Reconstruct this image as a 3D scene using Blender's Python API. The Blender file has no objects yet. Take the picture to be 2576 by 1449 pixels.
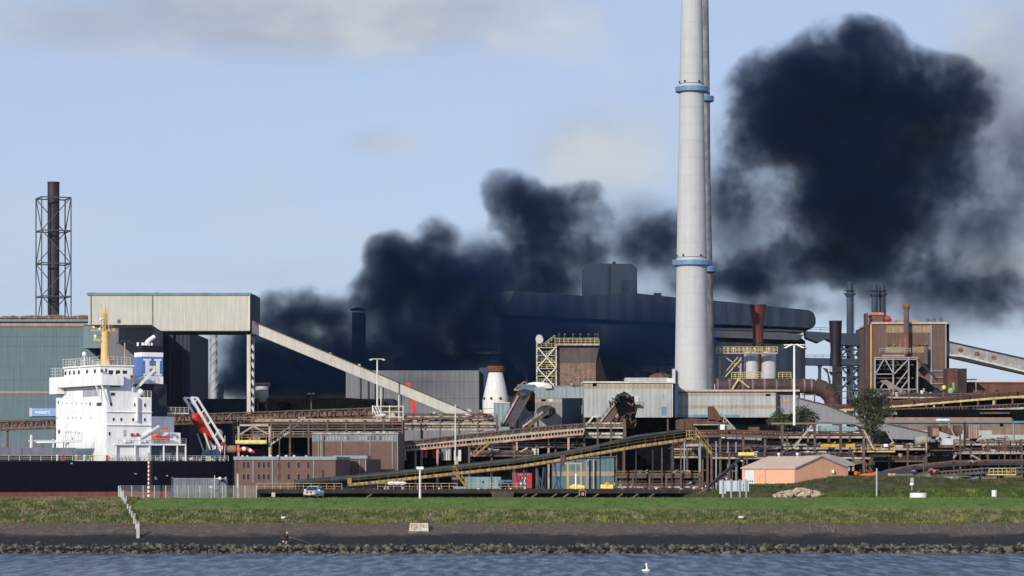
import bpy, math, random
from math import sin, cos, pi, radians
from mathutils import Vector, Matrix
S = bpy.context.scene
COL = S.collection
R = random.Random(7)

# ---------------------------------------------------------------- camera, sky, sun, exposure
F, H0, CX, HY = 7454.0, 11.8, 1288.0, 1172.0      # focal length in photo units, eye height, image centre, horizon row
cam = bpy.data.cameras.new('camera')
cam.lens = 36.0 * F / 2576.0
cam.shift_y = (HY - 724.5) / 2576.0
cam.clip_start, cam.clip_end = 1.0, 30000.0
camo = bpy.data.objects.new('camera', cam)
camo.location = (0, 0, H0); camo.rotation_euler = (pi / 2, 0, 0)
COL.objects.link(camo); S.camera = camo

SUN_EL, SUN_AZ = radians(21), radians(207)
world = bpy.data.worlds.new('World'); S.world = world; world.use_nodes = True
def nd(nt, t, **kw):
    n = nt.nodes.new(t)
    for k, v in kw.items(): setattr(n, k, v)
    return n
def mth(nt, op, a, b=None, c=None, clamp=False):
    n = nt.nodes.new('ShaderNodeMath'); n.operation = op; n.use_clamp = clamp
    for i, v in enumerate((a, b, c)):
        if v is None: continue
        if isinstance(v, (int, float)): n.inputs[i].default_value = v
        else: nt.links.new(v, n.inputs[i])
    return n.outputs[0]
def mixc(nt, f, a, b):
    n = nt.nodes.new('ShaderNodeMix'); n.data_type = 'RGBA'
    for i, v in ((0, f), (6, a), (7, b)):
        if isinstance(v, (int, float)): n.inputs[i].default_value = v
        elif isinstance(v, tuple): n.inputs[i].default_value = v + (1,) if len(v) == 3 else v
        else: nt.links.new(v, n.inputs[i])
    return n.outputs[2]
def noise(nt, vec, scale, detail=4, rough=.55, sc=None):
    if sc is not None:
        m = nd(nt, 'ShaderNodeVectorMath', operation='MULTIPLY'); m.inputs[1].default_value = sc
        nt.links.new(vec, m.inputs[0]); vec = m.outputs[0]
    n = nt.nodes.new('ShaderNodeTexNoise'); n.inputs['Scale'].default_value = scale
    n.inputs['Detail'].default_value = detail; n.inputs['Roughness'].default_value = rough
    nt.links.new(vec, n.inputs['Vector']); return n.outputs[0]
def smooth(nt, x, lo, hi, clo=0.0, chi=1.0):
    n = nt.nodes.new('ShaderNodeMapRange'); n.interpolation_type = 'SMOOTHSTEP'
    for i, v in enumerate((x, lo, hi, clo, chi)):
        if isinstance(v, (int, float)): n.inputs[i].default_value = v
        else: nt.links.new(v, n.inputs[i])
    return n.outputs[0]

def build_world():
    nt = world.node_tree; bg = nt.nodes['Background']
    sky = nd(nt, 'ShaderNodeTexSky', sky_type='NISHITA')
    sky.sun_disc = False; sky.sun_elevation = SUN_EL; sky.sun_rotation = SUN_AZ
    sky.air_density = 1.0; sky.dust_density = 0.2; sky.ozone_density = 3.0
    tc = nd(nt, 'ShaderNodeTexCoord'); d = tc.outputs['Generated']
    sp = nd(nt, 'ShaderNodeSeparateXYZ'); nt.links.new(d, sp.inputs[0])
    # soft clouds: fractal noise on the sky direction, denser in a few banks of the sky
    warp = noise(nt, d, 9, 6, .6, (1, 1, 2.0))
    mid = noise(nt, d, 22, 5, .5, (1, 1, 1.9))
    ypos = mth(nt, 'MAXIMUM', sp.outputs[1], 0.05)
    u = mth(nt, 'DIVIDE', sp.outputs[0], ypos); v = mth(nt, 'DIVIDE', sp.outputs[2], ypos)
    tot = None
    banks = [(760, 20, 640, 125, 1.15), (250, 60, 330, 90, .8), (1250, 90, 200, 50, .6), (960, 355, 110, 42, .6), (1500, 385, 200, 120, .7), (1490, 355, 75, 60, .4), (2540, 240, 180, 240, 1.0),
             (1900, 60, 260, 70, .3), (120, 210, 170, 40, .3), (700, 690, 600, 60, .35), (60, 740, 220, 80, .3), (920, 598, 80, 22, .25), (2560, 640, 260, 180, .45), (800, 640, 50, 18, .25), (1240, 370, 60, 25, .2)]
    for (px, py, rx, ry, a) in banks:
        du = mth(nt, 'MULTIPLY', mth(nt, 'SUBTRACT', u, (px - CX) / F), F / rx)
        dv = mth(nt, 'MULTIPLY', mth(nt, 'SUBTRACT', v, (HY - py) / F), F / ry)
        r2 = mth(nt, 'ADD', mth(nt, 'MULTIPLY', du, du), mth(nt, 'MULTIPLY', dv, dv))
        g = mth(nt, 'MULTIPLY', mth(nt, 'POWER', 2.718, mth(nt, 'MULTIPLY', r2, -0.9)), a)
        tot = g if tot is None else mth(nt, 'MAXIMUM', tot, g)
    isf = mth(nt, 'GREATER_THAN', sp.outputs[1], 0.3)
    tot = mth(nt, 'MULTIPLY', tot, isf)
    gen = smooth(nt, warp, .45, .75, 0, .45)
    base = mth(nt, 'MAXIMUM', tot, mth(nt, 'MULTIPLY', gen, .5))
    nz = mth(nt, 'ADD', mth(nt, 'MULTIPLY', warp, .9), mth(nt, 'MULTIPLY', mid, .55))
    cov = smooth(nt, mth(nt, 'ADD', base, mth(nt, 'SUBTRACT', nz, .78)), .0, .85, 0, 1)
    bright = smooth(nt, mth(nt, 'ADD', mid, mth(nt, 'MULTIPLY', warp, .5)), .6, .98)
    ccol = mixc(nt, bright, (4.2, 4.7, 5.9), (6.1, 6.45, 6.95))
    lilac = mixc(nt, .72, sky.outputs[0], (5.1, 6.15, 8.75))
    out = mixc(nt, cov, lilac, ccol)
    nt.links.new(out, bg.inputs[0]); bg.inputs[1].default_value = 0.085
build_world()

sun = bpy.data.lights.new('sun', 'SUN'); sun.energy = 3.7; sun.angle = radians(.53); sun.color = (1, .93, .82)
suno = bpy.data.objects.new('sun', sun); COL.objects.link(suno)
suno.rotation_euler = Vector((-sin(SUN_AZ) * cos(SUN_EL), -cos(SUN_AZ) * cos(SUN_EL), -sin(SUN_EL))).to_track_quat('-Z', 'Y').to_euler()
vs = S.view_settings; vs.view_transform = 'Standard'; vs.look = 'None'; vs.exposure = 0.2; vs.gamma = 1
S.cycles.max_bounces = 5; S.cycles.diffuse_bounces = 2; S.cycles.glossy_bounces = 2; S.cycles.transparent_max_bounces = 6
S.cycles.volume_bounces = 0; S.cycles.use_denoising = True
S.cycles.volume_step_rate = 1.5; S.cycles.volume_max_steps = 256

# ---------------------------------------------------------------- helpers
def wx(px, Y): return (px - CX) * Y / F
def wz(py, Y): return H0 - (py - HY) * Y / F
def pt(px, py, Y): return (wx(px, Y), Y, wz(py, Y))

MATS = {}
def mk(name, col, rough=.75, var=.25, scale=.35, streak=.15, rib=None, rust=0.0, rustcol=(.13, .055, .03), metal=0, spec=.3, bump=0.0, ribdepth=.12):
    if name in MATS: return MATS[name]
    m = bpy.data.materials.new(name); m.use_nodes = True; nt = m.node_tree
    b = nt.nodes['Principled BSDF']
    g = nd(nt, 'ShaderNodeNewGeometry'); P = g.outputs['Position']
    n1 = noise(nt, P, scale, 5, .6)
    k = smooth(nt, n1, .25, .75, 1 - var, 1 + var)
    if streak:
        n2 = noise(nt, P, 1.3, 4, .7, (1, 1, .06))
        k = mth(nt, 'MULTIPLY', k, smooth(nt, n2, .3, .7, 1 - streak, 1 + streak))
    c = nd(nt, 'ShaderNodeVectorMath', operation='SCALE'); c.inputs[0].default_value = col
    nt.links.new(k, c.inputs[3]); cc = c.outputs[0]
    if rust:
        n3 = noise(nt, P, .9, 6, .7, (1, 1, .35))
        cc = mixc(nt, smooth(nt, n3, .62 - rust * .35, .75 - rust * .2, 0, .9), cc, rustcol)
    nt.links.new(cc, b.inputs['Base Color'])
    b.inputs['Roughness'].default_value = rough; b.inputs['Metallic'].default_value = metal
    b.inputs['Specular IOR Level'].default_value = spec
    if rib or bump:
        bp = nd(nt, 'ShaderNodeBump'); bp.inputs['Strength'].default_value = .9
        if rib:
            sp = nd(nt, 'ShaderNodeSeparateXYZ'); nt.links.new(P, sp.inputs[0])
            w = mth(nt, 'SINE', mth(nt, 'MULTIPLY', mth(nt, 'ADD', sp.outputs[0], sp.outputs[1]), 2 * pi / rib))
            nt.links.new(w, bp.inputs['Height']); bp.inputs['Distance'].default_value = ribdepth
        else:
            nt.links.new(noise(nt, P, 3, 6, .7), bp.inputs['Height']); bp.inputs['Distance'].default_value = bump
        nt.links.new(bp.outputs[0], b.inputs['Normal'])
    MATS[name] = m; return m

class MB:
    """collects simple solids in world metres, then links them as one mesh object"""
    def __init__(s): s.v = []; s.f = []
    def add(s, vs, fs):
        n = len(s.v); s.v += [tuple(p) for p in vs]; s.f += [tuple(i + n for i in f) for f in fs]; return s
    def bw(s, x0, x1, y0, y1, z0, z1):
        return s.add([(x0, y0, z0), (x1, y0, z0), (x1, y1, z0), (x0, y1, z0), (x0, y0, z1), (x1, y0, z1), (x1, y1, z1), (x0, y1, z1)],
                     [(0, 1, 5, 4), (1, 2, 6, 5), (2, 3, 7, 6), (3, 0, 4, 7), (4, 5, 6, 7), (3, 2, 1, 0)])
    def box(s, px0, py0, px1, py1, Y, D, z0=None):
        zb = wz(py1, Y) if z0 is None else z0
        return s.bw(wx(px0, Y), wx(px1, Y), Y, Y + D, zb, wz(py0, Y))
    def prism(s, foot, z0, z1, ztop=None):
        """foot: list of (x, y), counter-clockwise from above; ztop: optional per-point top heights"""
        n = len(foot)
        vs = [(x, y, z0) for x, y in foot] + [(x, y, z1 if ztop is None else ztop[i]) for i, (x, y) in enumerate(foot)]
        return s.add(vs, [tuple(range(n - 1, -1, -1)), tuple(range(n, 2 * n))] + [(i, (i + 1) % n, n + (i + 1) % n, n + i) for i in range(n)])
    def poly(s, pts, Y, D):
        """outline given in photo units on the plane at depth Y, extruded back by D"""
        n = len(pts); a = [pt(px, py, Y) for px, py in pts]; b = [(x, y + D, z) for x, y, z in a]
        return s.add(a + b, [tuple(range(n)), tuple(range(2 * n - 1, n - 1, -1))] + [(i, n + i, n + (i + 1) % n, (i + 1) % n) for i in range(n)])
    def beam(s, a, b, w, h=None):
        a, b = Vector(a), Vector(b); h = h or w; d = (b - a)
        if d.length < 1e-6: return s
        d.normalize(); up = Vector((0, 0, 1)) if abs(d.z) < .95 else Vector((0, 1, 0))
        u = d.cross(up).normalized() * (w / 2); v = u.cross(d).normalized() * (h / 2)
        vs = [a - u - v, a + u - v, a + u + v, a - u + v, b - u - v, b + u - v, b + u + v, b - u + v]
        return s.add(vs, [(3, 2, 1, 0), (4, 5, 6, 7), (0, 1, 5, 4), (1, 2, 6, 5), (2, 3, 7, 6), (3, 0, 4, 7)])
    def cyl(s, a, b, r0, r1=None, n=12, cap=True):
        a, b = Vector(a), Vector(b); r1 = r0 if r1 is None else r1; d = (b - a).normalized()
        up = Vector((0, 0, 1)) if abs(d.z) < .95 else Vector((0, 1, 0))
        u = d.cross(up).normalized(); v = u.cross(d).normalized()
        vs = [a + (u * cos(2 * pi * i / n) + v * sin(2 * pi * i / n)) * r0 for i in range(n)] + [b + (u * cos(2 * pi * i / n) + v * sin(2 * pi * i / n)) * r1 for i in range(n)]
        return s.add(vs, [(i, (i + 1) % n, n + (i + 1) % n, n + i) for i in range(n)] + ([tuple(range(n - 1, -1, -1)), tuple(range(n, 2 * n))] if cap else []))
    def lathe(s, c, prof, n=24):
        """prof: list of (radius, z) from the bottom up, about the vertical through c=(x, y)"""
        vs = []; fs = []
        for r, z in prof: vs += [(c[0] + r * cos(2 * pi * i / n), c[1] + r * sin(2 * pi * i / n), z) for i in range(n)]
        for k in range(len(prof) - 1): fs += [(k * n + i, k * n + (i + 1) % n, (k + 1) * n + (i + 1) % n, (k + 1) * n + i) for i in range(n)]
        fs += [tuple(range(n - 1, -1, -1)), tuple(range((len(prof) - 1) * n, len(prof) * n))]
        return s.add(vs, fs)
    def ball(s, c, r, sq=(1, 1, 1), n=10, m=6, jit=0, rnd=None):
        vs = []; fs = []
        for k in range(m + 1):
            t = pi * k / m
            for i in range(n):
                j = 1 + (rnd.uniform(-jit, jit) if jit else 0)
                vs.append((c[0] + r * sq[0] * j * sin(t) * cos(2 * pi * i / n), c[1] + r * sq[1] * j * sin(t) * sin(2 * pi * i / n), c[2] + r * sq[2] * j * cos(t)))
        for k in range(m): fs += [(k * n + i, (k + 1) * n + i, (k + 1) * n + (i + 1) % n, k * n + (i + 1) % n) for i in range(n)]
        return s.add(vs, fs)
    def rail(s, a, b, h=1.1, step=2.0, t=.07, mid=1):
        a, b = Vector(a), Vector(b); n = max(1, round((b - a).length / step)); up = Vector((0, 0, h))
        for i in range(n + 1):
            p = a.lerp(b, i / n); s.beam(p, p + up, t)
        s.beam(a + up, b + up, t)
        for k in range(mid): s.beam(a + up * (k + 1) / (mid + 1), b + up * (k + 1) / (mid + 1), t * .8)
        return s
    def build(s, name, mat, parent=None, loc=None, smooth_=False):
        me = bpy.data.meshes.new(name)
        o = bpy.data.objects.new(name, me); COL.objects.link(o)
        org = Vector((0, 0, 0))
        if parent is not None:
            o.parent = parent; p = parent
            while p is not None: org = org + Vector(p.location); p = p.parent
        elif loc is not None: org = Vector(loc); o.location = org
        me.from_pydata([(x - org.x, y - org.y, z - org.z) for x, y, z in s.v], [], s.f)
        me.materials.append(mat)
        if smooth_:
            me.polygons.foreach_set('use_smooth', [True] * len(me.polygons))
            try: me.set_sharp_from_angle(angle=radians(40))
            except Exception: pass
        me.update(); return o
def tag(o, label=None, cat=None, group=None, kind=None):
    for k, v in (('label', label), ('category', cat), ('group', group), ('kind', kind)):
        if v: o[k] = v
    return o
def thing(name, label, cat, loc, group=None):
    o = bpy.data.objects.new(name, None); COL.objects.link(o); o.location = loc; o.empty_display_size = .5
    return tag(o, label, cat, group)
def struct(name, mb, mat, **k): return tag(mb.build(name, mat, **k), kind='structure')
def text_mesh(txt, size, depth=.02, bold=False):
    c = bpy.data.curves.new('lettering', 'FONT'); c.body = txt; c.size = size; c.extrude = depth; c.align_x = 'LEFT'; c.offset = .012 * size if bold else 0
    o = bpy.data.objects.new('lettering', c); COL.objects.link(o)
    dg = bpy.context.evaluated_depsgraph_get(); me = bpy.data.meshes.new_from_object(o.evaluated_get(dg))
    COL.objects.unlink(o); bpy.data.objects.remove(o); return me
# ---------------------------------------------------------------- water, bank, dike, yard
def grid_sheet(name, xs, prof, mat, jit=0.0, rnd=R):
    """a sheet swept along x over a profile of (y, z) points, finely divided"""
    mb = MB(); nx = len(xs); vs = []; fs = []
    for j, (y, z) in enumerate(prof):
        for i, x in enumerate(xs):
            k = jit if 0 < j < len(prof) - 1 else 0
            vs.append((x, y + rnd.uniform(-k, k), z + rnd.uniform(-k, k)))
    for j in range(len(prof) - 1):
        for i in range(nx - 1): fs.append((j * nx + i, j * nx + i + 1, (j + 1) * nx + i + 1, (j + 1) * nx + i))
    mb.add(vs, fs); return mb
def lin(a, b, n): return [a + (b - a) * i / (n - 1) for i in range(n)]

m = bpy.data.materials.new('canal_water'); m.use_nodes = True; nt = m.node_tree; b = nt.nodes['Principled BSDF']
g = nd(nt, 'ShaderNodeNewGeometry'); P = g.outputs['Position']
b.inputs['Roughness'].default_value = .22; nt.links.new(mixc(nt, smooth(nt, noise(nt, P, 1, 5, .65, (.62, .085, 1)), .38, .66), (.015, .04, .085), (.17, .235, .34)), b.inputs['Base Color']); b.inputs['IOR'].default_value = 1.12  # dark and pale noise paints the ripple reflections into the base colour
h1 = noise(nt, P, 1, 6, .66, (.5, .1, 1)); h2 = noise(nt, P, 2.2, 4, .6, (.7, .5, 1)); h3 = noise(nt, P, .09, 2, .5, (.6, .6, 1))
hh = mth(nt, 'ADD', mth(nt, 'ADD', mth(nt, 'MULTIPLY', h1, 1.3), mth(nt, 'MULTIPLY', h2, .35)), mth(nt, 'MULTIPLY', h3, .8))
bp = nd(nt, 'ShaderNodeBump'); bp.inputs['Strength'].default_value = 1; bp.inputs['Distance'].default_value = 1.1; nt.links.new(hh, bp.inputs['Height']); nt.links.new(bp.outputs[0], b.inputs['Normal'])
struct('water', MB().add([(-900, -60, 0), (900, -60, 0), (900, 700, 0), (-900, 700, 0)], [(0, 1, 2, 3)]), m)

def ground_mat(name, cols, scales, bump=.1, hi=None):
    m = bpy.data.materials.new(name); m.use_nodes = True; nt = m.node_tree; b = nt.nodes['Principled BSDF']
    g = nd(nt, 'ShaderNodeNewGeometry'); P = g.outputs['Position']; c = cols[0]
    for k, (col, sc, lo, hi_) in enumerate(scales):
        c = mixc(nt, smooth(nt, noise(nt, P, sc[0], 5, .65, sc[1]), lo, hi_), c, col)
    nt.links.new(c, b.inputs['Base Color']); b.inputs['Roughness'].default_value = .95; b.inputs['Specular IOR Level'].default_value = .1
    bp = nd(nt, 'ShaderNodeBump'); bp.inputs['Distance'].default_value = bump; nt.links.new(noise(nt, P, 2.2, 6, .7), bp.inputs['Height']); nt.links.new(bp.outputs[0], b.inputs['Normal'])
    return m, nt, b, P
def mx(v): return v
XS = lin(-130, 130, 521)
# asphalt revetment: stained dark below the high-water line, lichen and dry weeds above it
m, nt, b, P = ground_mat('revetment_asphalt', [(.115, .09, .07)], [((.19, .145, .115), (.9, (1, 1, 1)), .45, .75), ((.045, .04, .036), (2.5, (1, 1, 1)), .5, .8), ((.16, .10, .03), (.12, (1, 1, 1)), .62, .78)], .35)
sp = nd(nt, 'ShaderNodeSeparateXYZ'); nt.links.new(P, sp.inputs[0])
zz = mth(nt, 'ADD', sp.outputs[2], mth(nt, 'MULTIPLY', mth(nt, 'SUBTRACT', noise(nt, P, .35, 5, .7, (.5, 1, 1)), .5), 1.9))
src = b.inputs['Base Color'].links[0].from_socket
nt.links.new(mixc(nt, smooth(nt, zz, 1.95, 2.7), mixc(nt, noise(nt, P, 3, 5, .7), (.006, .009, .014), (.045, .048, .052)), src), b.inputs['Base Color'])
struct('revetment', grid_sheet('revetment', XS, [(401 + (413 - 401) * i / 12, .6 + 3.3 * i / 12) for i in range(13)], m, .05), m)
mbed, *_ = ground_mat('mud_gap_shade', [(.008, .008, .007)], [((.02, .018, .014), (1.5, (1, 1, 1)), .45, .7)], .1)  # near-black mud: shade in the gaps between stones put into its colour
struct('river_bank', grid_sheet('b', lin(-130, 130, 60), [(396, -3), (401, .6)], mbed), mbed)
mg, *_ = ground_mat('rough_grass', [(.085, .11, .035)], [((.13, .12, .05), (.5, (1, 1, 1)), .45, .62), ((.035, .05, .02), (1.6, (1, 1, 1)), .5, .7), ((.2, .19, .03), (.22, (1, 1, 1)), .66, .76), ((.12, .10, .075), (2.6, (1, 1, 1)), .58, .7)], .25)
def gz(y): return 3.9 + (y - 413) / 6.0 * 1.5
struct('rough_bank', grid_sheet('rb', XS, [(413, 3.9), (414.5, 4.25), (416, 4.65), (417.5, 5.05), (419, 5.45)], mg, .13), mg)
ml, *_ = ground_mat('mown_grass', [(.095, .15, .038)], [((.13, .18, .05), (.18, (1, 1, 1)), .42, .65), ((.04, .08, .014), (.7, (1, 1, 1)), .5, .72), ((.14, .15, .04), (1.5, (1, 1, 1)), .6, .8)], .2)
LAWN = [(419, 5.45), (420.5, 5.85), (422, 6.25), (424, 6.62), (426, 6.85), (428, 6.98), (432, 7.02), (438, 7.03), (445, 7.0)]
struct('dike_grass', grid_sheet('dg', XS, LAWN, ml, .05), ml)
myard, *_ = ground_mat('yard_dirt', [(.05, .04, .033)], [((.09, .065, .05), (.2, (1, 1, 1)), .4, .7), ((.02, .018, .018), (1, (1, 1, 1)), .5, .7)], .1)
struct('ground', MB().add([(-52, 445, 7), (420, 445, 7), (420, 452, 5.5), (-52, 452, 5.5), (2500, 452, 5.5), (2500, 9000, 5.5), (-52, 9000, 5.5), (-52, 660, 5.5), (-2500, 660, 5.5), (-2500, 9000, 5.5),
       (-52, 452, -2), (-52, 660, -2), (-2500, 660, -2), (420, 445, 6.9), (2500, 445, 5.4)],
       [(0, 1, 2, 3), (3, 2, 4, 5, 6), (8, 7, 6, 9), (3, 7, 11, 10), (7, 8, 12, 11), (3, 6, 7)]), myard)
# the far slope of the dike down to the harbour basin
struct('dike_back_slope', grid_sheet('bs', lin(-130, -52, 80), [(445, 7.0), (458, -2)], mg, .02), mg)

def gheight(x, y):
    if y < 401: return .6 - (401 - y) * .72
    if y < 413: return .6 + 3.3 * (y - 401) / 12
    pts_ = [(413, 3.9), (419, 5.45)] + LAWN[1:]
    for (a, za), (c, zc) in zip(pts_, pts_[1:]):
        if y <= c: return za + (zc - za) * (y - a) / (c - a)
    return 7.0
# riprap stones at the waterline
def riprap():
    rr = random.Random(3); mb = MB()
    for k in range(2300):
        x = rr.uniform(-74, 74); y = rr.choice((399.6, 400.2, 400.8, 401.4, 401.9)) + rr.uniform(-.4, .4)
        r = rr.uniform(.14, .38) * (1.4 if rr.random() < .1 else 1); n = 6
        z = max(gheight(x, y), -.1) + rr.uniform(-.16, .2)
        mb.ball((x, y, z), r, (rr.uniform(.8, 1.3), rr.uniform(.7, 1.1), rr.uniform(.6, 1)), 6, 4, .28, rr)
    return mb
mr, *_ = ground_mat('riprap_rock', [(.04, .04, .034)], [((.17, .165, .12), (1.1, (1, 1, 1)), .42, .62), ((.03, .03, .028), (2.2, (1, 1, 1)), .52, .75)], .15)
tag(riprap().build('riprap', mr), 'pale broken riprap stones heaped along the waterline', 'rocks', kind='stuff')

# grass tufts and weeds as real blades
def tufts(count, yr, hr, rnd, xr=(-74, 74), dens=None):
    mb = MB()
    for k in range(count):
        x = rnd.uniform(*xr); y = rnd.uniform(*yr)
        if dens and rnd.random() > dens(x, y): continue
        z = gheight(x, y); h = rnd.uniform(*hr)
        for j in range(3):
            a = rnd.uniform(0, pi); w = h * rnd.uniform(.12, .35); lx = rnd.uniform(-.5, .5) * h
            dx, dy = cos(a) * w, sin(a) * w; ox, oy = rnd.uniform(-.25, .25) * h * 2, rnd.uniform(-.2, .2)
            mb.add([(x + ox - dx, y + oy - dy, z - .05), (x + ox + dx, y + oy + dy, z - .05), (x + ox + lx, y + oy + rnd.uniform(-.2, .2), z + h)], [(0, 1, 2)])
    return mb
def leafmat(name, c1, c2, c3=None, sc=.8):
    m, nt, b, P = ground_mat(name, [c1], [(c2, (sc, (1, 1, 1)), .4, .65)] + ([(c3, (sc * .5, (1, 1, 1)), .6, .72)] if c3 else []), .02)
    b.inputs['Roughness'].default_value = .8; return m
t1 = leafmat('dry_grass_blades', (.08, .105, .03), (.24, .20, .12), (.27, .26, .05), .5)
t2 = leafmat('green_grass_blades', (.09, .15, .035), (.13, .20, .05), (.22, .23, .05), .3)
t3 = leafmat('yellow_weed_blades', (.22, .22, .03), (.13, .16, .03), None, .5)
tag(tufts(15000, (413.0, 419.3), (.15, .42), R).build('rough_grass', t1), 'tangled dry grass and weeds above the asphalt slope', 'grass', kind='stuff')
tag(tufts(15000, (419, 440), (.06, .22), R).build('short_grass', t2), 'short bright green grass along the dike crest', 'grass', kind='stuff')
tag(tufts(7000, (418.5, 431), (.15, .45), R, xr=(-74, -54)).build('rough_grass', t1), 'rough weedy grass on the dike slope past the post fence', 'grass', kind='stuff')
def edge_d(x, y): return .25 + .75 * (sin(x * .35) * sin(x * .11 + 1) > -.1)
tag(tufts(1800, (412.6, 413.4), (.12, .34), R, dens=edge_d).build('edge_weeds', t3), 'yellow-green weeds fringing the top of the asphalt', 'weeds', kind='stuff')
# ---------------------------------------------------------------- things on the dike and bank
white = mk('white_paint', (.74, .74, .72), .5, .06, .5, .05)
offwhite = mk('weathered_white', (.55, .54, .50), .6, .12, .5, .12)
galv = mk('galvanised_steel', (.36, .37, .37), .5, .12, 1, .05, metal=.3)
darks = mk('dark_steel', (.022, .022, .026), .6, .3, .8, .2)
blackp = mk('black_rubber', (.012, .012, .013), .8, .2)
redp = mk('red_paint', (.50, .035, .03), .5, .12)
orangep = mk('orange_paint', (.72, .13, .03), .5, .12)
yellowp = mk('yellow_paint', (.29, .20, .055), .6, .2, 1, .2, rust=.5)
byellow = mk('bright_yellow', (.75, .55, .10), .5, .1)
bluep = mk('blue_paint', (.10, .19, .42), .5, .1)
glass = mk('dark_glass', (.008, .012, .018), .12, .1, spec=.6)
concrete = mk('pale_concrete', (.42, .39, .34), .85, .15, 1.2, .15)
dconcrete = mk('stained_concrete', (.13, .12, .105), .9, .3, .9, .25)
wood = mk('weathered_wood', (.10, .07, .045), .8, .3, 1, .2)
skin = mk('skin', (.50, .30, .21), .6, .05, 3, 0)

# fence of bare posts running down the bank, with wires and a strut at the foot
def post_fence():
    pts_ = [(299, 1222, 1252, 430.5), (303.5, 1229, 1262, 427.5), (307, 1236, 1270, 425.5), (311, 1244, 1277, 423.8), (314.5, 1254, 1287, 421.8), (321, 1268, 1301, 419.2), (326.5, 1275, 1309, 417.2), (332, 1286, 1320, 414.9), (337, 1297, 1331, 412.6), (342, 1307, 1341, 410.3), (347.5, 1318, 1364, 406)]
    a = pt(299, 1252, 430.5); t = thing('bank_fence', 'row of grey steel posts stepping down the bank to the stones', 'fence', (a[0], a[1], gheight(a[0], a[1])))
    tops = []
    for k, (px, p0, p1, Y) in enumerate(pts_):
        x = wx(px, Y); z0 = gheight(x, Y); z1 = wz(p0, Y)
        w = .2 if k < 10 else .42
        MB().bw(x - w / 2, x + w / 2, Y - w / 2, Y + w / 2, z0 - .3, z1).build('fence_post', galv, t)
        tops.append(Vector((x, Y, z1))); 
    for k in (1, 3, 5, 7, 9):   # doubled posts
        x, Y, z1 = tops[k]; x += .42; MB().bw(x - .08, x + .08, Y - .35, Y - .2, gheight(x, Y) - .3, z1 - .25).build('fence_post', galv, t)
    mb = MB()
    for d in (.15, .7, 1.2):
        for p, q in zip(tops, tops[1:]): mb.beam(p - Vector((0, 0, d)), q - Vector((0, 0, d)), .025)
    mb.build('fence_wire', galv, t)
    e = tops[-1]; MB().beam(pt(309, 1366, 404.5), (e.x, e.y - .3, e.z - 2.1), .07).beam((e.x, e.y, e.z - 1.7), (e.x + .9, e.y, e.z - 2.6), .1).build('strut', galv, t)
post_fence()

def mesh_fence(px0, px1, p0, p1, Y, n, label, posts=galv):
    x0, x1 = wx(px0, Y), wx(px1, Y); z0, z1 = wz(p1, Y), wz(p0, Y)
    t = thing('mesh_fence', label, 'fence', (x0, Y, z0))
    for i in range(n + 1):
        x = x0 + (x1 - x0) * i / n; MB().bw(x - .05, x + .05, Y - .05, Y + .05, z0 - .4, z1 + .05).build('fence_post', posts, t)
    mb = MB(); k = 12
    for j in range(k): mb.beam((x0, Y, z0 + .1 + (z1 - z0 - .1) * j / (k - 1)), (x1, Y, z0 + .1 + (z1 - z0 - .1) * j / (k - 1)), .02)
    for i in range(int((x1 - x0) / .22)): x = x0 + i * .22; mb.beam((x, Y - .02, z0), (x, Y - .02, z1), .012)
    mb.build('mesh_panel', galv, t)
mesh_fence(303, 645, 1222, 1256, 436, 12, 'wire mesh fence in front of the grey container')

# grey corrugated container
def container():
    Y = 438.5; x0, x1 = wx(431, Y), wx(569, Y); z0 = 6.95; z1 = wz(1203, Y); D = 2.4
    t = thing('shipping_container', 'grey corrugated container behind the wire fence on the dike', 'container', (x0, Y, z0))
    mb = MB(); n = 21; w = (x1 - x0) / n
    mb.bw(x0, x1, Y + .07, Y + D, z0, z1)
    for i in range(n):
        a = x0 + i * w + .04; mb.prism([(a, Y + .07), (a + w * .22, Y), (a + w * .62, Y), (a + w * .84, Y + .07)], z0 + .14, z1 - .12)
    mb.build('corrugated_body', mk('container_grey', (.13, .15, .175), .55, .1, .5, .2), t)
    g_ = mk('container_frame_grey', (.17, .19, .21), .55, .1)
    MB().bw(x0 - .02, x1 + .02, Y - .03, Y + .1, z1 - .12, z1 + .02).bw(x0 - .02, x1 + .02, Y - .03, Y + .1, z0, z0 + .14).build('frame_rail', g_, t)
    for x in (x0, x1 - .15): MB().bw(x - .03, x + .18, Y - .035, Y + .12, z0, z1).build('corner_post', g_, t)
    for x in (x0 + .02, x1 - .2): MB().bw(x, x + .22, Y - .05, Y + .2, z1 + .02, z1 + .16).build('corner_casting', offwhite, t)
    m_ = thing('camera_mast', 'thin camera mast with two heads standing before the container', 'camera mast', pt(540, 1258, 437.4))
    x, z = wx(540, 437.4), 7.0
    MB().cyl((x, 437.4, z), (x, 437.4, wz(1196, 437.4)), .09, .07).build('pole', offwhite, m_)
    MB().bw(x + .6, x + .95, 437.2, 437.5, wz(1206, 437.4), wz(1200, 437.4)).beam((x, 437.4, wz(1205, 437.4)), (x + .7, 437.4, wz(1203, 437.4)), .06).build('camera_head', white, m_)
    MB().ball((x + 1.15, 437.3, wz(1208, 437.4)), .26).build('dome_camera', glass, m_)
    MB().bw(x - .75, x - .3, 437.1, 437.2, wz(1227, 437.4), wz(1222, 437.4)).build('notice_plate', mk('pale_green', (.35, .62, .55), .5, .05), m_)
    MB().beam((x - .4, 437.3, wz(1212, 437.4)), (x - .05, 437.3, wz(1206, 437.4)), .07).build('bracket', galv, m_)
container()

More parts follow.
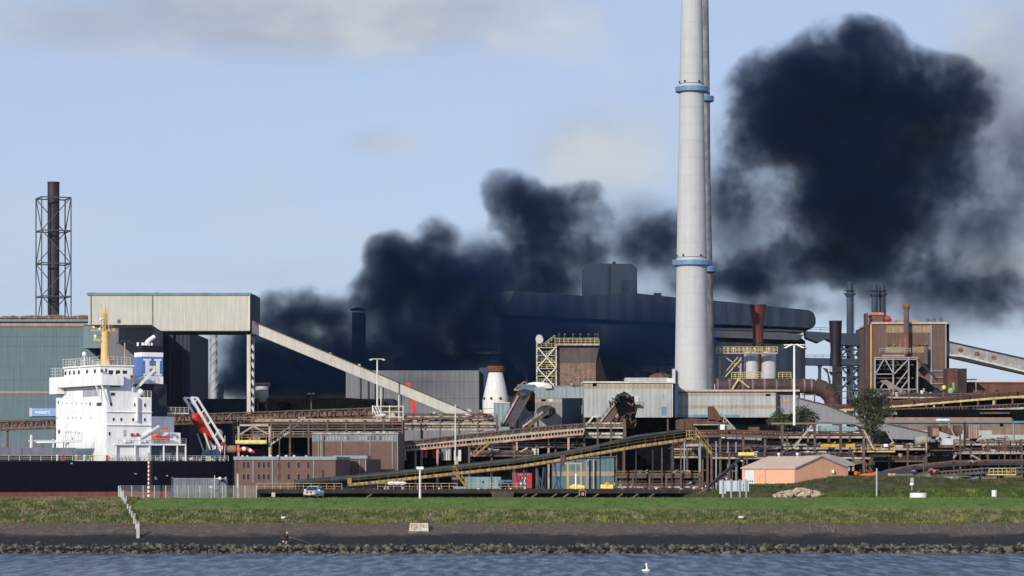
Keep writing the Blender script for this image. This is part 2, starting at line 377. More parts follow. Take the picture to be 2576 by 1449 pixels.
def pole_striped():
    Y = 433; x = wx(374, Y); zb, zt = 7.0, wz(1147, Y); n = 19
    t = thing('marker_pole', 'red and white banded marker pole standing before the ship hull', 'pole', (x, Y, zb))
    zz = lin(zb, zt - .5, n + 1)
    for k in range(n):
        r = .2 if k < 6 else .12
        MB().cyl((x, Y, zz[k]), (x, Y, zz[k + 1]), r, n=12).build('white_band' if k % 2 else 'red_band', white if k % 2 else mk('signal_red', (.62, .02, .02), .5, .1), t)
    MB().cyl((x, Y, zt - .5), (x, Y, zt + .3), .13).ball((x, Y, zt + .35), .17).build('top_lamp', galv, t)
pole_striped()

def simple_pole(px, p0, p1, Y, r, mat, label, head=None, zb=7.0):
    x = wx(px, Y); t = thing('post', label, 'post', (x, Y, zb))
    MB().cyl((x, Y, zb - .3), (x, Y, wz(p0, Y)), r, r * .85).build('shaft', mat, t)
    if head: head(t, x, Y, wz(p0, Y))
    return t
def twin_head(t, x, Y, z):
    for s in (-1, 1): MB().box(0, 0, 1, 1, Y, .1) and MB().bw(x + s * .28 - .22, x + s * .28 + .22, Y - .2, Y + .2, z - .25, z + .12).build('lamp_head', white, t)
    MB().beam((x - .3, Y, z - .3), (x + .3, Y, z - .3), .1).build('cross_arm', galv, t)
simple_pole(1056.5, 1176, 1258, 432, .17, offwhite, 'lone white post with a twin lamp head on the grass', twin_head)
simple_pole(598.5, 1192, 1258, 437, .2, concrete, 'thick pale concrete post by the fence end')
simple_pole(2205.5, 1178, 1232, 446, .14, galv, 'grey steel lamp post beside the orange excavator')
def mast_head(t, x, Y, z): MB().bw(x - .18, x + .18, Y - .15, Y + .15, z - .2, z + .2).build('lamp_head', white, t)

# silver off-road car parked on the dike, nose towards the water
def car():
    Y0, ang = 436.0, radians(13); x0 = wx(789, Y0); z0 = 7.02
    t = thing('parked_car', 'silver off-road car parked on the dike facing the water', 'car', (x0, Y0, z0))
    fwd = Vector((sin(-ang) , -cos(ang), 0)); rt = Vector((cos(ang), -sin(ang), 0)) * 1.0
    fwd = Vector((-sin(ang), -cos(ang), 0)); rt = Vector((cos(ang), -sin(ang), 0))
    def W(f, r, z): v = Vector((x0, Y0, z0)) + fwd * f + rt * r; return (v.x, v.y, z0 + z)
    def shell(sections):  # sections along f: (f, halfwidth bottom, halfwidth top, z0, z1)
        mb = MB(); vs = []; fs = []
        for (f, wb, wt, za, zb) in sections:
            vs += [W(f, -wb, za), W(f, wb, za), W(f, wb * 1.02, (za + zb) / 2), W(f, wt, zb), W(f, -wt, zb), W(f, -wb * 1.02, (za + zb) / 2)]
        n = len(sections)
        for k in range(n - 1):
            for i in range(6): fs.append((k * 6 + i, k * 6 + (i + 1) % 6, (k + 1) * 6 + (i + 1) % 6, (k + 1) * 6 + i))
        fs += [tuple(range(5, -1, -1)), tuple(range((n - 1) * 6, n * 6))]
        return mb.add(vs, fs)
    silver = mk('silver_car_paint', (.42, .46, .50), .3, .05, 1, 0, metal=.5, spec=.6)
    shell([(2.3, .78, .62, .48, .82), (2.2, .92, .80, .42, 1.0), (1.9, .96, .86, .4, 1.1), (1.0, .97, .88, .38, 1.18), (.9, .97, .9, .38, 1.2), (-1.9, .97, .9, .38, 1.2), (-2.25, .93, .85, .42, 1.15), (-2.35, .85, .75, .5, 1.0)]).build('body', silver, t, smooth_=False)
    shell([(.95, .88, .80, 1.18, 1.22), (.25, .86, .70, 1.18, 1.74), (-1.7, .86, .70, 1.18, 1.76), (-2.15, .85, .72, 1.16, 1.3)]).build('window_glass', glass, t)
    shell([(.2, .72, .66, 1.73, 1.82), (-1.75, .72, .66, 1.74, 1.83)]).build('roof', silver, t)
    for s in (-1, 1):
        MB().beam(W(.93, s * .84, 1.2), W(.22, s * .72, 1.76), .09).build('windscreen_pillar', silver, t)
        MB().ball(W(.75, s * 1.08, 1.22), .17, (1, .7, .8)).build('wing_mirror', white, t)
        MB().ball(W(2.12, s * .66, .88), .21, (1.2, .6, .7)).build('headlight', mk('headlight_glass', (.8, .82, .78), .15, .02, spec=.8), t)
        MB().beam(W(-1.6, s * .6, 1.87), W(.1, s * .6, 1.87), .05).build('roof_rail', darks, t)
        for f in (1.45, -1.45):
            w = MB().cyl(W(f, s * .74, .36), W(f, s * .98, .36), .37, n=18).build('wheel', blackp, t)
            MB().cyl(W(f, s * .975, .36), W(f, s * .995, .36), .22, n=12).build('rim', galv, w)
    for a_, b_ in ((-.42, -.12), (.12, .42)): MB().beam(W(2.3, a_, .86), W(2.3, b_, .86), .1, .2).build('grille', darks, t)
    MB().beam(W(2.24, -.9, .5), W(2.24, .9, .5), .2, .22).build('bumper', darks, t)
    MB().beam(W(2.37, -.27, .6), W(2.37, .27, .6), .05, .13).build('number_plate', mk('plate_yellow', (.8, .42, .03), .5, .05), t)
car()

# concrete marker block with orange graffiti on the slope
def block():
    Y = 409.0; t = thing('concrete_block', 'pale concrete block with orange scrawl set in the asphalt slope', 'block', pt(1054, 1338, Y))
    x0, x1 = wx(1029.5, Y), wx(1078.5, Y); zb, zm, zt = wz(1339, Y), wz(1336, Y), wz(1316, Y)
    MB().add([(x0, Y - .9, zm), (x1, Y - .9, zm), (x1, Y + .9, zm), (x0, Y + .9, zm), (x0 + .1, Y, zt), (x1 - .1, Y, zt), (x1 - .1, Y + 1, zt), (x0 + .1, Y + 1, zt)],
             [(0, 1, 5, 4), (1, 2, 6, 5), (2, 3, 7, 6), (3, 0, 4, 7), (4, 5, 6, 7), (3, 2, 1, 0)]).build('face_slab', concrete, t)
    MB().bw(x0 - .1, x1 + .1, Y - .85, Y + .9, zb - .6, zm - .003).build('footing', dconcrete, t)
    og = mk('faded_orange_spray', (.42, .2, .06), .8, .3, 3); mb = MB()
    def on(px, py):  # point on the slanted face
        f = (py - 1336) / (1316 - 1336); z = zm + (zt - zm) * f; y = Y - .9 + .9 * f - .025
        return (wx(px, y), y, z)
    for (cx, cy, rx, ry, w) in ((1041.5, 1325.5, 7.5, 6.5, .16), (1041.5, 1325.5, 4, 3.2, .1), (1062, 1322.5, 4.5, 3.2, .14), (1068, 1324.5, 4, 3, .14)):
        p = [on(cx + rx * cos(a * pi / 9), cy + ry * sin(a * pi / 9)) for a in range(18)]
        for i in range(18): mb.beam(p[i], p[(i + 1) % 18], .02, w)
    mb.build('scrawl', og, t)
block()

# pale scratched letters on the asphalt
def letters():
    mat = mk('chalky_scratches', (.17, .15, .125), .9, .3, 4)
    y0, y1 = 406.8, 411.8
    def on(px, py): 
        best = min(lin(402, 413, 111), key=lambda y: abs(wz(py, y) - gheight(0, y))); return (wx(px, best), best, gheight(0, best) + .06)
    def word(strokes, label):
        mb = MB()
        for s in strokes:
            q = [on(*p) for p in s]
            for a, b_ in zip(q, q[1:]): mb.beam(a, b_, .13, .03)
        tag(mb.build('painted_letters', mat), label, 'lettering')
    A = lambda x, y, w=16, h=13: [[(x, y + h), (x + w / 2, y), (x + w, y + h)], [(x + w * .2, y + h * .7), (x + w * .8, y + h * .7)]]
    word(A(1226, 1323) + [[(1288, 1321), (1270, 1321), (1270, 1336), (1289, 1336)], [(1270, 1328), (1284, 1328)]] + [[(1302, 1321), (1295, 1326), (1305, 1336)], [(1333, 1327), (1334, 1336)]], 'faint pale letters A and E scratched on the asphalt slope')
    word([[(2038, 1343 - 3), (2037, 1322), (2052, 1321), (2056, 1326), (2038, 1330)]] + A(2064, 1321, 24, 16) + [[(2088, 1322), (2096, 1341)], [(2096, 1341), (2100, 1323)], [(2108, 1324), (2110, 1340), (2118, 1341)]], 'faint pale letters P and A scratched on the asphalt slope')
    word([[(2316, 1322), (2318, 1340)], [(2316, 1322), (2334, 1324)], [(2350, 1330), (2372, 1324)], [(2430, 1320), (2440, 1338)], [(2455, 1320), (2480, 1332), (2474, 1344)], [(2530, 1322), (2540, 1334)]], 'faint pale strokes scratched on the asphalt near the bank end')
letters()

def bollard(px, py, Y, cap, mat, label, tip=0):
    x = wx(px, Y); z0 = gheight(x, Y); z1 = wz(py, Y)
    t = thing('bollard', label, 'bollard', (x, Y, z0), 'mooring bollards on the bank')
    MB().cyl((x, Y, z0 - .3), (x + tip, Y, z1 - .15), .32, .26).build('shaft', darks, t)
    MB().cyl((x + tip, Y, z1 - .2), (x + tip, Y, z1 + .05), .4, .46, n=16).build('cap', cap, t)
bollard(1865, 1299.5, 414.6, white, darks, 'white capped black bollard alone on the bank')
bollard(714.5, 1300.5, 414.6, white, darks, 'white capped bollard joined by a low bar near the angler')
bollard(732, 1303, 414.6, darks, darks, 'dark short bollard at the other end of the low bar')
x = wx(716, 414.3); tag(MB().beam((x, 414.3, gheight(0, 414.3) + .25), (x + 1.1, 414.3, gheight(0, 414.3) + .25), .28).build('mooring_bar', darks), 'dark low bar linking two bollards above the angler', 'bar')
# steps of dark blocks down the asphalt
def steps():
    t = thing('bank_steps', 'dark stone steps down the asphalt beside the angler', 'steps', (wx(711, 412), 412.8, 3.9))
    rr = random.Random(5)
    for k in range(15):
        y = 412.8 - k * .78; x = wx(709, y) + rr.uniform(-.1, .1); z = gheight(x, y)
        MB().bw(x - .2 + .3 * (k % 3 == 1), x + .15 + .3 * (k % 2), y - .15, y + .15, z - .1, z + .1).build('step', darks, t)
    return t
steps()
def steps2():
    t = thing('bank_steps', 'dark stone steps down the asphalt below the lone bollard', 'steps', (wx(1862, 412), 412.8, 3.9))
    rr = random.Random(6)
    for k in range(15):
        y = 412.8 - k * .78; x = wx(1860, y) + rr.uniform(-.1, .1); z = gheight(x, y)
        MB().bw(x - .2, x + .2, y - .14, y + .14, z - .1, z + .08).build('step', darks, t)
steps2()

# the angler
def skin_mesh(name, joints, bones, mat, parent, sub=1):
    """joints: {key: (x, y, z, r)} in world metres; the first one is the root"""
    me = bpy.data.meshes.new(name); keys = list(joints); org = Vector(parent.location)
    me.from_pydata([Vector(joints[k][:3]) - org for k in keys], [(keys.index(a), keys.index(b_)) for a, b_ in bones], [])
    o = bpy.data.objects.new(name, me); COL.objects.link(o); o.parent = parent; me.materials.append(mat)
    md = o.modifiers.new('skin', 'SKIN'); md.use_smooth_shade = True
    for i, k in enumerate(keys):
        r = joints[k][3]; me.skin_vertices[0].data[i].radius = (r, r); me.skin_vertices[0].data[i].use_root = (i == 0)
    sb = o.modifiers.new('subsurf', 'SUBSURF'); sb.levels = sb.render_levels = sub
    return o
def angler():
    Y = 402.6; X = wx(721, Y); z = wz(1371.5, Y)
    t = thing('person', 'angler in black jacket and dark shorts casting a rod', 'person', (X, Y, z))
    J = lambda x, y, zz, r: (X + x, Y + y, z + zz, r)
    fing = {}; fb = []
    for s, hx, hy, hz in ((1, .46, -.14, 1.06), (-1, .36, -.02, 1.0)):
        k = 'hr' if s > 0 else 'hl'
        for i in range(4):
            a = f'{k}f{i}'; fing[a] = J(hx + .05, hy - .035 + i * .022, hz + .03 - i * .012, .011); fing[a + 'b'] = J(hx + .075 + .004 * i, hy - .05 + i * .02, hz - .03 - .004 * i, .009)
            fb += [(k, a), (a, a + 'b')]
        fing[k + 't'] = J(hx + .02, hy + .03, hz + .05, .012); fb.append((k, k + 't'))
    body = {'pel': J(0, 0, .92, .12), 'che': J(.02, 0, 1.28, .14), 'nek': J(.04, -.01, 1.50, .06), 'hd': J(.06, -.02, 1.66, .10), 'hdt': J(.06, -.02, 1.76, .085),
            'nos': J(.17, -.03, 1.65, .018), 'ear': J(.05, -.13, 1.66, .02), 'ear2': J(.05, .09, 1.66, .02),
            'sr': J(.04, -.19, 1.42, .06), 'er': J(.14, -.25, 1.16, .045), 'hr': J(.42, -.14, 1.07, .035), 'sl': J(.02, .19, 1.42, .06), 'el': J(.10, .2, 1.16, .045), 'hl': J(.33, -.02, 1.01, .035),
            'kr': J(.06, -.12, .5, .065), 'ar': J(-.12, -.13, .09, .045), 'fr': J(.03, -.15, .04, .04), 'tr': J(-.02, -.1, .82, .09), 'tl': J(0, .1, .82, .09), 'kl': J(-.05, .1, .48, .065), 'al': J(-.22, .12, .12, .045), 'fl': J(-.07, .12, .05, .04)}
    body.update(fing)
    skin_mesh('body', body, [('pel', 'che'), ('che', 'nek'), ('nek', 'hd'), ('hd', 'hdt'), ('hd', 'nos'), ('hd', 'ear'), ('hd', 'ear2'), ('che', 'sr'), ('sr', 'er'), ('er', 'hr'), ('che', 'sl'), ('sl', 'el'), ('el', 'hl'),
        ('pel', 'tr'), ('tr', 'kr'), ('kr', 'ar'), ('ar', 'fr'), ('pel', 'tl'), ('tl', 'kl'), ('kl', 'al'), ('al', 'fl')] + fb, skin, t)
    jk = {'w': J(0, 0, .80, .2), 'mid': J(.01, 0, 1.05, .2), 'che': J(.02, 0, 1.26, .215), 'n': J(.04, 0, 1.47, .10), 'sr': J(.04, -.2, 1.41, .09), 'er': J(.14, -.26, 1.16, .07), 'wr': J(.36, -.17, 1.08, .055), 'sl': J(.02, .2, 1.41, .09), 'el': J(.1, .22, 1.16, .07), 'wl': J(.28, .02, 1.03, .055)}
    skin_mesh('jacket', jk, [('w', 'mid'), ('mid', 'che'), ('che', 'n'), ('che', 'sr'), ('sr', 'er'), ('er', 'wr'), ('che', 'sl'), ('sl', 'el'), ('el', 'wl')], mk('black_cloth', (.012, .012, .016), .9, .1), t)
    sh = {'w': J(0, 0, .90, .185), 'tr': J(.0, -.1, .8, .12), 'kr': J(.05, -.12, .52, .1), 'tl': J(0, .1, .8, .12), 'kl': J(-.04, .1, .52, .1)}
    skin_mesh('shorts', sh, [('w', 'tr'), ('tr', 'kr'), ('w', 'tl'), ('tl', 'kl')], mk('navy_cloth', (.015, .02, .04), .9, .1), t)
    MB().ball((X + .06, Y - .02, z + 1.74), .125, (1.05, 1, .72)).bw(X + .1, X + .24, Y - .09, Y + .05, z + 1.70, z + 1.72).build('cap', mk('cream_cloth', (.75, .7, .6), .8, .05), t, smooth_=True)
    for s, dx in ((-.13, .02), (.12, -.08)): MB().ball((X + dx, Y + s, z + .05), .09, (1.5, .6, .6)).build('shoe', offwhite, t)
    r_ = MB().cyl((X + .25, Y - .1, z + 1.16), (X + 3.6, Y - 1.2, z + .25), .014, .006, n=6).build('fishing_rod', galv, None, loc=(X + .3, Y, z + 1.1))
    tag(r_, 'long fishing rod held by the angler over the stones', 'fishing rod')
    b2 = thing('bag', 'small pale bag on the stones behind the angler', 'bag', (X - .55, Y, z + .3)); MB().ball((X - .45, Y + .1, z + .5), .13, (1, .6, .9), n=8, m=6).build('sack', offwhite, b2)
angler()

def gull():
    Y = 331.; X = wx(1625, Y); z = 0
    t = thing('gull', 'white gull afloat on the canal', 'bird', (X, Y, z))
    MB().ball((X, Y, .12), .36, (1.35, .5, .42), 12, 8).build('body', white, t, smooth_=True)
    MB().cyl((X + .1, Y, .2), (X + .05, Y, .75), .13, .09).ball((X + .05, Y, .82), .13).build('neck', white, t, smooth_=True)
    MB().beam((X - .05, Y, .82), (X - .25, Y, .8), .05).build('beak', yellowp, t)
    MB().ball((X - .12, Y, .42), .2, (.6, .6, 1.2)).build('wing', darks, t)
gull()

# sign boards seen from behind
def boards():
    Y = 441; t = thing('sign_board', 'row of pale boards on four posts seen from behind', 'sign board', (wx(1846, Y), Y, 7.0))
    for (a, b_, p0, p1) in ((1809.5, 1826, 1209, 1242), (1827, 1840, 1209, 1236), (1841.5, 1855, 1209, 1236), (1856, 1869.5, 1209, 1236), (1871, 1884, 1209, 1236)):
        MB().box(a, p0, b_, p1, Y + .12, .06).build('board', mk('pale_board', (.42, .47, .52), .5, .08, .6, .1), t)
    for px in (1818, 1839, 1861, 1877): MB().bw(wx(px, Y) - .12, wx(px, Y) + .12, Y - .1, Y + .1, 6.7, wz(1206, Y)).build('post', mk('board_post_grey', (.25, .28, .32), .5, .1), t)
boards()

# small things at the grass edge, far end
def edge_bits():
    Y = 444; x = wx(2310, Y); t = thing('concrete_ring', 'low white concrete ring with plants in it', 'planter', (x, Y, 7))
    MB().cyl((x, Y, 6.9), (x, Y, wz(1240, Y)), 1.3, 1.25, n=20).build('ring', white, t)
    MB().ball((x + .1, Y, wz(1240, Y) + .1), .35, (1, 1, 1.2), jit=.3, rnd=R).build('plant', mk('brown_plant', (.12, .07, .03), .9, .3, 3), t)
    Y = 447; x = wx(2294, Y); t = thing('signal_post', 'slim signal post with a white globe near the planter', 'signal', (x, Y, 7))
    MB().cyl((x, Y, 6.8), (x, Y, wz(1205, Y)), .07).build('shaft', galv, t); MB().ball((x, Y, wz(1218, Y)), .36, (1, 1, .8)).build('globe', white, t, smooth_=True)
    MB().bw(x - .25, x + .25, Y - .2, Y + .2, wz(1212, Y), wz(1202, Y)).build('lamp_box', galv, t)
    Y = 442; x = wx(2500.5, Y); t = thing('marker_post', 'short white marker post alone in the grass', 'post', (x, Y, 7))
    MB().bw(x - .32, x + .2, Y - .2, Y + .2, wz(1249, Y), wz(1233, Y)).build('white_panel', white, t); MB().bw(x + .3, x + .4, Y - .05, Y + .05, 6.8, wz(1232, Y)).build('stake', galv, t)
    Y = 444; t = thing('warning_gate', 'small silver hoop gate with a red plate at the grass edge', 'barrier', (wx(1465, Y), Y, 7))
    a, b_ = pt(1457, 1248, Y), pt(1473, 1248, Y); mb = MB(); h = Vector((0, 0, .9))
    mb.beam(a, Vector(a) + h, .06).beam(b_, Vector(b_) + h, .06).beam(Vector(a) + h, Vector(b_) + h, .06).build('hoop', galv, t)
    MB().box(1462, 1238.5, 1466, 1247, Y - .05, .05).build('red_plate', redp, t); MB().box(1466.3, 1239, 1469, 1247, Y - .05, .05).build('grey_plate', galv, t)
    # stub post and yellow weeds by the fence end
    tag(MB().box(683, 1239, 692, 1250, 440, .4).build('stub_post', concrete), 'pale stub post at the quay edge near the fence', 'post')
edge_bits()

# green mound and scrub beyond the lawn, right-hand side
msc, *_ = ground_mat('mound_scrub', [(.045, .06, .022)], [((.10, .085, .045), (.35, (1, 1, 1)), .42, .62), ((.025, .04, .012), (1.4, (1, 1, 1)), .5, .72), ((.12, .13, .03), (.5, (1, 1, 1)), .62, .74)], .3)
def mound(px0, px1, prof_fn, Ya, Yb, name, seed):
    rr = random.Random(seed); mb = MB(); nx, ny = 90, 12; vs = []; fs = []
    for j in range(ny):
        y = Ya + (Yb - Ya) * j / (ny - 1); v = sin(pi * .5 * min(1, j / (ny - 1) * 2.2))
        for i in range(nx):
            px = px0 + (px1 - px0) * i / (nx - 1); x = wx(px, (Ya + Yb) / 2)
            top = wz(prof_fn(px), y)
            vs.append((x, y, 6.9 + (max(top, 6.9) - 6.9) * v * (1 if j else 0) + (rr.uniform(-.1, .12) if j else -.5)))
    for j in range(ny - 1):
        for i in range(nx - 1): fs.append((j * nx + i, j * nx + i + 1, (j + 1) * nx + i + 1, (j + 1) * nx + i))
    return struct(name, mb.add(vs, fs), msc)
def interp(tab):
    def f(x):
        for (a, ya), (c, yc) in zip(tab, tab[1:]):
            if x <= c: return ya + (yc - ya) * max(0, (x - a)) / (c - a)
        return tab[-1][1]
    return f
prof1 = interp([(1730, 1252), (1790, 1243), (1850, 1224), (2000, 1222), (2060, 1212), (2110, 1203), (2200, 1203), (2300, 1203), (2360, 1206), (2480, 1212), (2576, 1206), (2700, 1206)])
mound(1730, 2720, prof1, 449, 476, 'grassy_mound', 2)
prof2 = interp([(2050, 1252), (2120, 1240), (2300, 1236), (2450, 1234), (2700, 1232)])
mound(2050, 2720, prof2, 445.5, 449.5, 'low_verge', 4)
def mound_tufts(count, px0, px1, Ya, Yb, prof, hr, rnd):
    mb = MB()
    for k in range(count):
        px = rnd.uniform(px0, px1); y = rnd.uniform(Ya, Yb); v = sin(pi * .5 * min(1, (y - Ya) / (Yb - Ya) * 2.2))
        x = wx(px, (Ya + Yb) / 2); z = 6.9 + (max(wz(prof(px), y), 6.9) - 6.9) * v; h = rnd.uniform(*hr)
        for j in range(3):
            a = rnd.uniform(0, pi); w = h * rnd.uniform(.2, .5); ox = rnd.uniform(-.4, .4)
            mb.add([(x + ox - cos(a) * w, y - sin(a) * w, z - .05), (x + ox + cos(a) * w, y + sin(a) * w, z - .05), (x + ox + rnd.uniform(-.4, .4) * h, y, z + h)], [(0, 1, 2)])
    return mb
tag(mound_tufts(5200, 1735, 2700, 450, 476, prof1, (.15, .5), R).build('scrub', leafmat('scrub_blades', (.04, .055, .018), (.10, .09, .04), (.13, .15, .03), .5)), 'rough dark scrub covering the mound behind the lawn', 'scrub', kind='stuff')
tag(mound_tufts(3200, 2060, 2700, 445.6, 449.5, prof2, (.12, .45), R).build('verge_weeds', leafmat('verge_blades', (.05, .08, .02), (.10, .14, .03), (.3, .3, .04), .4)), 'green and yellow weeds on the low verge', 'weeds', kind='stuff')
def rubble():
    rr = random.Random(8); mb = MB(); Y = 448
    for k in range(330):
        px = rr.gauss(2012, 30); px = min(max(px, 1950), 2082); e = 1 - abs(px - 2012) / 75
        top = 1248 - 18 * max(0, e) ** .6; py = rr.uniform(top, 1250); y = Y + rr.uniform(-1, 1.5) + (1250 - py) * .09
        mb.ball((wx(px, y), y, wz(py, y)), rr.uniform(.14, .38), (rr.uniform(.8, 1.4), 1, rr.uniform(.5, 1)), 6, 4, .3, rr)
    tag(mb.build('rubble', mk('rubble_stone', (.40, .31, .23), .9, .35, 2)), 'pile of pale broken stone rubble before the orange building', 'rubble', kind='stuff')
rubble()
mudp = mk('path_concrete', (.2, .17, .15), .9, .2, .6)
struct('path', MB().bw(-78, wx(128, 440), 439.5, 443.5, 6.9, 7.06), mudp)
# ---------------------------------------------------------------- the cargo ship (its own frame: u towards the bow, v across, away from the canal)
SA = radians(31); SO = (wx(587, 640), 640.0)
UA = Vector((-cos(SA), -sin(SA), 0)); VA = Vector((-sin(SA), cos(SA), 0))
def SP(u, v, z): return Vector((SO[0], SO[1], 0)) + UA * u + VA * v + Vector((0, 0, z))
def SU(px, v): k = (px - CX) / F; return (SO[0] + VA.x * v - k * (SO[1] + VA.y * v)) / (-UA.x + k * UA.y)
def SV(px, u): k = (px - CX) / F; return (SO[0] + UA.x * u - k * (SO[1] + UA.y * u)) / (-VA.x + k * VA.y)
def SZ(py, u, v): return wz(py, SP(u, v, 0).y)
class SB(MB):
    def sb(s, u0, u1, v0, v1, z0, z1):
        c = [SP(u, v, z) for z in (z0, z1) for (u, v) in ((u0, v0), (u1, v0), (u1, v1), (u0, v1))]
        return s.add(c, [(0, 1, 5, 4), (1, 2, 6, 5), (2, 3, 7, 6), (3, 0, 4, 7), (4, 5, 6, 7), (3, 2, 1, 0)])
def rails(name, path, z, parent, mat, h=1.1, step=1.6, t=.06):
    mb = MB()
    for (a, b_) in zip(path, path[1:]): mb.rail(SP(*a, z), SP(*b_, z), h, step, t, 2)
    return mb.build(name, mat, parent)
sw = mk('ship_white', (.76, .76, .75), .45, .06, .4, .09, rust=.06, rustcol=(.45, .36, .28))
hullm = mk('hull_black', (.003, .0035, .010), .6, .3, .3, .3, spec=.12)
bootm = mk('boot_top_red', (.20, .065, .045), .7, .15, .5, .2)
mastc = mk('mast_buff', (.62, .42, .16), .5, .12, 1, .1)
funnelb = mk('funnel_blue', (.085, .16, .43), .45, .06)
deckg = mk('deck_green', (.03, .06, .045), .7, .3)
hatchg = mk('hatch_grey', (.20, .21, .24), .7, .15)
def ship():
    t = thing('cargo_ship', 'black hulled cargo ship with white bridge block moored behind the dike', 'ship', SP(25, 0, 0))
    ZD = 12.75; L = 75.0; Wd = 31.0
    out = [(0, 2.5), (1.2, .6), (4, 0), (L, 0), (L, Wd), (4, Wd), (1.2, Wd - .6), (0, Wd - 2.5)]
    def hull(z0, z1, mat, name, par):
        mb = MB(); n = len(out); vs = [SP(u, v, z0) for u, v in out] + [SP(u, v, z1) for u, v in out]
        return mb.add(vs, [tuple(range(n - 1, -1, -1)), tuple(range(n, 2 * n))] + [(i, (i + 1) % n, n + (i + 1) % n, n + i) for i in range(n)]).build(name, mat, par)
    h = hull(6.35, ZD, hullm, 'hull', t); hull(-1.5, 6.348, bootm, 'boot_topping', h)
    SB().sb(3.5, L - .3, .25, Wd - .2, ZD + .003, ZD + .12).build('deck', deckg, h)
    mk_ = mk('hull_marks', (.35, .35, .36), .6, .2)
    for px, py in ((341, 1192), (391, 1201), (420, 1197), (392, 1205), (180, 1166)):
        u = SU(px, 0); z = SZ(py, u, 0); SB().sb(u - .25, u + .25, -.03, .02, z - .1, z + .12).build('hull_mark', mk_, h)
    mb = SB()
    for k in range(6): u = SU(372, 0) + (k % 2) * .12; z = 9.4 - k * .55; mb.sb(u - .12, u + .12, -.03, .02, z, z + .22)
    mb.build('draught_marks', mk('draught_grey', (.12, .14, .16), .6, .2), h)
    SB().sb(SU(383, 0), SU(373, 0), -.02, .02, 7.0, ZD - .1).build('hull_scuff', mk('hull_scuff_green', (.012, .035, .04), .6, .3), h)
    # accommodation block
    U0, U1 = SU(381, 1.0), SU(268, 1.0)
    zt = SZ(974, U1, 1); za = SZ(999, U0, 1); um = SU(335, 1.0)
    b_ = SB().sb(um, U1, 1, SV(141, U1), ZD + .13, zt).sb(U0, um - .003, 1, SV(141, U1) - .1, ZD + .13, za).build('accommodation_block', sw, t)
    SB().sb(SU(352, 1), SU(322, 1), 1.0 - .002, 3, za + .003, za + 1.0).build('side_locker', sw, b_)
    # open bays on the front: flat grey panels with their shade in the colour
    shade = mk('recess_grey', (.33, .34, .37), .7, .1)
    def front_panel(pxa, pya, pxb, pyb, mat, name, proud=.04, par=b_):
        v1, v0 = SV(pxa, U1), SV(pxb, U1); zz1, zz0 = SZ(pya, U1, (v0 + v1) / 2), SZ(pyb, U1, (v0 + v1) / 2)
        return SB().sb(U1 + .002, U1 + proud, v0, v1, zz0, zz1).build(name, mat, par)
    def side_panel(pxa, pya, pxb, pyb, mat, name, v=1.0, par=b_):
        ua, ub = SU(pxa, v), SU(pxb, v); zz1, zz0 = SZ(pya, ub, v), SZ(pyb, ub, v)
        return SB().sb(ub, ua, v - .05, v - .002, zz0, zz1).build(name, mat, par)
    s2 = lambda zx, zy: ((160 + zx / 5.367) * .67083, (1340 + zy / 5.367) * .67083)
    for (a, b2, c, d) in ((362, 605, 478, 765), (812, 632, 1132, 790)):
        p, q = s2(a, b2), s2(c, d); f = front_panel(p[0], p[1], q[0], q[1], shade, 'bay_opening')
    p, q = s2(478, 612), s2(812, 668); front_panel(p[0], p[1], q[0], q[1], mk('soffit_shade_grey', (.55, .56, .58), .6, .05), 'shaded_soffit', .03)  # shade under the bridge wing painted as a grey panel
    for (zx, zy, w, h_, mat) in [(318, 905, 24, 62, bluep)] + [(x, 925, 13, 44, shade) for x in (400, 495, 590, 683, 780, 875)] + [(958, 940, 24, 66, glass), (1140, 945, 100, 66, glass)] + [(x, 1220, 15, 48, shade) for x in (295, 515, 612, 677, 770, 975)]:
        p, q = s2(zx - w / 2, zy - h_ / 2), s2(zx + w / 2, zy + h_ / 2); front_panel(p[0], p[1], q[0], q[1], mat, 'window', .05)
    for (px, py, w, h_, mat) in ((149, 1086, 4.4, 9, glass), (166, 1087, 2, 6.5, shade), (172.5, 1087, 2, 6.5, shade), (178.7, 1087, 2, 6.5, shade), (190, 1088, 2, 6.5, shade), (200, 1089, 2, 6.5, shade), (182.5, 1104.5, 3, 6.5, bluep)):
        front_panel(px - w / 2, py - h_ / 2, px + w / 2, py + h_ / 2, mat, 'window', .05)
    for (px, py, w, h_) in ((339.5, 1018.5, 4.6, 8), (364.5, 1019, 4.6, 8), (285.6, 1054.8, 4.2, 7.6), (304.8, 1055, 4.2, 7.6), (334.6, 1055.5, 4.2, 7.6), (364, 1055.8, 4.2, 7.6), (279.2, 1017, 4.6, 9), (283.6, 991.5, 10, 7.5), (275.2, 1091, 4.2, 8)):
        w_ = side_panel(px - w / 2 - 1.2, py - h_ / 2 - 1.4, px + w / 2 + 1.2, py + h_ / 2 + 1.4, sw, 'window_frame')
        ua, ub = SU(px - w / 2, .95), SU(px + w / 2, .95); SB().sb(ub, ua, .9, .948, SZ(py + h_ / 2, ub, 1), SZ(py - h_ / 2, ub, 1)).build('pane', glass, w_)
    side_panel(310.5, 1081, 317, 1098, mk('door_grey', (.40, .41, .43), .6, .1), 'door')
    # deck ledges round the block
    for py in (1037, 1070): SB().sb(U0 - .1, U1 + .1, .7, 1.0, SZ(py, U1, 1), SZ(py, U1, 1) + .12).build('deck_ledge', sw, b_)
    SB().sb(U0 + 3.4, U0 + 3.7, .2, 1.0, SZ(1060, U0, 1), SZ(999, U0, 1)).build('side_fin', sw, b_)
    # bridge deck with wings
    zb0, zb1 = SZ(973, U1, 14), SZ(946, U1, 14)
    br = SB().sb(U1 - 3.2, U1 + 1.7, -.6, SV(124, U1 + 1.7), zb0, zb1).build('bridge_wing', sw, t)
    ve = SV(124, U1 + 1.7)
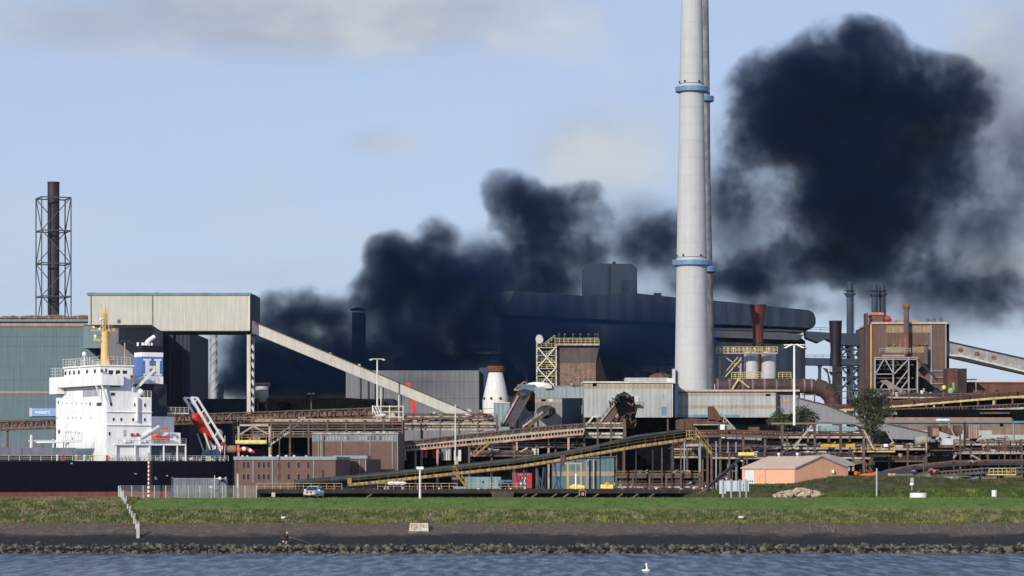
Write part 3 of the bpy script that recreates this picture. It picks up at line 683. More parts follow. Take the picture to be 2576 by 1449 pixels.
    SB().sb(U1 - 2.6, U1 + 1.7 - .004, ve - 4.6, ve - .004, SZ(992, U1, 28), zb0 - .003).build('wing_end_box', sw, br)
    for v in (.2, 3.2): SB().beam(SP(U1 + .2, v, zb0 - 3.4), SP(U1 + 1.6, v - .4, zb0), .28).build('wing_brace', sw, br)
    SB().sb(um + .6, U1 - 3.0, 1.0, 6, zt, SZ(940, U1, 2)).build('bridge_aft_house', sw, t)
    vw0, vw1 = SV(249, U1 + 1.2), SV(158, U1 + 1.2); zw = SZ(925, U1, 14)
    wh = SB().sb(U1 - 6.5, U1 + .9, vw0, vw1, zb1 + .003, zw).build('wheelhouse', sw, t)
    SB().sb(U1 - 6.8, U1 + 1.25, vw0 - .3, SV(200, U1 + 1.2), zw + .003, zw + .3).sb(U1 - 2, U1 + 1.25, SV(196, U1 + 1), vw1, zw + .003, zw + .35).build('wheelhouse_roof', sw, wh)
    for zx in (460, 545, 630, 728, 895, 1050, 1190, 1280):
        p = (160 + zx / 5.367) * .67083; v = SV(p, U1 + .92); SB().sb(U1 + .902, U1 + .95, v - .5, v + .5, SZ(941.5, U1, 14), SZ(932, U1, 14)).build('bridge_window', glass, wh)
    for k in range(3): u = U1 - 1.5 - k * 1.6; SB().sb(u - .5, u + .5, vw0 - .05, vw0 - .002, SZ(942, U1, 5), SZ(932, U1, 5)).build('bridge_window', glass, wh)
    rails('roof_railing', [(U1 + 1, vw0), (U1 + 1, vw1), (U1 - 6, vw1)], zw + .3, t, offwhite, 1.7, 1.3)
    rails('roof_railing', [(U1 - 6, vw0), (U1 + 1, vw0)], zw + .3, t, offwhite, 1.7, 1.0)
    rails('wing_railing', [(U1 + 1.6, vw1 + .5), (U1 + 1.6, ve), (U1 - 2.5, ve)], zb1, t, offwhite, 2.0, 1.6)
    rails('aft_railing', [(U0, 1.1), (um, 1.1)], za, t, offwhite, 1.3, .8, .09)
    # mast
    mu, mv = U1 - 3.2, SV(264, U1 - 3.2); zm0 = zw + .3; zz = lambda py: SZ(py, mu, mv)
    ma = MB().cyl(SP(mu, mv, zm0), SP(mu, mv, zz(833)), .95, .75, 14).cyl(SP(mu, mv, zz(833)), SP(mu, mv, zz(770)), .3, .15, 8)
    for s in (-1.6, 1.6): ma.beam(SP(mu, mv + s * 1.3, zm0), SP(mu, mv, zz(895)), .35, .9).beam(SP(mu - s, mv, zm0), SP(mu, mv, zz(898)), .35, .9)
    ma = ma.build('mast', mastc, t)
    fr = MB()
    for dx in (-.75, .75):
        fr.beam(SP(mu + dx, mv + .6, zz(833)), SP(mu + dx * .6, mv, zz(772)), .14).beam(SP(mu + dx, mv - .6, zz(833)), SP(mu + dx * .6, mv, zz(772)), .14)
        fr.beam(SP(mu + dx, mv, zz(815)), SP(mu - dx, mv, zz(800)), .12).beam(SP(mu + dx, mv, zz(800)), SP(mu - dx, mv, zz(785)), .12)
    fr.build('lattice_top', mastc, ma)
    MB().beam(SP(mu + 3.2, mv, zz(832)), SP(mu - 2.2, mv, zz(832)), .35, .35).beam(SP(mu - .5, mv, zz(842)), SP(mu - 2.2, mv, zz(826)), .4).build('upper_yard', mastc, ma)
    MB().beam(SP(mu + 2.5, mv, zz(855)), SP(mu, mv, zz(858)), .6, .5).build('lower_yard', mastc, ma)
    MB().beam(SP(mu + 2.4, mv, zz(843)), SP(mu + .7, mv, zz(844)), .15, .2).build('radar_scanner', bluep, ma)
    for (du, py, r) in ((2.6, 824, .28), (1.2, 828, .3), (2.2, 846, .33), (.9, 803, .3), (2.2, 851, .2)): MB().ball(SP(mu + du, mv, zz(py)), r).build('antenna_dome', white, ma)
    for d0, d1, p0_, p1_ in ((.7, 1.1, 772, 764), (-.1, -.1, 772, 760), (-1.6, -1.6, 832, 812)): MB().cyl(SP(mu + d0, mv, zz(p0_)), SP(mu + d1, mv, zz(p1_)), .05).build('whip_antenna', mastc, ma)
    # satcom dome post and small antennas
    du, dv = U1 - .5, SV(212, U1 - .5)
    s_ = MB().cyl(SP(du, dv, zw), SP(du, dv, SZ(897, du, dv)), .14, .12).build('satcom_post', white, t)
    MB().ball(SP(du, dv, SZ(891, du, dv)), .5, (1, 1, 1.15)).build('satcom_dome', white, s_)
    mb = MB()
    for s in (-1.1, 1.1): mb.beam(SP(du, dv, SZ(912, du, dv)), SP(du, dv + s * 1.8, SZ(902, du, dv)), .08).beam(SP(du, dv + s * 1.8, SZ(905, du, dv)), SP(du, dv + s, SZ(897, du, dv)), .06)
    mb.build('loop_antenna', offwhite, s_)
    for px, ph in ((159, 905), (187, 912), (226, 902), (232, 908), (242, 910), (203, 908)):
        v = SV(px, U1); MB().cyl(SP(U1, v, zw), SP(U1, v, SZ(ph, U1, v)), .09, .06).ball(SP(U1, v, SZ(ph, U1, v)), .16).build('small_antenna', offwhite, t)
    for px in (275, 282): v = SV(px, U1 - 6); SB().sb(U1 - 6.3, U1 - 5.8, v - .3, v + .3, zw + .4, zw + 1.7).build('fire_box', mk('faded_red', (.45, .10, .09), .6, .1), t)
    # funnel and casing
    f0v = 8.0; uf0, uf1 = SU(410, f0v), SU(357, f0v); vf1 = SV(338, uf1)
    zf = lambda py: SZ(py, uf0, f0v)
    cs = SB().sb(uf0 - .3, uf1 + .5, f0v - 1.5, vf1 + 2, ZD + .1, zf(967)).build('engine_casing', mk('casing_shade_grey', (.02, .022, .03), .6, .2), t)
    fn = SB().sb(uf0, uf1, f0v, vf1, zf(966), zf(886)).build('funnel', funnelb, t)
    SB().sb(uf0 - .03, uf1 + .03, f0v - .03, vf1 + .03, zf(966) + .01, zf(947)).build('funnel_white_band', sw, fn)
    SB().sb(uf0 - .03, uf1 + .03, f0v - .03, vf1 + .03, zf(898), zf(887)).build('funnel_white_band', sw, fn)
    SB().sb(uf0 - .06, uf1 + .06, f0v - .06, vf1 + .06, zf(886.9), zf(870)).build('funnel_top', mk('funnel_black', (.008, .008, .01), .5, .1), fn)
    cream = mk('emblem_cream', (.72, .70, .58), .5, .04)
    H = SB(); ux = lambda px: SU(px, f0v - .05)
    def hb(pa, ya, pb, yb): H.sb(ux(pb), ux(pa), f0v - .07, f0v - .008, zf(yb), zf(ya))
    hb(366, 908, 376, 941); hb(393, 908, 402, 941); hb(376.05, 921, 392.95, 928)
    for a, b2 in ((361, 380.5), (388, 407)): hb(a, 903.5, b2, 907.95); hb(a, 941.05, b2, 945)
    H.build('emblem_letter', cream, fn)
    for px, r in ((347, .25), (360, .35), (374, .4), (382, .22)): u = SU(px, f0v + 2); MB().cyl(SP(u, f0v + 2, zf(871)), SP(u, f0v + 2, zf(862)), r).build('exhaust_pipe', sw, fn)
    u = SU(366, f0v + 2); MB().cyl(SP(u, f0v + 2, zf(870)), SP(u - .6, f0v + 2, zf(858)), .5).cyl(SP(u - .6, f0v + 2, zf(858)), SP(u - 2.1, f0v + 2, zf(846)), .5, .45).build('main_exhaust', sw, fn)
    # provision crane
    cu, cv = SU(331, 3), 3.0; cz = lambda py: SZ(py, cu, cv)
    cr = thing('c', None, None, (0, 0, 0)); bpy.data.objects.remove(cr)
    cb = MB().cyl(SP(cu, cv, za), SP(cu, cv, cz(972)), .8, .7, 12).cyl(SP(cu, cv, cz(972)), SP(cu, cv, cz(945)), .35).beam(SP(cu + .7, cv, cz(972)), SP(cu + .3, cv, cz(940)), .25).build('crane_post', sw, t)
    MB().beam(SP(SU(339, cv), cv, cz(981)), SP(SU(390, cv), cv, cz(928.5)), .45, .5).build('crane_jib', sw, cb)
    MB().beam(SP(SU(337, cv), cv, cz(960)), SP(SU(388, cv), cv, cz(929)), .06).beam(SP(cu, cv, cz(942)), SP(SU(337, cv), cv, cz(960)), .08).beam(SP(SU(322, cv), cv, cz(965)), SP(SU(334, cv), cv, cz(938)), .15).build('crane_stay', offwhite, cb)
    SB().sb(SU(334, 2), SU(331, 2), 1.8, 2.6, cz(950), cz(946)).build('crane_lamp', redp, cb)
    MB().ball(SP(SU(353, 1.6), 1.6, za + 1), .7, (1, 1, 1.1)).build('vent_head', sw, t)
    # poop: boat deck roof, after house, open shelter
    zr = SZ(1116, 22, 0)
    up0 = SU(468, .4); bd = SB().sb(up0, SU(288, .4), .3, 27, zr - .35, zr).build('boat_deck', sw, t)
    SB().sb(SU(455, 3), U0 - .002, 3.2, 25, zr + .003, SZ(1088, U0, 3)).sb(SU(438, 6), U0 - .002, 6, 24, SZ(1088, U0, 3), SZ(1047, U0, 3)).build('after_house', sw, t)
    ud = SU(470, 8); zd2 = SZ(1041, ud, 8); SB().sb(ud, U0 - .002, 7, 24, zd2 + .003, zd2 + .2).build('upper_deck_slab', sw, t)
    rails('upper_deck_railing', [(ud, 7.1), (U0 - .1, 7.1)], zd2 + .2, t, offwhite, 1.15, 1.0, .08)
    ms = mk('machinery_grey', (.14, .165, .19), .6, .35, 1.2)
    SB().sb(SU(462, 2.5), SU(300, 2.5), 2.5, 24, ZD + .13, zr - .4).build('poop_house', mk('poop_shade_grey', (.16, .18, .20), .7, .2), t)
    for px in (292, 340, 376, 412, 446, 467): u = SU(px, .5); SB().sb(u - .12, u + .12, .4, .7, ZD + .1, zr - .35).build('deck_stanchion', sw, t)
    rr = random.Random(11)
    for k in range(34):
        px = rr.uniform(296, 465) if k < 22 else rr.uniform(465, 580); u = SU(px, 1.4); s = rr.uniform(.18, .5); z = ZD + .12
        kind = rr.random()
        (MB().cyl(SP(u - s, 1.4, z + s), SP(u + s, 1.4, z + s), s, n=10) if kind < .4 else MB().ball(SP(u, 1.4, z + s), s) if kind < .6 else SB().sb(u - s, u + s, 1.2, 1.7, z, z + s * 2.2)).build('deck_fitting', (ms, offwhite, darks, sw)[rr.randrange(4)], t)
    for px in (301, 309, 318, 326, 333, 345, 352): u = SU(px, 1); MB().beam(SP(u, 1, ZD + .1), SP(u + .35, 1, ZD + 1.2), .12).build('roller_fairlead', galv, t)
    rails('poop_railing', [(.6, 1.2), (30, .15)], ZD + .1, t, offwhite, 1.1, 1.1, .07)
    rails('main_deck_railing', [(30, .15), (L, .15)], ZD + .1, t, offwhite, 1.15, 2.4, .09)
    rails('boat_deck_railing', [(up0, .4), (SU(290, .4), .4)], zr, t, offwhite, 1.1, 1.2, .05)
    for px in (520, 530, 540): u = SU(px, 6); MB().cyl(SP(u - .9, 6, ZD + 1.4), SP(u + .7, 6, ZD + 1.4), 1.2, n=14).build('mooring_winch', mk('winch_blue', (.03, .06, .10), .6, .3), t)
    # rescue boat and davit
    zq = zr + .2; u0, u1 = SU(424, 1.2), SU(380, 1.2)
    rb = MB().beam(SP(u0, 1.2, zq + 1.0), SP(u1 - .8, 1.2, zq + 1.0), 1.6, .95).add([SP(u1 - .8, .5, zq + .5), SP(u1 - .8, 1.9, zq + .5), SP(u1 - .8, 1.9, zq + 1.45), SP(u1 - .8, .5, zq + 1.45), SP(u1 + .4, 1.2, zq + 1.3)], [(0, 1, 4), (1, 2, 4), (2, 3, 4), (3, 0, 4)]).build('rescue_boat', mk('boat_orange_red', (.45, .06, .02), .5, .15), t)
    MB().ball(SP(SU(390, 1.1), 1.1, zq + 1.6), .6, (1.4, .8, .7)).build('rescue_boat_hood', orangep, rb)
    MB().beam(SP(SU(425, 1.3), 1.3, zr), SP(SU(425, 1.3), 1.3, zr + 1.1), .2).beam(SP(SU(385, 1.3), 1.3, zr), SP(SU(385, 1.3), 1.3, zr + .9), .2).build('boat_cradle', offwhite, rb)
    u, n = SU(414, 1.2), 9; mb = MB()
    arc = [SP(u + cos(pi * k / n) * .75, 1.2, SZ(1085, u, 1) + sin(pi * k / n) * .75) for k in range(n + 1)]
    for a, b2 in zip(arc, arc[1:]): mb.beam(a, b2, .35)
    mb.build('davit_cover', orangep, rb)
    jb = MB().beam(SP(SU(352, .8), .8, SZ(1103, 20, .8)), SP(SU(400, .8), .8, SZ(1071, 18, .8)), .32, .4).build('hose_crane_jib', sw, t)
    MB().cyl(SP(SU(352, .8), .8, zr), SP(SU(352, .8), .8, SZ(1100, 20, .8)), .35).build('hose_crane_post', sw, jb)
    for px in (331, 345): MB().cyl(SP(SU(px, 1) - .25, .8, zr + 1.9), SP(SU(px, 1) + .25, .8, zr + 1.9), .35, n=12).build('hose_reel', mk('reel_red', (.4, .02, .05), .5, .1), t)
    for px in (316, 322, 356, 362): MB().ball(SP(SU(px, .9), .9, zr + .5), .5, (1.3, 1, .9)).build('liferaft_canister', sw, t)
    # free-fall lifeboat on its ramp
    rv = 12.0; pA = lambda px, py: SP(SU(px, rv), rv, SZ(py, SU(px, rv), rv))
    rp = MB()
    for dv in (-1.8, 1.8):
        o_ = VA * dv; rp.beam(pA(472, 1000) + o_, pA(545, 1126) + o_, .45, .5)
        rp.beam(pA(487, 1001) + o_, pA(553, 1108) + o_, .35, .4).beam(pA(472, 1000) + o_, pA(487, 1001) + o_, .35)
        rp.beam(pA(545, 1126) + o_, pA(545, 1160) + o_, .3).beam(pA(505, 1090) + o_, pA(530, 1160) + o_, .28).beam(pA(553, 1108) + o_, pA(549, 1130) + o_, .3)
    for px, py in ((480, 1014), (497, 1042), (513, 1070), (530, 1099)): rp.beam(pA(px, py) - VA * 1.8, pA(px, py) + VA * 1.8, .25).beam(pA(px, py) - VA * 1.8, pA(px + 8, py - 11) - VA * 1.8, .2)
    rp = rp.build('lifeboat_ramp', sw, t)
    a, b2 = pA(482, 1042), pA(533, 1108); d = (b2 - a); up = Vector((d.z, 0, -d.x)).normalized(); up = up if up.z > 0 else -up
    lb = MB(); q = [a.lerp(b2, f) + up * .1 for f in (0, .1, .5, .9, 1)]; rad = [.4, .95, 1.15, .95, .3]
    for (p, q2), (r0, r1) in zip(zip(q, q[1:]), zip(rad, rad[1:])): lb.cyl(p, q2, r0, r1, 14, True)
    lb = lb.build('lifeboat', mk('lifeboat_red', (.42, .03, .015), .5, .12), t)
    MB().beam(a.lerp(b2, .06) + up * 1.3 - VA * .4, a.lerp(b2, .28) + up * 1.6 - VA * .4, 1.2, .8).build('lifeboat_canopy', orangep, lb)
    for f in (.45, .6, .75): c = a.lerp(b2, f) + up * .7 - VA * 1.3; MB().beam(c, c + d.normalized() * .5, .1, .3).build('lifeboat_window', darks, lb)
    MB().ball(pA(551, 1090), .8, (1, 1, 1.2), jit=.15, rnd=rr).ball(pA(553, 1100), .6).build('ramp_winch', offwhite, rp)
    MB().cyl(SP(SU(565, 3), 3, ZD), SP(SU(566, 3), 3, SZ(1096, 2, 3)), .12).build('ensign_staff', galv, t)
    MB().beam(SP(SU(562, 3), 3, SZ(1112, 2, 3)), SP(SU(559, 3), 3, SZ(1122, 2, 3)), .3, .8).build('furled_ensign', redp, t)
    # hatch covers, gantry bits forward
    zh = SZ(1126, 45, 3)
    for k in range(3):
        u0 = SU(192, 3) + k * 12.2; SB().sb(u0, u0 + 12, 3, 26, ZD + 1.2, zh + .0).build('hatch_cover', hatchg, t)
    SB().sb(SU(192, 3) + .3, L - 2, 3.3, 25.6, ZD + .1, ZD + 1.197).build('hatch_coaming', mk('coaming_dark', (.015, .015, .02), .7, .2), t)
    cu, cv = SU(79, 6), 6; MB().cyl(SP(cu, cv, zh), SP(cu, cv, SZ(1094, cu, cv)), .35, .3).beam(SP(SU(72, 6), cv, SZ(1109, cu, cv)), SP(SU(138, 6), cv, SZ(1108, cu, cv)), .3, .35).beam(SP(SU(134, 6), cv, zh), SP(SU(134, 6), cv, SZ(1104, cu, cv)), .35).build('deck_crane', offwhite, t)
    for px in (8, 26, 38, 50, 62, 90, 108, 160, 166): u = SU(px, 8); MB().cyl(SP(u, 8, zh), SP(u, 8, SZ(1115, u, 8)), .1).build('hatch_post', yellowp, t)
    SB().sb(SU(206, 5), SU(158, 5), 5, 20, SZ(1113, 40, 5), SZ(1106, 40, 5)).build('store_platform', sw, t)
    rails('store_railing', [(SU(206, 5), 5), (SU(160, 5), 5)], SZ(1106, 40, 5), t, offwhite, 1.5, .9)
    SB().sb(SU(174, 5.5), SU(170, 5.5), 5.5, 6, zh, SZ(1113, 40, 5)).build('platform_leg', sw, t)
    u = SU(159.5, .1); n = 12; mb = MB(); arc = [SP(u + cos(2 * pi * k / n) * .5, .08, ZD + .75 + sin(2 * pi * k / n) * .5) for k in range(n + 1)]
    for a_, c_ in zip(arc, arc[1:]): mb.beam(a_, c_, .16)
    mb.build('life_ring', mk('ring_red', (.62, .08, .07), .5, .05), t)
    for px, m_ in ((213, white), (192, byellow), (227, mk('crew_green', (.1, .4, .08), .7, .1)), (234, redp), (144, white), (269, redp)):
        u = SU(px, .8); MB().cyl(SP(u, .8, ZD + .1), SP(u, .8, ZD + .9), .22).ball(SP(u, .8, ZD + 1.1), .3).build('deck_drum', m_, t)
    MB().beam(SP(SU(196, 2), 2, SZ(1128, 40, 2)), SP(SU(216, 2), 2, SZ(1150, 38, 2)), .25).build('gangway', hatchg, t)
ship()
# ---------------------------------------------------------------- works buildings
beige = mk('beige_cladding', (.44, .42, .37), .6, .08, .1, .11, rib=.9, ribdepth=.007)
teal = mk('teal_cladding', (.092, .145, .165), .6, .1, .08, .1, rib=.9, ribdepth=.007)
tealtrim = mk('blue_grey_trim', (.12, .19, .23), .5, .08)
tanb = mk('tan_band', (.30, .22, .16), .7, .15, .4, .15)
greyc = mk('grey_cladding', (.14, .145, .16), .6, .1, .1, .1, rib=.9, ribdepth=.01)
navyc = mk('navy_shade_cladding', (.018, .024, .042), .6, .15, .1, .15, rib=1.2, ribdepth=.05)  # colour of the navy hall; on end walls it paints their shade
paleg = mk('pale_ribbed_cladding', (.33, .35, .34), .6, .12, .15, .14, rib=1.1, ribdepth=.02, rust=.12, rustcol=(.24, .16, .11))
brick = mk('brown_brick', (.135, .082, .066), .85, .14, .4, .08)
brownc = mk('brown_cladding', (.12, .072, .055), .75, .16, .3, .12, rib=1.0, ribdepth=.02)
rustm = mk('rusty_steel', (.085, .045, .033), .8, .35, .8, .25, rust=.45, rustcol=(.15, .065, .036))
dusty = mk('dusty_brown_steel', (.105, .075, .06), .8, .3, .8, .25, rust=.3)
paled = mk('pale_dusty_steel', (.36, .30, .25), .8, .25, .8, .25, rust=.2)
darkb = mk('soot_shade_black', (.004, .004, .005), .95, .3, .4, .2, spec=.05)  # sooty black that also paints the deep shade of gaps and openings
millc = mk('mill_cladding_haze_navy', (.007, .016, .036), .7, .3, .06, .35, rib=5.5, ribdepth=.12)  # blue-grey cladding taken to navy: smoke shade and haze painted in
millc2 = mk('mill_paler_band', (.018, .03, .052), .7, .12, .05, .15)
gutter = mk('zinc_gutter', (.22, .26, .30), .5, .1)
def bldg(name, label, px0, py0, px1, py1, Y, D, mat, cat='building', part='wall', roof=None, z0=5.3, roofh=1.2, over=.3):
    t = thing(name, label, cat, pt((px0 + px1) / 2, 1172, Y)[:2] + (z0 if z0 is not None else wz(py1, Y),))
    w = MB().box(px0, py0, px1, py1, Y, D, z0=z0).build(part, mat, t)
    if roof: x0, x1, z = wx(px0, Y), wx(px1, Y), wz(py0, Y); MB().bw(x0 - over, x1 + over, Y - over, Y + D + over, z + .004, z + roofh * .45).build('roof_edge', roof, t)
    return t, w

# --- beige bridge house and its sloping conveyor
def beige_house():
    Y = 760.; t = thing('conveyor_house', 'long beige cladded box building spanning high up on a pale pylon', 'building', pt(430, 790, Y))
    x0, x1 = wx(222, Y), wx(629, Y); z0, z1 = wz(831, Y), wz(743, Y); D = 20
    MB().poly([(222, 743), (629, 743), (629, 832), (405, 832), (381, 817), (222, 817)], Y, D).build('wall', beige, t)
    MB().bw(x0 - .3, x1 + .2, Y - .3, Y + D, z1 + .004, z1 + .65).build('roof_edge', tealtrim, t)
    MB().add([(x1 + .02, Y + .2, z0 - .5), (x1 + .9, Y + 4, z0 - .5), (x1 + .9, Y + D, z0 - .5), (x1 + .02, Y + D, z0 - .5), (x1 + .02, Y + .2, z1 + .4), (x1 + .9, Y + 4, z1 + .4), (x1 + .9, Y + D, z1 + .4), (x1 + .02, Y + D, z1 + .4)],
             [(0, 1, 5, 4), (1, 2, 6, 5), (2, 3, 7, 6), (3, 0, 4, 7), (4, 5, 6, 7), (3, 2, 1, 0)]).build('end_wall', navyc, t)  # end face turned from the sun, its shade painted navy
    for px in (229, 384): MB().box(px - .8, 744, px + .8, 816 if px < 300 else 818, Y - .15, .14).build('downpipe', darks, t)
    MB().box(625.5, 744, 628.5, 831, Y - .16, .15).build('corner_trim', mk('cream_trim', (.6, .55, .45), .6, .05), t)
    MB().box(440.5, 804, 453, 817, Y - .1, .09).build('window', mk('window_teal', (.05, .12, .15), .3, .1), t) if False else MB().box(295, 804, 303, 813, Y - .1, .09).build('window', mk('window_teal', (.05, .12, .15), .3, .1), t)
    mb = MB(); mb.box(405, 831.5, 629, 834.5, Y + .2, D - 1); mb.build('floor_beam', darks, t)
    mb = MB()
    for px in (228, 231, 236, 394, 397): mb.cyl(pt(px, 742, Y + 6), pt(px, 735 if px < 300 else 733, Y + 6), .12)
    mb.box(330, 737.5, 395, 740, Y + 6, 1); mb.build('roof_fitting', paled, t)
    # lit cream pylon
    p = thing('pylon', 'tall twin-legged pale pylon under the beige conveyor house', 'pylon', pt(630, 1172, Y)[:2] + (5.5,))
    cm = mk('pylon_cream', (.52, .47, .42), .7, .12, .3, .15)
    MB().box(621, 836, 630, 1172, Y + 1, 2, z0=5.5).build('leg', cm, p); MB().box(632, 836, 638.5, 1172, Y + 7, 2, z0=5.5).build('leg', cm, p)
    mb = MB()
    for k in range(9): a, b_ = 850 + k * 22, 872 + k * 22; mb.beam(pt(629, a, Y + 2), pt(634, (a + b_) / 2, Y + 7), .35).beam(pt(634, (a + b_) / 2, Y + 7), pt(629, b_, Y + 2), .35)
    mb.build('bracing', darks, p); MB().box(618, 832, 640, 842, Y + 1, 8).build('cap', darks, p)
    return t
beige_house()
def sloping():
    Y = 745.; t = thing('sloping_conveyor', 'long beige enclosed conveyor sloping down from the high house', 'conveyor', pt(930, 950, Y))
    a0, a1, b1, b0 = (651, 812), (1216, 1053), (1203, 1063), (652, 844)
    MB().poly([(652, 845), (1180, 1063), (1203, 1063), (1219, 1056), (1212, 1052), (651, 816)], Y, 4.5).build('gallery_wall', beige, t)
    MB().poly([(640, 808), (650, 812.5), (1220, 1052.5), (1220, 1055), (651, 815.8), (641, 812)], Y - .2, 5).build('roof', mk('dark_roof_dust', (.07, .055, .045), .8, .2), t)
    MB().poly([(634, 806), (650.5, 813), (651.5, 845), (634, 837)], Y + 1, 4).build('end_wall', mk('dull_violet_panel', (.11, .10, .13), .7, .1), t)
    MB().box(1219, 1055, 1236, 1083, Y + .5, 5).build('foot_house', beige, t)
    for f in (.32, .45, .95):
        px, py = 652 + f * 560, 830 + f * 222; MB().poly([(px - 3, py - 15), (px + 3, py - 12.5), (px + 3, py + 14), (px - 3, py + 11.5)] if f < .9 else [(px - 8, py - 14), (px + 1, py - 10), (px + 1, py + 11), (px - 8, py + 9)], Y - .1, .08).build('wall_stain', mk('ochre_stain', (.36, .26, .17) if f > .9 else (.42, .38, .31), .7, .2), t)
    for px, py in ((957, 965), (1002, 985)):
        for dx in (0, 6): MB().box(px + dx, py, px + dx + 2.5, 1172, Y + 1 + dx * .3, .6, z0=5.5).build('leg', dusty if dx else offwhite, t)
sloping()

# --- left: big teal hall, overhang box, grey and navy halls
def left_halls():
    Y = 800.
    t = thing('teal_hall', 'large teal ribbed hall with tan bands behind the ship', 'building', pt(100, 1172, Y)[:2] + (5.5,))
    MB().box(-260, 815, 262, 1172, Y, 60, z0=5.3).build('wall', teal, t)
    MB().box(-260, 811.5, 226, 821, Y - .35, .34).build('tan_band', tanb, t); MB().box(-260, 984, 240, 990, Y - .2, .19).build('tan_band', tanb, t)
    MB().box(-260, 803, 232, 809, Y - 1.2, 62).build('roof_edge', tealtrim, t); MB().box(-260, 809.05, 228, 811.3, Y - .6, 60).build('gutter', darks, t)
    for py in (846, 870, 920, 955): MB().box(-260, py, 210, py + .8, Y - .06, .055).build('panel_joint', mk('teal_joint', (.07, .12, .13), .6, .1), t)
    rr = random.Random(4)
    for k in range(9): px = 8 + k * 24 + rr.uniform(-6, 6); MB().ball(pt(px, 802, Y + 8), rr.uniform(1, 2.2), (2.2, 1, .45), 8, 5, .25, rr).build('roof_heap', rustm, t)
    for px in (15, 36, 96, 130, 190): MB().cyl(pt(px, 804, Y + 2), pt(px, 795, Y + 2), .1).build('roof_stub', darks, t)
    mb = MB().rail(pt(-60, 803, Y - .5), pt(232, 803, Y - .5), 1.1, 4, .1); mb.build('roof_railing', paled, t)
    b = thing('overhang_box', 'teal cladded box projecting from the big hall', 'building', pt(240, 850, Y))
    MB().box(210, 818, 262, 875.5, Y - 8, 7.9).build('wall', mk('pale_teal_cladding', (.13, .19, .205), .6, .08, .1, .08, rib=.9, ribdepth=.007), b)
    MB().box(209, 816, 263, 818, Y - 8.3, 8.2).build('roof_edge', tealtrim, b); MB().poly([(222, 875.7), (262, 875.7), (262, 905)], Y - 4, 3.8).build('soffit', navyc, b)
    # blue sign with white lettering
    Yb = Y - .6; s = thing('lettered_sign', 'long blue sign with white lettering on the teal hall', 'sign', pt(110, 1037, Yb))
    MB().box(75, 1027, 215, 1047, Yb, .3).build('sign_panel', mk('sign_blue', (.19, .31, .56), .5, .06), s); MB().box(74, 1026.5, 80.5, 1047.5, Yb - .05, .34).build('end_strip', offwhite, s)
    me = text_mesh('walserij', 1.55, .03, True); o = bpy.data.objects.new('lettering', me); COL.objects.link(o); me.materials.append(white); o.parent = s
    p = Vector(pt(88.5, 1040.5, Yb - .05)) - Vector(s.location); wid = max(v.co.x for v in me.vertices); k = (wx(125, Yb) - wx(88.5, Yb)) / wid
    o.location = p; o.rotation_euler = (pi / 2, 0, 0); o.scale = (k, k * 1.15, 1)
    g_ = thing('grey_hall', 'grey ribbed hall between the teal hall and the dark one', 'building', pt(330, 1172, 790)[:2] + (5.5,))
    MB().box(262, 824, 384, 1172, 788, 50, z0=5.3).build('wall', greyc, g_); MB().box(262, 822, 385, 824, 787.6, 51).build('roof_edge', offwhite, g_)
    MB().add([pt(384.2, 824, 788), pt(398, 830, 808), pt(398, 1172, 808)[:2] + (5.3,), pt(384.2, 1172, 788)[:2] + (5.3,), pt(384.2, 824, 840), pt(398, 830, 840), pt(398, 1172, 840)[:2] + (5.3,), pt(384.2, 1172, 840)[:2] + (5.3,)],
             [(0, 1, 2, 3), (7, 6, 5, 4), (0, 4, 5, 1), (3, 2, 6, 7), (0, 3, 7, 4), (1, 5, 6, 2)]).build('end_wall', navyc, g_)  # navy here is painted shade on the hall's end
    rr = random.Random(9)
    for k in range(8): px = 290 + k * 11; MB().ball(pt(px, 821, 790), rr.uniform(.3, .6), (1.5, 1, .7)).build('roof_vent', offwhite, g_)
    n_ = thing('navy_hall', 'dark navy hall standing under the beige conveyor house', 'building', pt(440, 1172, 812)[:2] + (5.5,))
    for k, (a, b_) in enumerate(((396, 413), (413, 424), (424, 436), (436, 457), (457, 477))): MB().box(a, 834, b_, 1172, 812 + (k % 2) * 1.2, 50, z0=5.3).build('wall_bay', navyc, n_)
left_halls()

# --- lattice chimney
def lattice_chimney():
    Y = 845.; t = thing('lattice_chimney', 'dark steel chimney held in an open square lattice tower', 'chimney', pt(135, 1172, Y)[:2] + (5.5,))
    r = (149.5 - 119.5) / 2 * Y / F; c = wx(134.5, Y)
    st = mk('chimney_dark_steel', (.028, .020, .024), .6, .35, .25, .35)
    fl = MB().cyl((c, Y, 5.5), (c, Y, wz(459, Y)), r * .95, r, 28); fl.cyl((c, Y, wz(461, Y)), (c, Y, wz(458, Y)), r * 1.04, r * 1.04, 28).build('flue', st, t, smooth_=True)
    for py in (500, 560, 640, 740): MB().cyl((c, Y, wz(py, Y) - .15), (c, Y, wz(py, Y) + .15), r * 1.02, n=28).build('flue_band', darks, t)
    fm = mk('lattice_grey', (.055, .06, .075), .6, .25)
    hw = 4.2; A = radians(20)
    cor = [(c + (dx * cos(A) - dy * sin(A)) * hw, Y + (dx * sin(A) + dy * cos(A)) * hw) for dx, dy in ((-1, -1), (1, -1), (1, 1), (-1, 1))]
    for x, y in cor: MB().beam((x, y, 5.5), (x, y, wz(499, Y)), .32).build('lattice_leg', fm, t)
    lv = [499, 582, 664, 747, 830, 912]
    for k, py in enumerate(lv):
        z = wz(py, Y); mb = MB()
        for i in range(4): a, b_ = cor[i], cor[(i + 1) % 4]; mb.beam((*a, z), (*b_, z), .34)
        mb.build('ring_beam', fm, t)
        if k < 5:
            z2 = wz(lv[k + 1], Y); mb = MB()
            for i in range(4):
                a, b_ = (cor[i], cor[(i + 1) % 4]) if (i + k) % 2 else (cor[(i + 1) % 4], cor[i]); mb.beam((*a, z), (*b_, z2), .24)
            mb.build('diagonal', fm, t)
lattice_chimney()
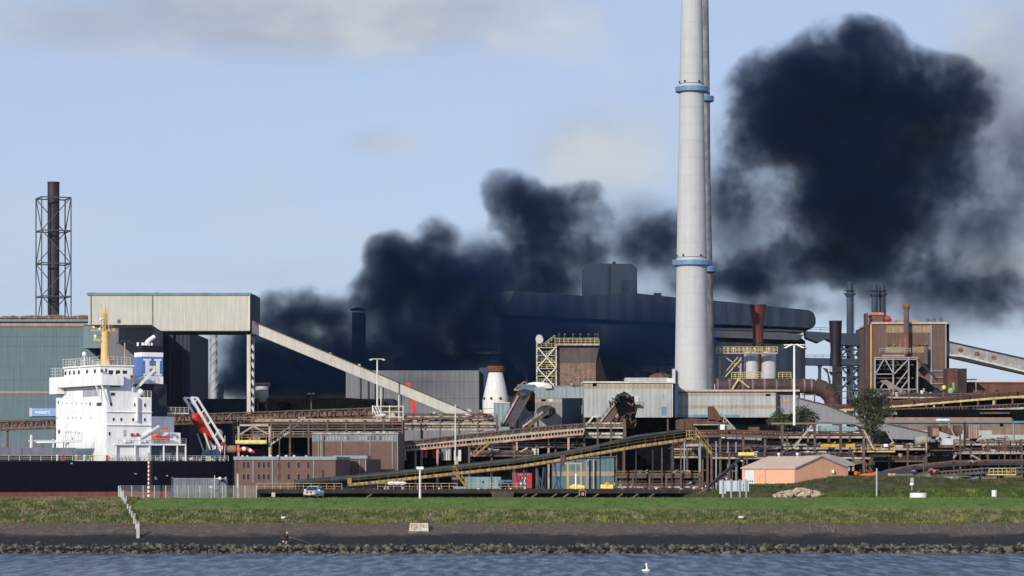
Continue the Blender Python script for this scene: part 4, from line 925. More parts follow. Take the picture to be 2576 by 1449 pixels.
def helix_chimney():
    Y = 950.; t = thing('strake_chimney', 'slim grey chimney with spiral strakes under the high house', 'chimney', pt(538, 1172, Y)[:2] + (5.5,))
    r = 8.6 * Y / F; c = wx(538, Y); g_ = mk('chimney_grey', (.30, .32, .34), .6, .12, .3, .15)
    MB().cyl((c, Y, 5.5), (c, Y, wz(844, Y)), r * 1.05, r, 20).build('flue', g_, t, smooth_=True)
    MB().cyl((c, Y, wz(846, Y)), (c, Y, wz(842, Y)), r * 1.1, n=20).build('rim', g_, t)
    z1, z0 = wz(848, Y), wz(985, Y)
    for s in range(3):
        mb = MB()
        q = [(c + cos(s * 2 * pi / 3 + f * 4 * pi) * r * 1.08, Y + sin(s * 2 * pi / 3 + f * 4 * pi) * r * 1.08, z0 + (z1 - z0) * f) for f in [k / 60 for k in range(61)]]
        for a, b_ in zip(q, q[1:]): mb.beam(a, b_, .28, .3)
        mb.build('strake', g_, t)
    t, w = bldg('low_shed', 'low grey shed with slightly sloping roof behind the spiral chimney', 477, 962, 540, 1172, 965, 30, mk('shed_grey', (.19, .20, .22), .7, .1))
helix_chimney()

# --- smoke-side structures
def backdrop_left():
    Y = 1046.
    t = thing('tower', 'dark square tower with a small pyramid roof inside the smoke', 'tower', pt(902, 1172, Y)[:2] + (5.5,))
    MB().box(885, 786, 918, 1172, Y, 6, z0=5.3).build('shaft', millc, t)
    x0, x1, z = wx(880, Y), wx(922, Y), wz(779, Y); c = ((x0 + x1) / 2, Y + 3)
    MB().add([(x0, Y - 1, z), (x1, Y - 1, z), (x1, Y + 7, z), (x0, Y + 7, z), (*c, wz(771, Y))], [(0, 1, 4), (1, 2, 4), (2, 3, 4), (3, 0, 4), (3, 2, 1, 0)]).build('pyramid_roof', darkb, t)
    mb = MB()
    for k in range(6): px = 886 + k * 6.2; mb.box(px - .5, 779, px + .5, 786, Y + .3, .5)
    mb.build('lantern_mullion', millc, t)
    Y = 972.; t = thing('grey_hall', 'wide grey panelled hall with smoke drifting across its face', 'building', pt(1050, 1172, Y)[:2] + (5.5,))
    hg = mk('hall_grey', (.16, .165, .175), .7, .1, .05, .12, rib=1.5, ribdepth=.03)
    MB().box(870, 932, 1205, 1172, Y, 22, z0=5.3).build('wall', hg, t)
    MB().poly([(1205, 925), (1237, 925), (1237, 1120), (1205, 1120)], Y + 3, 20).build('end_wall', mk('slate_blue', (.03, .05, .09), .7, .1), t)
    for py in (960, 1002, 1040): MB().box(1010, py, 1204, py + .9, Y - .05, .045).build('panel_joint', mk('joint_grey', (.09, .09, .10), .7, .1), t)
    for px in (905, 925, 942): MB().box(px, 950, px + 3, 1040, Y - .5, .45).build('downpipe', darks, t)
    t = thing('dark_shed', 'dark shed roofs with a broken ridge behind the grey hall', 'building', pt(1100, 1172, 1100)[:2] + (5.5,))
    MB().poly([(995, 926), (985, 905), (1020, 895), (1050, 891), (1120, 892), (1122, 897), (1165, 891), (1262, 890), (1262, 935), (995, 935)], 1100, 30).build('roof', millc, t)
    mb = MB(); mb.beam(pt(1180, 880, 1098), pt(1255, 877, 1098), .8)
    for k in range(11): mb.beam(pt(1180 + k * 7.5, 879, 1098), pt(1182 + k * 7.5, 890, 1098), .45)
    mb.build('roof_gantry', millc2, t)
    t = thing('low_works', 'low dark row of sheds below the smoke', 'building', pt(700, 1172, 850)[:2] + (5.5,))
    MB().box(478, 1003, 990, 1060, 850, 30, z0=5.3).build('wall', mk('low_works_navy', (.012, .018, .035), .8, .3), t)
    mb = MB(); rr = random.Random(21)
    for k in range(70): px = rr.uniform(640, 985); py = rr.uniform(1006, 1034); w = rr.uniform(1, 9); mb.box(px, py, px + w, py + rr.uniform(.7, 2.2), 849.6, .35)
    mb.build('wall_ledge', mk('low_works_trim', (.08, .085, .10), .8, .3), t)
    rr = random.Random(22)
    MB().poly([(640, 1004), (700, 1000), (880, 1001), (960, 1008), (990, 1020), (990, 1030), (640, 1030)], 846, 3).build('roof', darkb, t)
    Y = 835.; t = thing('silo', 'small pale round silo on legs under the sloping conveyor', 'silo', pt(659, 1172, Y)[:2] + (5.5,))
    c = wx(659, Y); r = 16 * Y / F
    MB().lathe((c, Y), [(r * .3, wz(1012, Y)), (r, wz(999, Y)), (r * 1.05, wz(975, Y)), (r * .9, wz(972, Y))], 20).build('tank', mk('silo_grey', (.36, .37, .37), .6, .1), t, smooth_=True)
    MB().cyl((c, Y, wz(983, Y)), (c, Y, wz(982, Y)), r * 1.08, n=20).build('band', darks, t); MB().rail(pt(643, 973, Y - 1.5), pt(678, 973, Y - 1.5), 1, 1.2, .12).build('top_railing', dusty, t)
    for dx in (-1.2, 1.2): MB().beam((c + dx, Y, 5.5), (c + dx, Y, wz(1005, Y)), .4).build('leg', dusty, t)
    MB().beam(pt(1027, 962, 870), pt(1048, 1058, 870), 1.2, 1.6).build('x', redp)
    o = bpy.data.objects['x']; o.name = 'red_boom'; tag(o, 'dark red leaning boom in front of the grey hall', 'crane boom')
    Y = 1000.; t = thing('thin_mast', 'slim grey vent mast in front of the mill', 'mast', pt(1325, 1172, Y)[:2] + (5.5,))
    MB().cyl(pt(1325, 985, Y), pt(1325, 852, Y), .55, .4).build('shaft', mk('haze_grey', (.07, .085, .11), .7, .1), t)
backdrop_left()

# --- the big mill
def mill():
    Y = 1120.
    t = thing('rolling_mill', 'huge dark mill hall with a rounded roof edge and a block on top', 'building', pt(1640, 1172, Y)[:2] + (5.5,))
    D = 45
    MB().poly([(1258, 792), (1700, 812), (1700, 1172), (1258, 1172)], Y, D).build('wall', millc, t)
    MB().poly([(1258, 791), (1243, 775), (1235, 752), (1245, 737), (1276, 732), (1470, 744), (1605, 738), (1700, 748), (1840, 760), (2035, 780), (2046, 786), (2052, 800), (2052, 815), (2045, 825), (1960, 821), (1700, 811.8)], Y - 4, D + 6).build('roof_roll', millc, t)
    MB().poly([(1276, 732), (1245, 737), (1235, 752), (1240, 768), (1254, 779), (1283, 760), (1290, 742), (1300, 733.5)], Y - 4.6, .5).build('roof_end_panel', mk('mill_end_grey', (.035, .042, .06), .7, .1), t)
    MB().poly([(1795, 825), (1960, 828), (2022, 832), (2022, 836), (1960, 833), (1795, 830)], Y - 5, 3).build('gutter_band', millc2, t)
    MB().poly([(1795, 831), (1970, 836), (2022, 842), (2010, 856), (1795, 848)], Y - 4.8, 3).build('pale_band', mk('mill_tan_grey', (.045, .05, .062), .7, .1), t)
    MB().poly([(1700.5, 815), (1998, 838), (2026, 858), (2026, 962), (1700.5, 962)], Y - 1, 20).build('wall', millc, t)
    MB().poly([(1468, 745), (1468, 672), (1480, 662), (1590, 664), (1603, 674), (1603, 741)], Y + 6, 25).build('roof_block', mk('mill_block', (.015, .028, .052), .7, .1), t)
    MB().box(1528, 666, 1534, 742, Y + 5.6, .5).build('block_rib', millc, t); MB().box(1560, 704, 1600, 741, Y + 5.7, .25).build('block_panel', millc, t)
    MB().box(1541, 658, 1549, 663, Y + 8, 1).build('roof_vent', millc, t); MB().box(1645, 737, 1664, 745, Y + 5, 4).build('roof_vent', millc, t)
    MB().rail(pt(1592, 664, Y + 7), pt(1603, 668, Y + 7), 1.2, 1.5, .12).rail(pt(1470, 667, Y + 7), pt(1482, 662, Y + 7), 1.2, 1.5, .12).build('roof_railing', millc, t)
    t = thing('round_tank_house', 'low domed tank structure with ribs in the dark before the mill', 'building', pt(1610, 1172, 1060)[:2] + (5.5,))
    mm = mk('tank_blue', (.025, .038, .062), .7, .15)
    MB().poly([(1520, 960), (1521, 905), (1535, 885), (1570, 872), (1620, 866), (1665, 869), (1705, 878), (1705, 960)], 1060, 20).build('tank_wall', mm, t)
    pl = mk('tank_rib_pale', (.06, .075, .10), .7, .1); mb = MB()
    for k in range(7): px = 1530 + k * 28; mb.box(px, 895, px + 2, 960, 1059, .6)
    for py in (888, 912, 932): mb.box(1524, py, 1703, py + 1.6, 1058.5, .6)
    mb.build('rib', pl, t)
    mb = MB(); rr = random.Random(31)
    for k in range(26): px = rr.uniform(1525, 1690); mb.box(px, rr.uniform(920, 940), px + rr.uniform(6, 18), rr.uniform(944, 956), 1058, .4)
    mb.build('pale_panel', mk('tank_panel', (.075, .085, .105), .8, .2), t)
    MB().poly([(1330, 960), (1330, 930), (1385, 905), (1400, 905), (1400, 960)], 1050, 10).build('shed_roof', mk('gable_blue', (.02, .035, .06), .7, .1), None, loc=pt(1360, 960, 1050))
    o = [q for q in COL.objects if q.name.startswith('shed_roof')][0]; o.name = 'dark_gable'; tag(o, 'dark gable front of a shed beside the brown hopper house', 'building')
    # steel skeleton and bridge to the right of the mill
    Y = 1110.; t = thing('steel_gantry', 'dark blue steel gantry with openings of sky beside the mill', 'gantry', pt(2100, 1172, Y)[:2] + (5.5,))
    sk = mk('gantry_haze_blue', (.02, .036, .062), .7, .15)  # blue fade of distance put into the steel colour
    MB().poly([(2027, 833), (2030, 850), (2060, 862), (2080, 852), (2110, 868), (2190, 870), (2190, 828), (2160, 828), (2160, 838), (2110, 838)], Y, 10).build('top_girder', sk, t)
    MB().poly([(2027, 878), (2027, 919), (2190, 919), (2190, 890), (2100, 886), (2027, 880)][0:0] or [(2027, 900), (2190, 903), (2190, 920), (2027, 918)], Y, 8).build('middle_girder', sk, t)
    MB().poly([(2027, 952), (2060, 960), (2110, 968), (2110, 990), (2027, 990)], Y, 8).build('lower_ramp', sk, t)
    MB().poly([(2058, 919), (2070, 919), (2066, 926), (2066, 955), (2060, 955), (2060, 926)], Y + 1, 3).build('gantry_leg', sk, t)
    for (px, w) in ((2112, 7), (2140, 6), (2160, 7), (2180, 9)): MB().box(px, 870, px + w, 1172, Y + 1, 4, z0=5.5).build('gantry_leg', sk, t)
    mb = MB()
    for (a, b_) in (((2112, 900), (2142, 872)), ((2118, 872), (2150, 905)), ((2112, 985), (2160, 925)), ((2118, 925), (2165, 985)), ((2140, 900), (2190, 870)), ((2145, 985), (2190, 925)), ((2150, 925), (2190, 985))): mb.beam(pt(*a, Y + 2), pt(*b_, Y + 2), .55)
    for py in (880, 905, 925, 950, 972): mb.beam(pt(2110, py, Y + 2), pt(2192, py, Y + 2), .6)
    mb.build('brace', sk, t)
    rr = random.Random(17)
    for k in range(44): px = rr.uniform(2118, 2190); py = rr.uniform(840, 985); MB().box(px, py, px + rr.uniform(2, 11), py + rr.uniform(2, 10), Y + 5, 1).build('machinery', sk, t)
    MB().rail(pt(2030, 901, Y), pt(2110, 901, Y), 1.2, 3, .14).rail(pt(2040, 833, Y), pt(2110, 836, Y), 1.5, 3, .14).build('walkway_railing', sk, t)
mill()
def stack(px, p0, p1, w, Y, label, deckpy=740):
    t = thing('works_stack', label, 'chimney', pt(px, 1172, Y)[:2] + (5.5,), 'distant stacks under the smoke')
    c = wx(px, Y); r = w / 2 * Y / F; m_ = mk('stack_blue', (.035, .055, .085), .7, .15, .1, .2)
    MB().cyl((c, Y, 5.5), (c, Y, wz(p0, Y)), r * 1.15, r, 18).build('flue', m_, t, smooth_=True)
    mb = MB()
    for k in range(12): z = wz(p0, Y) - 1 - k * 1.6; mb.cyl((c, Y, z), (c, Y, z + .25), r * 1.12, n=14)
    mb.build('stiffener_ring', m_, t)
    z = wz(deckpy, Y); MB().cyl((c, Y, z), (c, Y, z + .4), r * 1.9, n=14).cyl((c, Y, z - 1.2), (c, Y, z), r * 1.1, r * 1.8, 14).cyl((c, Y, z + 1.3), (c, Y, z + 1.45), r * 1.9, n=14).build('platform', m_, t)
    MB().beam((c + r * 1.3, Y - r, 20), (c + r * 1.1, Y - r, wz(p0, Y)), .35).build('ladder', m_, t)
stack(2138, 709, 0, 16, 1150, 'taller single dark blue stack beside the mill')
stack(2200, 715.5, 0, 15, 1160, 'dark blue stack, nearer the mill of the close pair')
stack(2219, 716.5, 0, 14.5, 1162, 'dark blue stack, nearer the brown house of the close pair')

# --- twin concrete chimneys
conc = mk('chimney_concrete', (.42, .425, .43), .8, .04, .25, .05)
conc2 = mk('chimney_concrete_sooty', (.21, .20, .205), .85, .35, .35, .3)
colb = mk('collar_blue', (.13, .22, .38), .5, .08)
def chimney(label, pts_, collars, Y, mat, box=None):
    """pts_: (row, left edge, right edge) in photo units, from the top"""
    c = wx((pts_[-1][1] + pts_[-1][2]) / 2, Y); t = thing('concrete_chimney', label, 'chimney', (c, Y, 5.5), 'twin concrete chimneys')
    prof = [((r_ - l_) / 2 * Y / F, wz(py, Y)) for py, l_, r_ in reversed(pts_)]; prof = [(prof[0][0], 5.5)] + prof
    prof.append((prof[-1][0] * .9, prof[-1][1] + 45))
    MB().lathe((c, Y), prof, 48).build('shaft', mat, t, smooth_=True)
    def rad(z):
        for (r0, z0), (r1, z1) in zip(prof, prof[1:]):
            if z <= z1: return r0 + (r1 - r0) * (z - z0) / max(z1 - z0, .01)
        return prof[-1][0]
    for py in collars:
        z1, z0 = wz(py - 5.3, Y), wz(py + 5.3, Y); r = rad(z0)
        k = MB().lathe((c, Y), [(r + .06, z0 - .35), (r + 1.05, z0), (r + 1.1, z1), (r + .06, z1 + .02)], 48).build('collar', colb, t, smooth_=True)
        MB().lathe((c, Y), [(r + 1.02, z1 + .03), (r + 1.12, z1 + .03), (r + 1.12, z1 + .2), (r + 1.02, z1 + .2)], 32).build('collar_rim', mk('rim_pale_blue', (.28, .36, .46), .5, .1), k)
        for a in (-2.2, -1.0, -2.9): MB().ball((c + cos(a) * (r + .1), Y + sin(a) * (r + .1), z1 + 1.4), .28).build('warning_lamp', darks, t)
        MB().lathe((c, Y), [(r + .03, z1 + .9), (r + .06, z1 + .9), (r + .06, z1 + 1.0), (r + .03, z1 + 1.0)], 32).build('conduit_ring', darks, t)
    for k in range(28):
        z = 8 + k * 4.4
        if z < prof[-1][1]: r = rad(z); MB().lathe((c, Y), [(r + .005, z), (r + .03, z), (r + .03, z + .06), (r + .005, z + .06)], 32).build('pour_joint', mk('joint_concrete', (.36, .35, .34), .8, .1), t)
    return t
ch = chimney('big pale concrete chimney with two blue collars, the nearer of the twins', [(0, 1712.5, 1765.5), (226, 1707.5, 1769), (440, 1703, 1772), (662, 1699.5, 1775.5), (820, 1698, 1779), (978, 1697, 1783)], [226, 662.5], 770, conc)
MB().box(1692, 928, 1699, 980, 766, 3).build('base_box', conc, ch)
chimney('slimmer sooty concrete chimney standing half hidden behind its twin', [(0, 1745, 1779.5), (252, 1741, 1783), (450, 1740, 1785), (680, 1736, 1791), (978, 1733, 1797)], [250, 679], 830, conc2)
# ---------------------------------------------------------------- middle ground: cladded houses, brick blocks, hoppers
def base(px, Y, z=5.5): return (wx(px, Y), Y, z)
def gz_(): return 5.5

def brick_blocks():
    Y = 600.
    t = thing('brick_office', 'low brown brick building with a row of dark windows beside the ship stern', 'building', base(720, Y))
    x0, x1 = wx(590, Y), wx(844, Y); D = 20
    w = MB().bw(x0, x1, Y, Y + D, 5.3, wz(1157, Y)).build('wall', brick, t)
    MB().bw(x0 - .2, x1 + .2, Y - .25, Y + D + .2, wz(1157, Y) + .003, wz(1148.5, Y)).build('fascia', gutter, t)
    fr = mk('window_frame_tan', (.22, .15, .12), .6, .1)
    MB().prism([(x1, Y + .05), (wx(881, Y + 20), Y + 20), (x0, Y + 20), (x0, Y + 19), (x1 - .5, Y + 19)], 5.3, wz(1156, Y)).build('end_wall', brick, t)
    MB().prism([(x1 + .2, Y - .2), (wx(882, Y + 20), Y + 20), (x1, Y + 20)], wz(1157, Y) + .005, wz(1149, Y)).build('fascia', gutter, t)
    for px in (613, 624, 651, 663.5, 675.5, 701, 726, 751, 775):
        for r, (a, b_) in enumerate(((1162, 1177), (1192, 1206))):
            f = MB().box(px - 4, a - 1, px + 4, b_ + 1, Y - .08, .07).build('window_frame', fr, t); MB().box(px - 3, a, px + 3, b_, Y - .11, .028).build('pane', glass, f)
    for px in (635.5, 684, 788): MB().box(px, 1158, px + 2.4, 1215, Y - .2, .19).build('downpipe', gutter, t)
    rr = random.Random(41)
    for px in (610, 622, 665, 680, 700, 720, 740, 770): MB().ball(pt(px, 1148, Y + 3), rr.uniform(.15, .35), (1.2, 1, 1)).build('roof_vent', (offwhite, dusty)[px % 2], t)
    Y2 = 622.
    t = thing('brick_annex', 'narrow brown brick annex stepping back from the low office', 'building', base(905, Y2))
    MB().box(840, 1154, 922, 1172, Y2, 15, z0=5.3).build('wall', brick, t); MB().bw(wx(838, Y2), wx(924, Y2), Y2 - .25, Y2 + 15, wz(1154, Y2) + .003, wz(1146, Y2)).build('fascia', gutter, t)
    MB().prism([(wx(922, Y2) + .01, Y2 + .05), (wx(958, Y2 + 18), Y2 + 18), (wx(900, Y2), Y2 + 18)], 5.3, wz(1155, Y2)).build('end_wall', brick, t)
    for px in (905, 920): MB().box(px - 1, 1155, px + 1, 1215, Y2 - .2, .19).build('downpipe', gutter, t)
    Y3 = 645.
    t = thing('brick_hall', 'taller brown brick hall with a pale panelled strip under its roof', 'building', base(895, Y3))
    MB().box(785, 1111, 1001, 1172, Y3, 22, z0=5.3).build('wall', brick, t)
    MB().bw(wx(784, Y3), wx(1002, Y3), Y3 - .25, Y3 + 22, wz(1092, Y3) + .003, wz(1088, Y3)).build('roof_edge', paled, t)
    MB().prism([(wx(1001, Y3) + .01, Y3 + .05), (wx(1018, Y3 + 20), Y3 + 20), (wx(985, Y3), Y3 + 20)], 5.3, wz(1090, Y3)).build('end_wall', brick, t)
    MB().box(785, 1092, 1001, 1110.95, Y3 - .02, 21).build('panel_strip', mk('panel_strip_grey', (.17, .19, .20), .6, .15), t)
    rr = random.Random(42)
    for k in range(26):
        px = 800 + k * 7.4
        if 880 < px < 898: continue
        MB().box(px, 1097 + rr.uniform(-1, 1), px + 3.4, 1107, Y3 - .06, .035).build('strip_window', mk('strip_pane', (.28, .31, .31), .4, .25, 3) if rr.random() < .6 else mk('strip_pane_dark', (.05, .07, .08), .4, .2), t)
    for px in (800, 858, 930, 986, 999): MB().box(px, 1093, px + 2, 1215, Y3 - .2, .19).build('downpipe', gutter, t)
    l_ = MB()
    for dx in (0, 4): l_.box(806 + dx, 1090, 806.8 + dx, 1150, Y3 - 1, .1)
    for k in range(14): l_.box(806, 1094 + k * 4, 810.8, 1094.6 + k * 4, Y3 - 1, .1)
    l_.build('ladder', paled, t)
    for k in range(14): px = 790 + k * 16; MB().ball(pt(px, 1087.5, Y3 + 2), rr.uniform(.12, .3), (1.5, 1, .8)).build('roof_vent', (offwhite, dusty, dusty)[rr.randrange(3)], t)
brick_blocks()

# ------------------------------------------------ generic industrial pieces
def gallery(label, pts_, Y, hpx, deckm, housm=None, railm=None, legs=(), chord=.5, w=3.0, name='conveyor', cat='conveyor', legm=None, rollers=None, vstep=7, truss=True, belt=True):
    """an open conveyor gallery through the given points (their upper edge), hpx tall"""
    t = thing(name, label, cat, base(pts_[0][0], Y, wz(pts_[0][1], Y)))
    railm = railm or deckm; legm = legm or deckm
    for k, (a, b_) in enumerate(zip(pts_, pts_[1:])):
        A, B = Vector(pt(*a, Y)), Vector(pt(*b_, Y)); hz = hpx * Y / F
        low = Vector((0, 0, -hz))
        if housm: MB().poly([(a[0], a[1] + hpx * .12), (b_[0], b_[1] + hpx * .12), (b_[0], b_[1] + hpx * .72), (a[0], a[1] + hpx * .72)], Y + .6, w - .8).build('belt_housing', housm, t)
        MB().beam(A + low, B + low, .5, chord).build('lower_chord', deckm, t)
        mb = MB(); mb.beam(A, B, .25, .28); n = max(1, round(abs(b_[0] - a[0]) / vstep))
        for i in range(n + 1):
            p = A.lerp(B, i / n); mb.beam(p, p + low, .2)
            if truss and i < n: q = A.lerp(B, (i + 1) / n); mb.beam(p + (low if i % 2 else Vector()), q + (Vector() if i % 2 else low), .14)
        mb.build('truss', railm, t)
        if rollers is not None:
            mb = MB()
            for i in range(int(n * 1.6)):
                p = A.lerp(B, (i + .5) / (n * 1.6)); mb.cyl(p + low * .3 + Vector((0, .2, 0)), p + low * .3 + Vector((0, w * .9, 0)), .2, n=6)
            mb.build('roller', rollers, t)
    def yat(px):
        for (a, ya), (c, yc) in zip(pts_, pts_[1:]):
            if min(a, c) <= px <= max(a, c): return ya + (yc - ya) * (px - a) / (c - a)
        return pts_[-1][1]
    for px in legs:
        z = wz(yat(px) + hpx, Y); x = wx(px, Y)
        MB().beam((x, Y + .5, 5.5), (x, Y + .5, z), .45).build('leg', legm, t); 
    return t
def pipes(t, px0, px1, rows, Y, rnd, mats, slope=0.0, name='pipe'):
    for (py, r) in rows:
        a = px0 + rnd.uniform(0, (px1 - px0) * .15); b_ = px1 - rnd.uniform(0, (px1 - px0) * .15)
        y = Y + rnd.uniform(.3, 2.5); MB().cyl(pt(a, py + slope * (a - px0), y), pt(b_, py + slope * (b_ - px0), y), r, n=8).build(name, mats[rnd.randrange(len(mats))], t)
def rack(label, px0, px1, levels, Y, rnd, cols=6, colm=None, mats=None, slope=0.0, depth=5, rails=True, stuff_=14, ground=True, name='pipe_rack', cat='pipe rack', top=None, back=True):
    """steel rack: columns, floors at the given rows, pipes and valves on each floor"""
    colm = colm or dusty; mats = mats or [rustm, dusty, paled, darks, rustm]
    t = thing(name, label, cat, base((px0 + px1) / 2, Y))
    py_top = min(levels) - 10 if top is None else top
    for i in range(cols + 1):
        px = px0 + (px1 - px0) * i / cols; x = wx(px, Y); z = wz(py_top + slope * (px - px0), Y)
        MB().beam((x, Y, 5.5 if ground else wz(max(levels), Y)), (x, Y, z), .4).build('column', colm, t)
        if i % 2: MB().beam((x, Y + depth, 5.5 if ground else wz(max(levels), Y)), (x, Y + depth, z), .4).build('column', darks, t)
    if back: MB().box(px0, min(levels) - 8, px1, 1172, Y + depth + .5, .4, z0=5.4 if ground else None).build('shade_backing', darkb, t)  # black sheet added so the gaps between decks read as shade
    for L in levels:
        a, b_ = pt(px0, L, Y), pt(px1, L + slope * (px1 - px0), Y)
        MB().beam(a, b_, .3, .4).build('floor_beam', (paled, paled, dusty)[rnd.randrange(3)], t)  # mostly the pale steel: sunlight on the edge beams put into colour
        mb = MB(); mb.beam((a[0], Y + depth / 2, a[2] + .1), (b_[0], Y + depth / 2, b_[2] + .1), depth * .9, .1); mb.build('floor', darks, t)
        if rails: MB().rail(Vector(a), Vector(b_), 1.1, 2.2, .11, 1).build('railing', (paled, yellowp, dusty, dusty)[rnd.randrange(4)], t)
        pipes(t, px0, px1, [(L - rnd.uniform(2, 9), rnd.uniform(.15, .45)) for _ in range(3)], Y, rnd, mats, slope)
        for k in range(int(stuff_ * 1.5)):
            f = rnd.random(); px = px0 + (px1 - px0) * f; py = L + slope * (px1 - px0) * f; s = rnd.uniform(.25, .8); y = Y + rnd.uniform(.5, depth - .5); m_ = (mats + [offwhite, darks, paled, offwhite])[rnd.randrange(len(mats) + 4)]
            x, z = wx(px, y), wz(py, y); r_ = rnd.random()
            mb = MB()
            if r_ < .35: mb.bw(x - s, x + s, y - .4, y + .4, z, z + s * rnd.uniform(.8, 2.2))
            elif r_ < .6: mb.cyl((x, y, z), (x, y, z + s * rnd.uniform(1, 2.6)), s * .6, n=8)
            elif r_ < .8: mb.cyl((x - s, y, z + s * .6), (x + s, y, z + s * .6), s * .5, n=8)
            else: mb.beam((x - s * 2, y, z), (x + s * 2, y, z + s * rnd.uniform(1, 3)), .22)
            mb.build('fitting', m_, t)
    return t
def stairs(label, p0, p1, Y, mat, parent=None, w=1.2):
    t = thing('stair', label, 'stairs', base(p0[0], Y, wz(max(p0[1], p1[1]), Y)))
    A, B = Vector(pt(*p0, Y)), Vector(pt(*p1, Y)); up = Vector((0, 0, 1.1))
    for dy in (0, w): o = Vector((0, dy, 0)); MB().beam(A + o, B + o, .16, .34).build('stringer', mat, t); MB().beam(A + o + up, B + o + up, .1).build('handrail', mat, t)
    mb = MB(); n = 10
    for i in range(n + 1): p = A.lerp(B, i / n); mb.beam(p, p + Vector((0, w, 0)), .3, .06)
    mb.build('tread', darks, t)
    mb = MB()
    for i in range(6): p = A.lerp(B, i / 5); mb.beam(p, p + up, .09)
    mb.build('baluster', mat, t); return t
def mast(label, px, p0, p1, Y, r, mat, arms=0, gull=False):
    t = thing('lamp_mast', label, 'lamp mast', base(px, Y)); x = wx(px, Y); z = wz(p0, Y)
    MB().cyl((x, Y, wz(p1, Y)), (x, Y, z), r, r * .75, n=10).build('shaft', mat, t)
    if arms: MB().beam((x - arms, Y, z + .2), (x + arms, Y, z + .2), .16).build('cross_arm', mat, t)
    for s in (-1, 1):
        if arms:
            if gull: MB().beam((x + s * arms * .2, Y, z + .3), (x + s * arms, Y, z - .5), .25).build('lamp_arm', mat, t)
            MB().bw(x + s * arms - .35, x + s * arms + .35, Y - .3, Y + .3, z - .15 - (.5 if gull else 0), z + .1 - (.5 if gull else 0)).build('lamp_head', offwhite if not gull else darks, t)
    return t

RA = random.Random(101)
# ---- upper left conveyors and racks
gallery('long rust-brown conveyor running level behind ship and brick office', [(-60, 1061), (300, 1048), (640, 1037), (1000, 1024)], 700, 23, rustm, mk('brown_hood', (.17, .105, .09), .8, .2, .5, .2), dusty, legs=(18, 140, 520, 700, 860, 980), rollers=darks, vstep=20)
rack('crowded double deck of pipes and walkways above the brick office', 588, 1012, (1066, 1079, 1098), 672, RA, cols=9, mats=[rustm, dusty, paled, darks, paled], stuff_=34, top=1056, depth=8)
def gantry_yellow():
    Y = 650.; t = thing('loading_gantry', 'steel portal with a bright yellow platform near the ship stern', 'gantry', base(640, Y))
    for px in (600, 678): MB().box(px - 2.5, 1067, px + 2.5, 1172, Y, .5, z0=5.5).build('column', paled, t)
    MB().box(597, 1067, 681, 1072, Y, .5).build('top_beam', paled, t)
    mb = MB(); mb.beam(pt(637, 1072, Y), pt(602, 1094, Y), .3).beam(pt(637, 1072, Y), pt(675, 1092, Y), .3).build('brace', paled, t)
    MB().box(592, 1107, 670, 1114, Y - 1.5, 3).build('platform_apron', mk('lemon_yellow', (.66, .56, .16), .6, .12), t); MB().box(592, 1114.1, 670, 1117, Y - 1.6, 3.2).build('platform_edge', paled, t)
    MB().rail(pt(593, 1107, Y - 1.5), pt(670, 1107, Y - 1.5), 1.1, 1.3, .1).build('railing', yellowp, t)
    MB().rail(pt(597, 1062, Y), pt(684, 1062, Y), 1.1, 1.6, .1).build('top_railing', yellowp, t)
    MB().box(626, 1100, 631, 1107, Y - 1, .6).build('orange_cabinet', orangep, t); MB().box(637, 1096, 653, 1107, Y - .6, .8).build('cabin', mk('cabin_grey', (.2, .22, .25), .5, .1), t)
    MB().box(594, 1117.2, 668, 1172, Y + 1, 3, z0=5.5).build('under_room', darkb, t)
    stairs('zigzag grey stair between the yellow portal and the brick hall', (678, 1120), (728, 1086), 655, paled); stairs('upper grey stair flight rising to the conveyor deck', (726, 1086), (762, 1058), 657, dusty)
    t = thing('windsock', 'red and white striped fabric slung by the stern of the ship', 'windsock', base(620, 640, wz(1134, 640)))
    for k, (a, b_) in enumerate((((604, 1132), (610, 1130)), ((610, 1130), (618, 1129)), ((618, 1129), (626, 1131)), ((626, 1131), (633, 1135)), ((633, 1135), (640, 1138)))): MB().cyl(pt(*a, 640), pt(*b_, 640), .55 - .05 * k, .5 - .05 * k, 10).build('band', (redp, white)[k % 2], t)
    tag(MB().box(596, 1120, 601.5, 1139, 641, .5).build('orange_post', mk('orange_red', (.6, .13, .06), .6, .1)), 'short orange-red post under the yellow platform', 'post')
    t = thing('tank_pipe', 'thick pinkish brown pipe lying just behind the ship stern', 'pipe', base(570, 652)); MB().cyl(pt(545, 1130, 652), pt(598, 1130, 652), .85, n=16).build('shell', mk('pink_brown', (.24, .13, .10), .7, .15), t, smooth_=True)
gantry_yellow()
def white_cage():
    Y = 690.; t = thing('service_platform', 'pale steel cage platform with tanks near the conveyor foot', 'platform', base(975, Y))
    for px in (937, 958, 980, 1003, 1014): MB().box(px - 1.2, 1020, px + 1.2, 1066, Y, .3, z0=wz(1066, Y)).build('column', offwhite, t)
    for py in (1021, 1035, 1048): MB().box(936, py, 1015, py + 2, Y - .1, .09).build('beam', offwhite, t)
    mb = MB()
    for k in range(3): mb.beam(pt(937 + k * 7, 1023, Y), pt(946 + k * 7, 1047, Y), .25)
    mb.build('brace', offwhite, t)
    MB().cyl(pt(987, 1060, Y + 1), pt(987, 1043, Y + 1), .75, n=12).ball(pt(987, 1042, Y + 1), .7, (1, 1, .5)).build('pale_cylinder', mk('cream_tank', (.55, .50, .38), .6, .1), t)
    MB().box(966, 1043, 981, 1062, Y + 1, 1.5).build('cabinet', paled, t); MB().ball(pt(962, 1045, Y), .7, (1.3, 1, .7)).build('dome', offwhite, t)
    for px in (926, 931): MB().box(px - .9, 1037, px + .9, 1052, Y - 1, .2).build('yellow_post', yellowp, t)
white_cage()
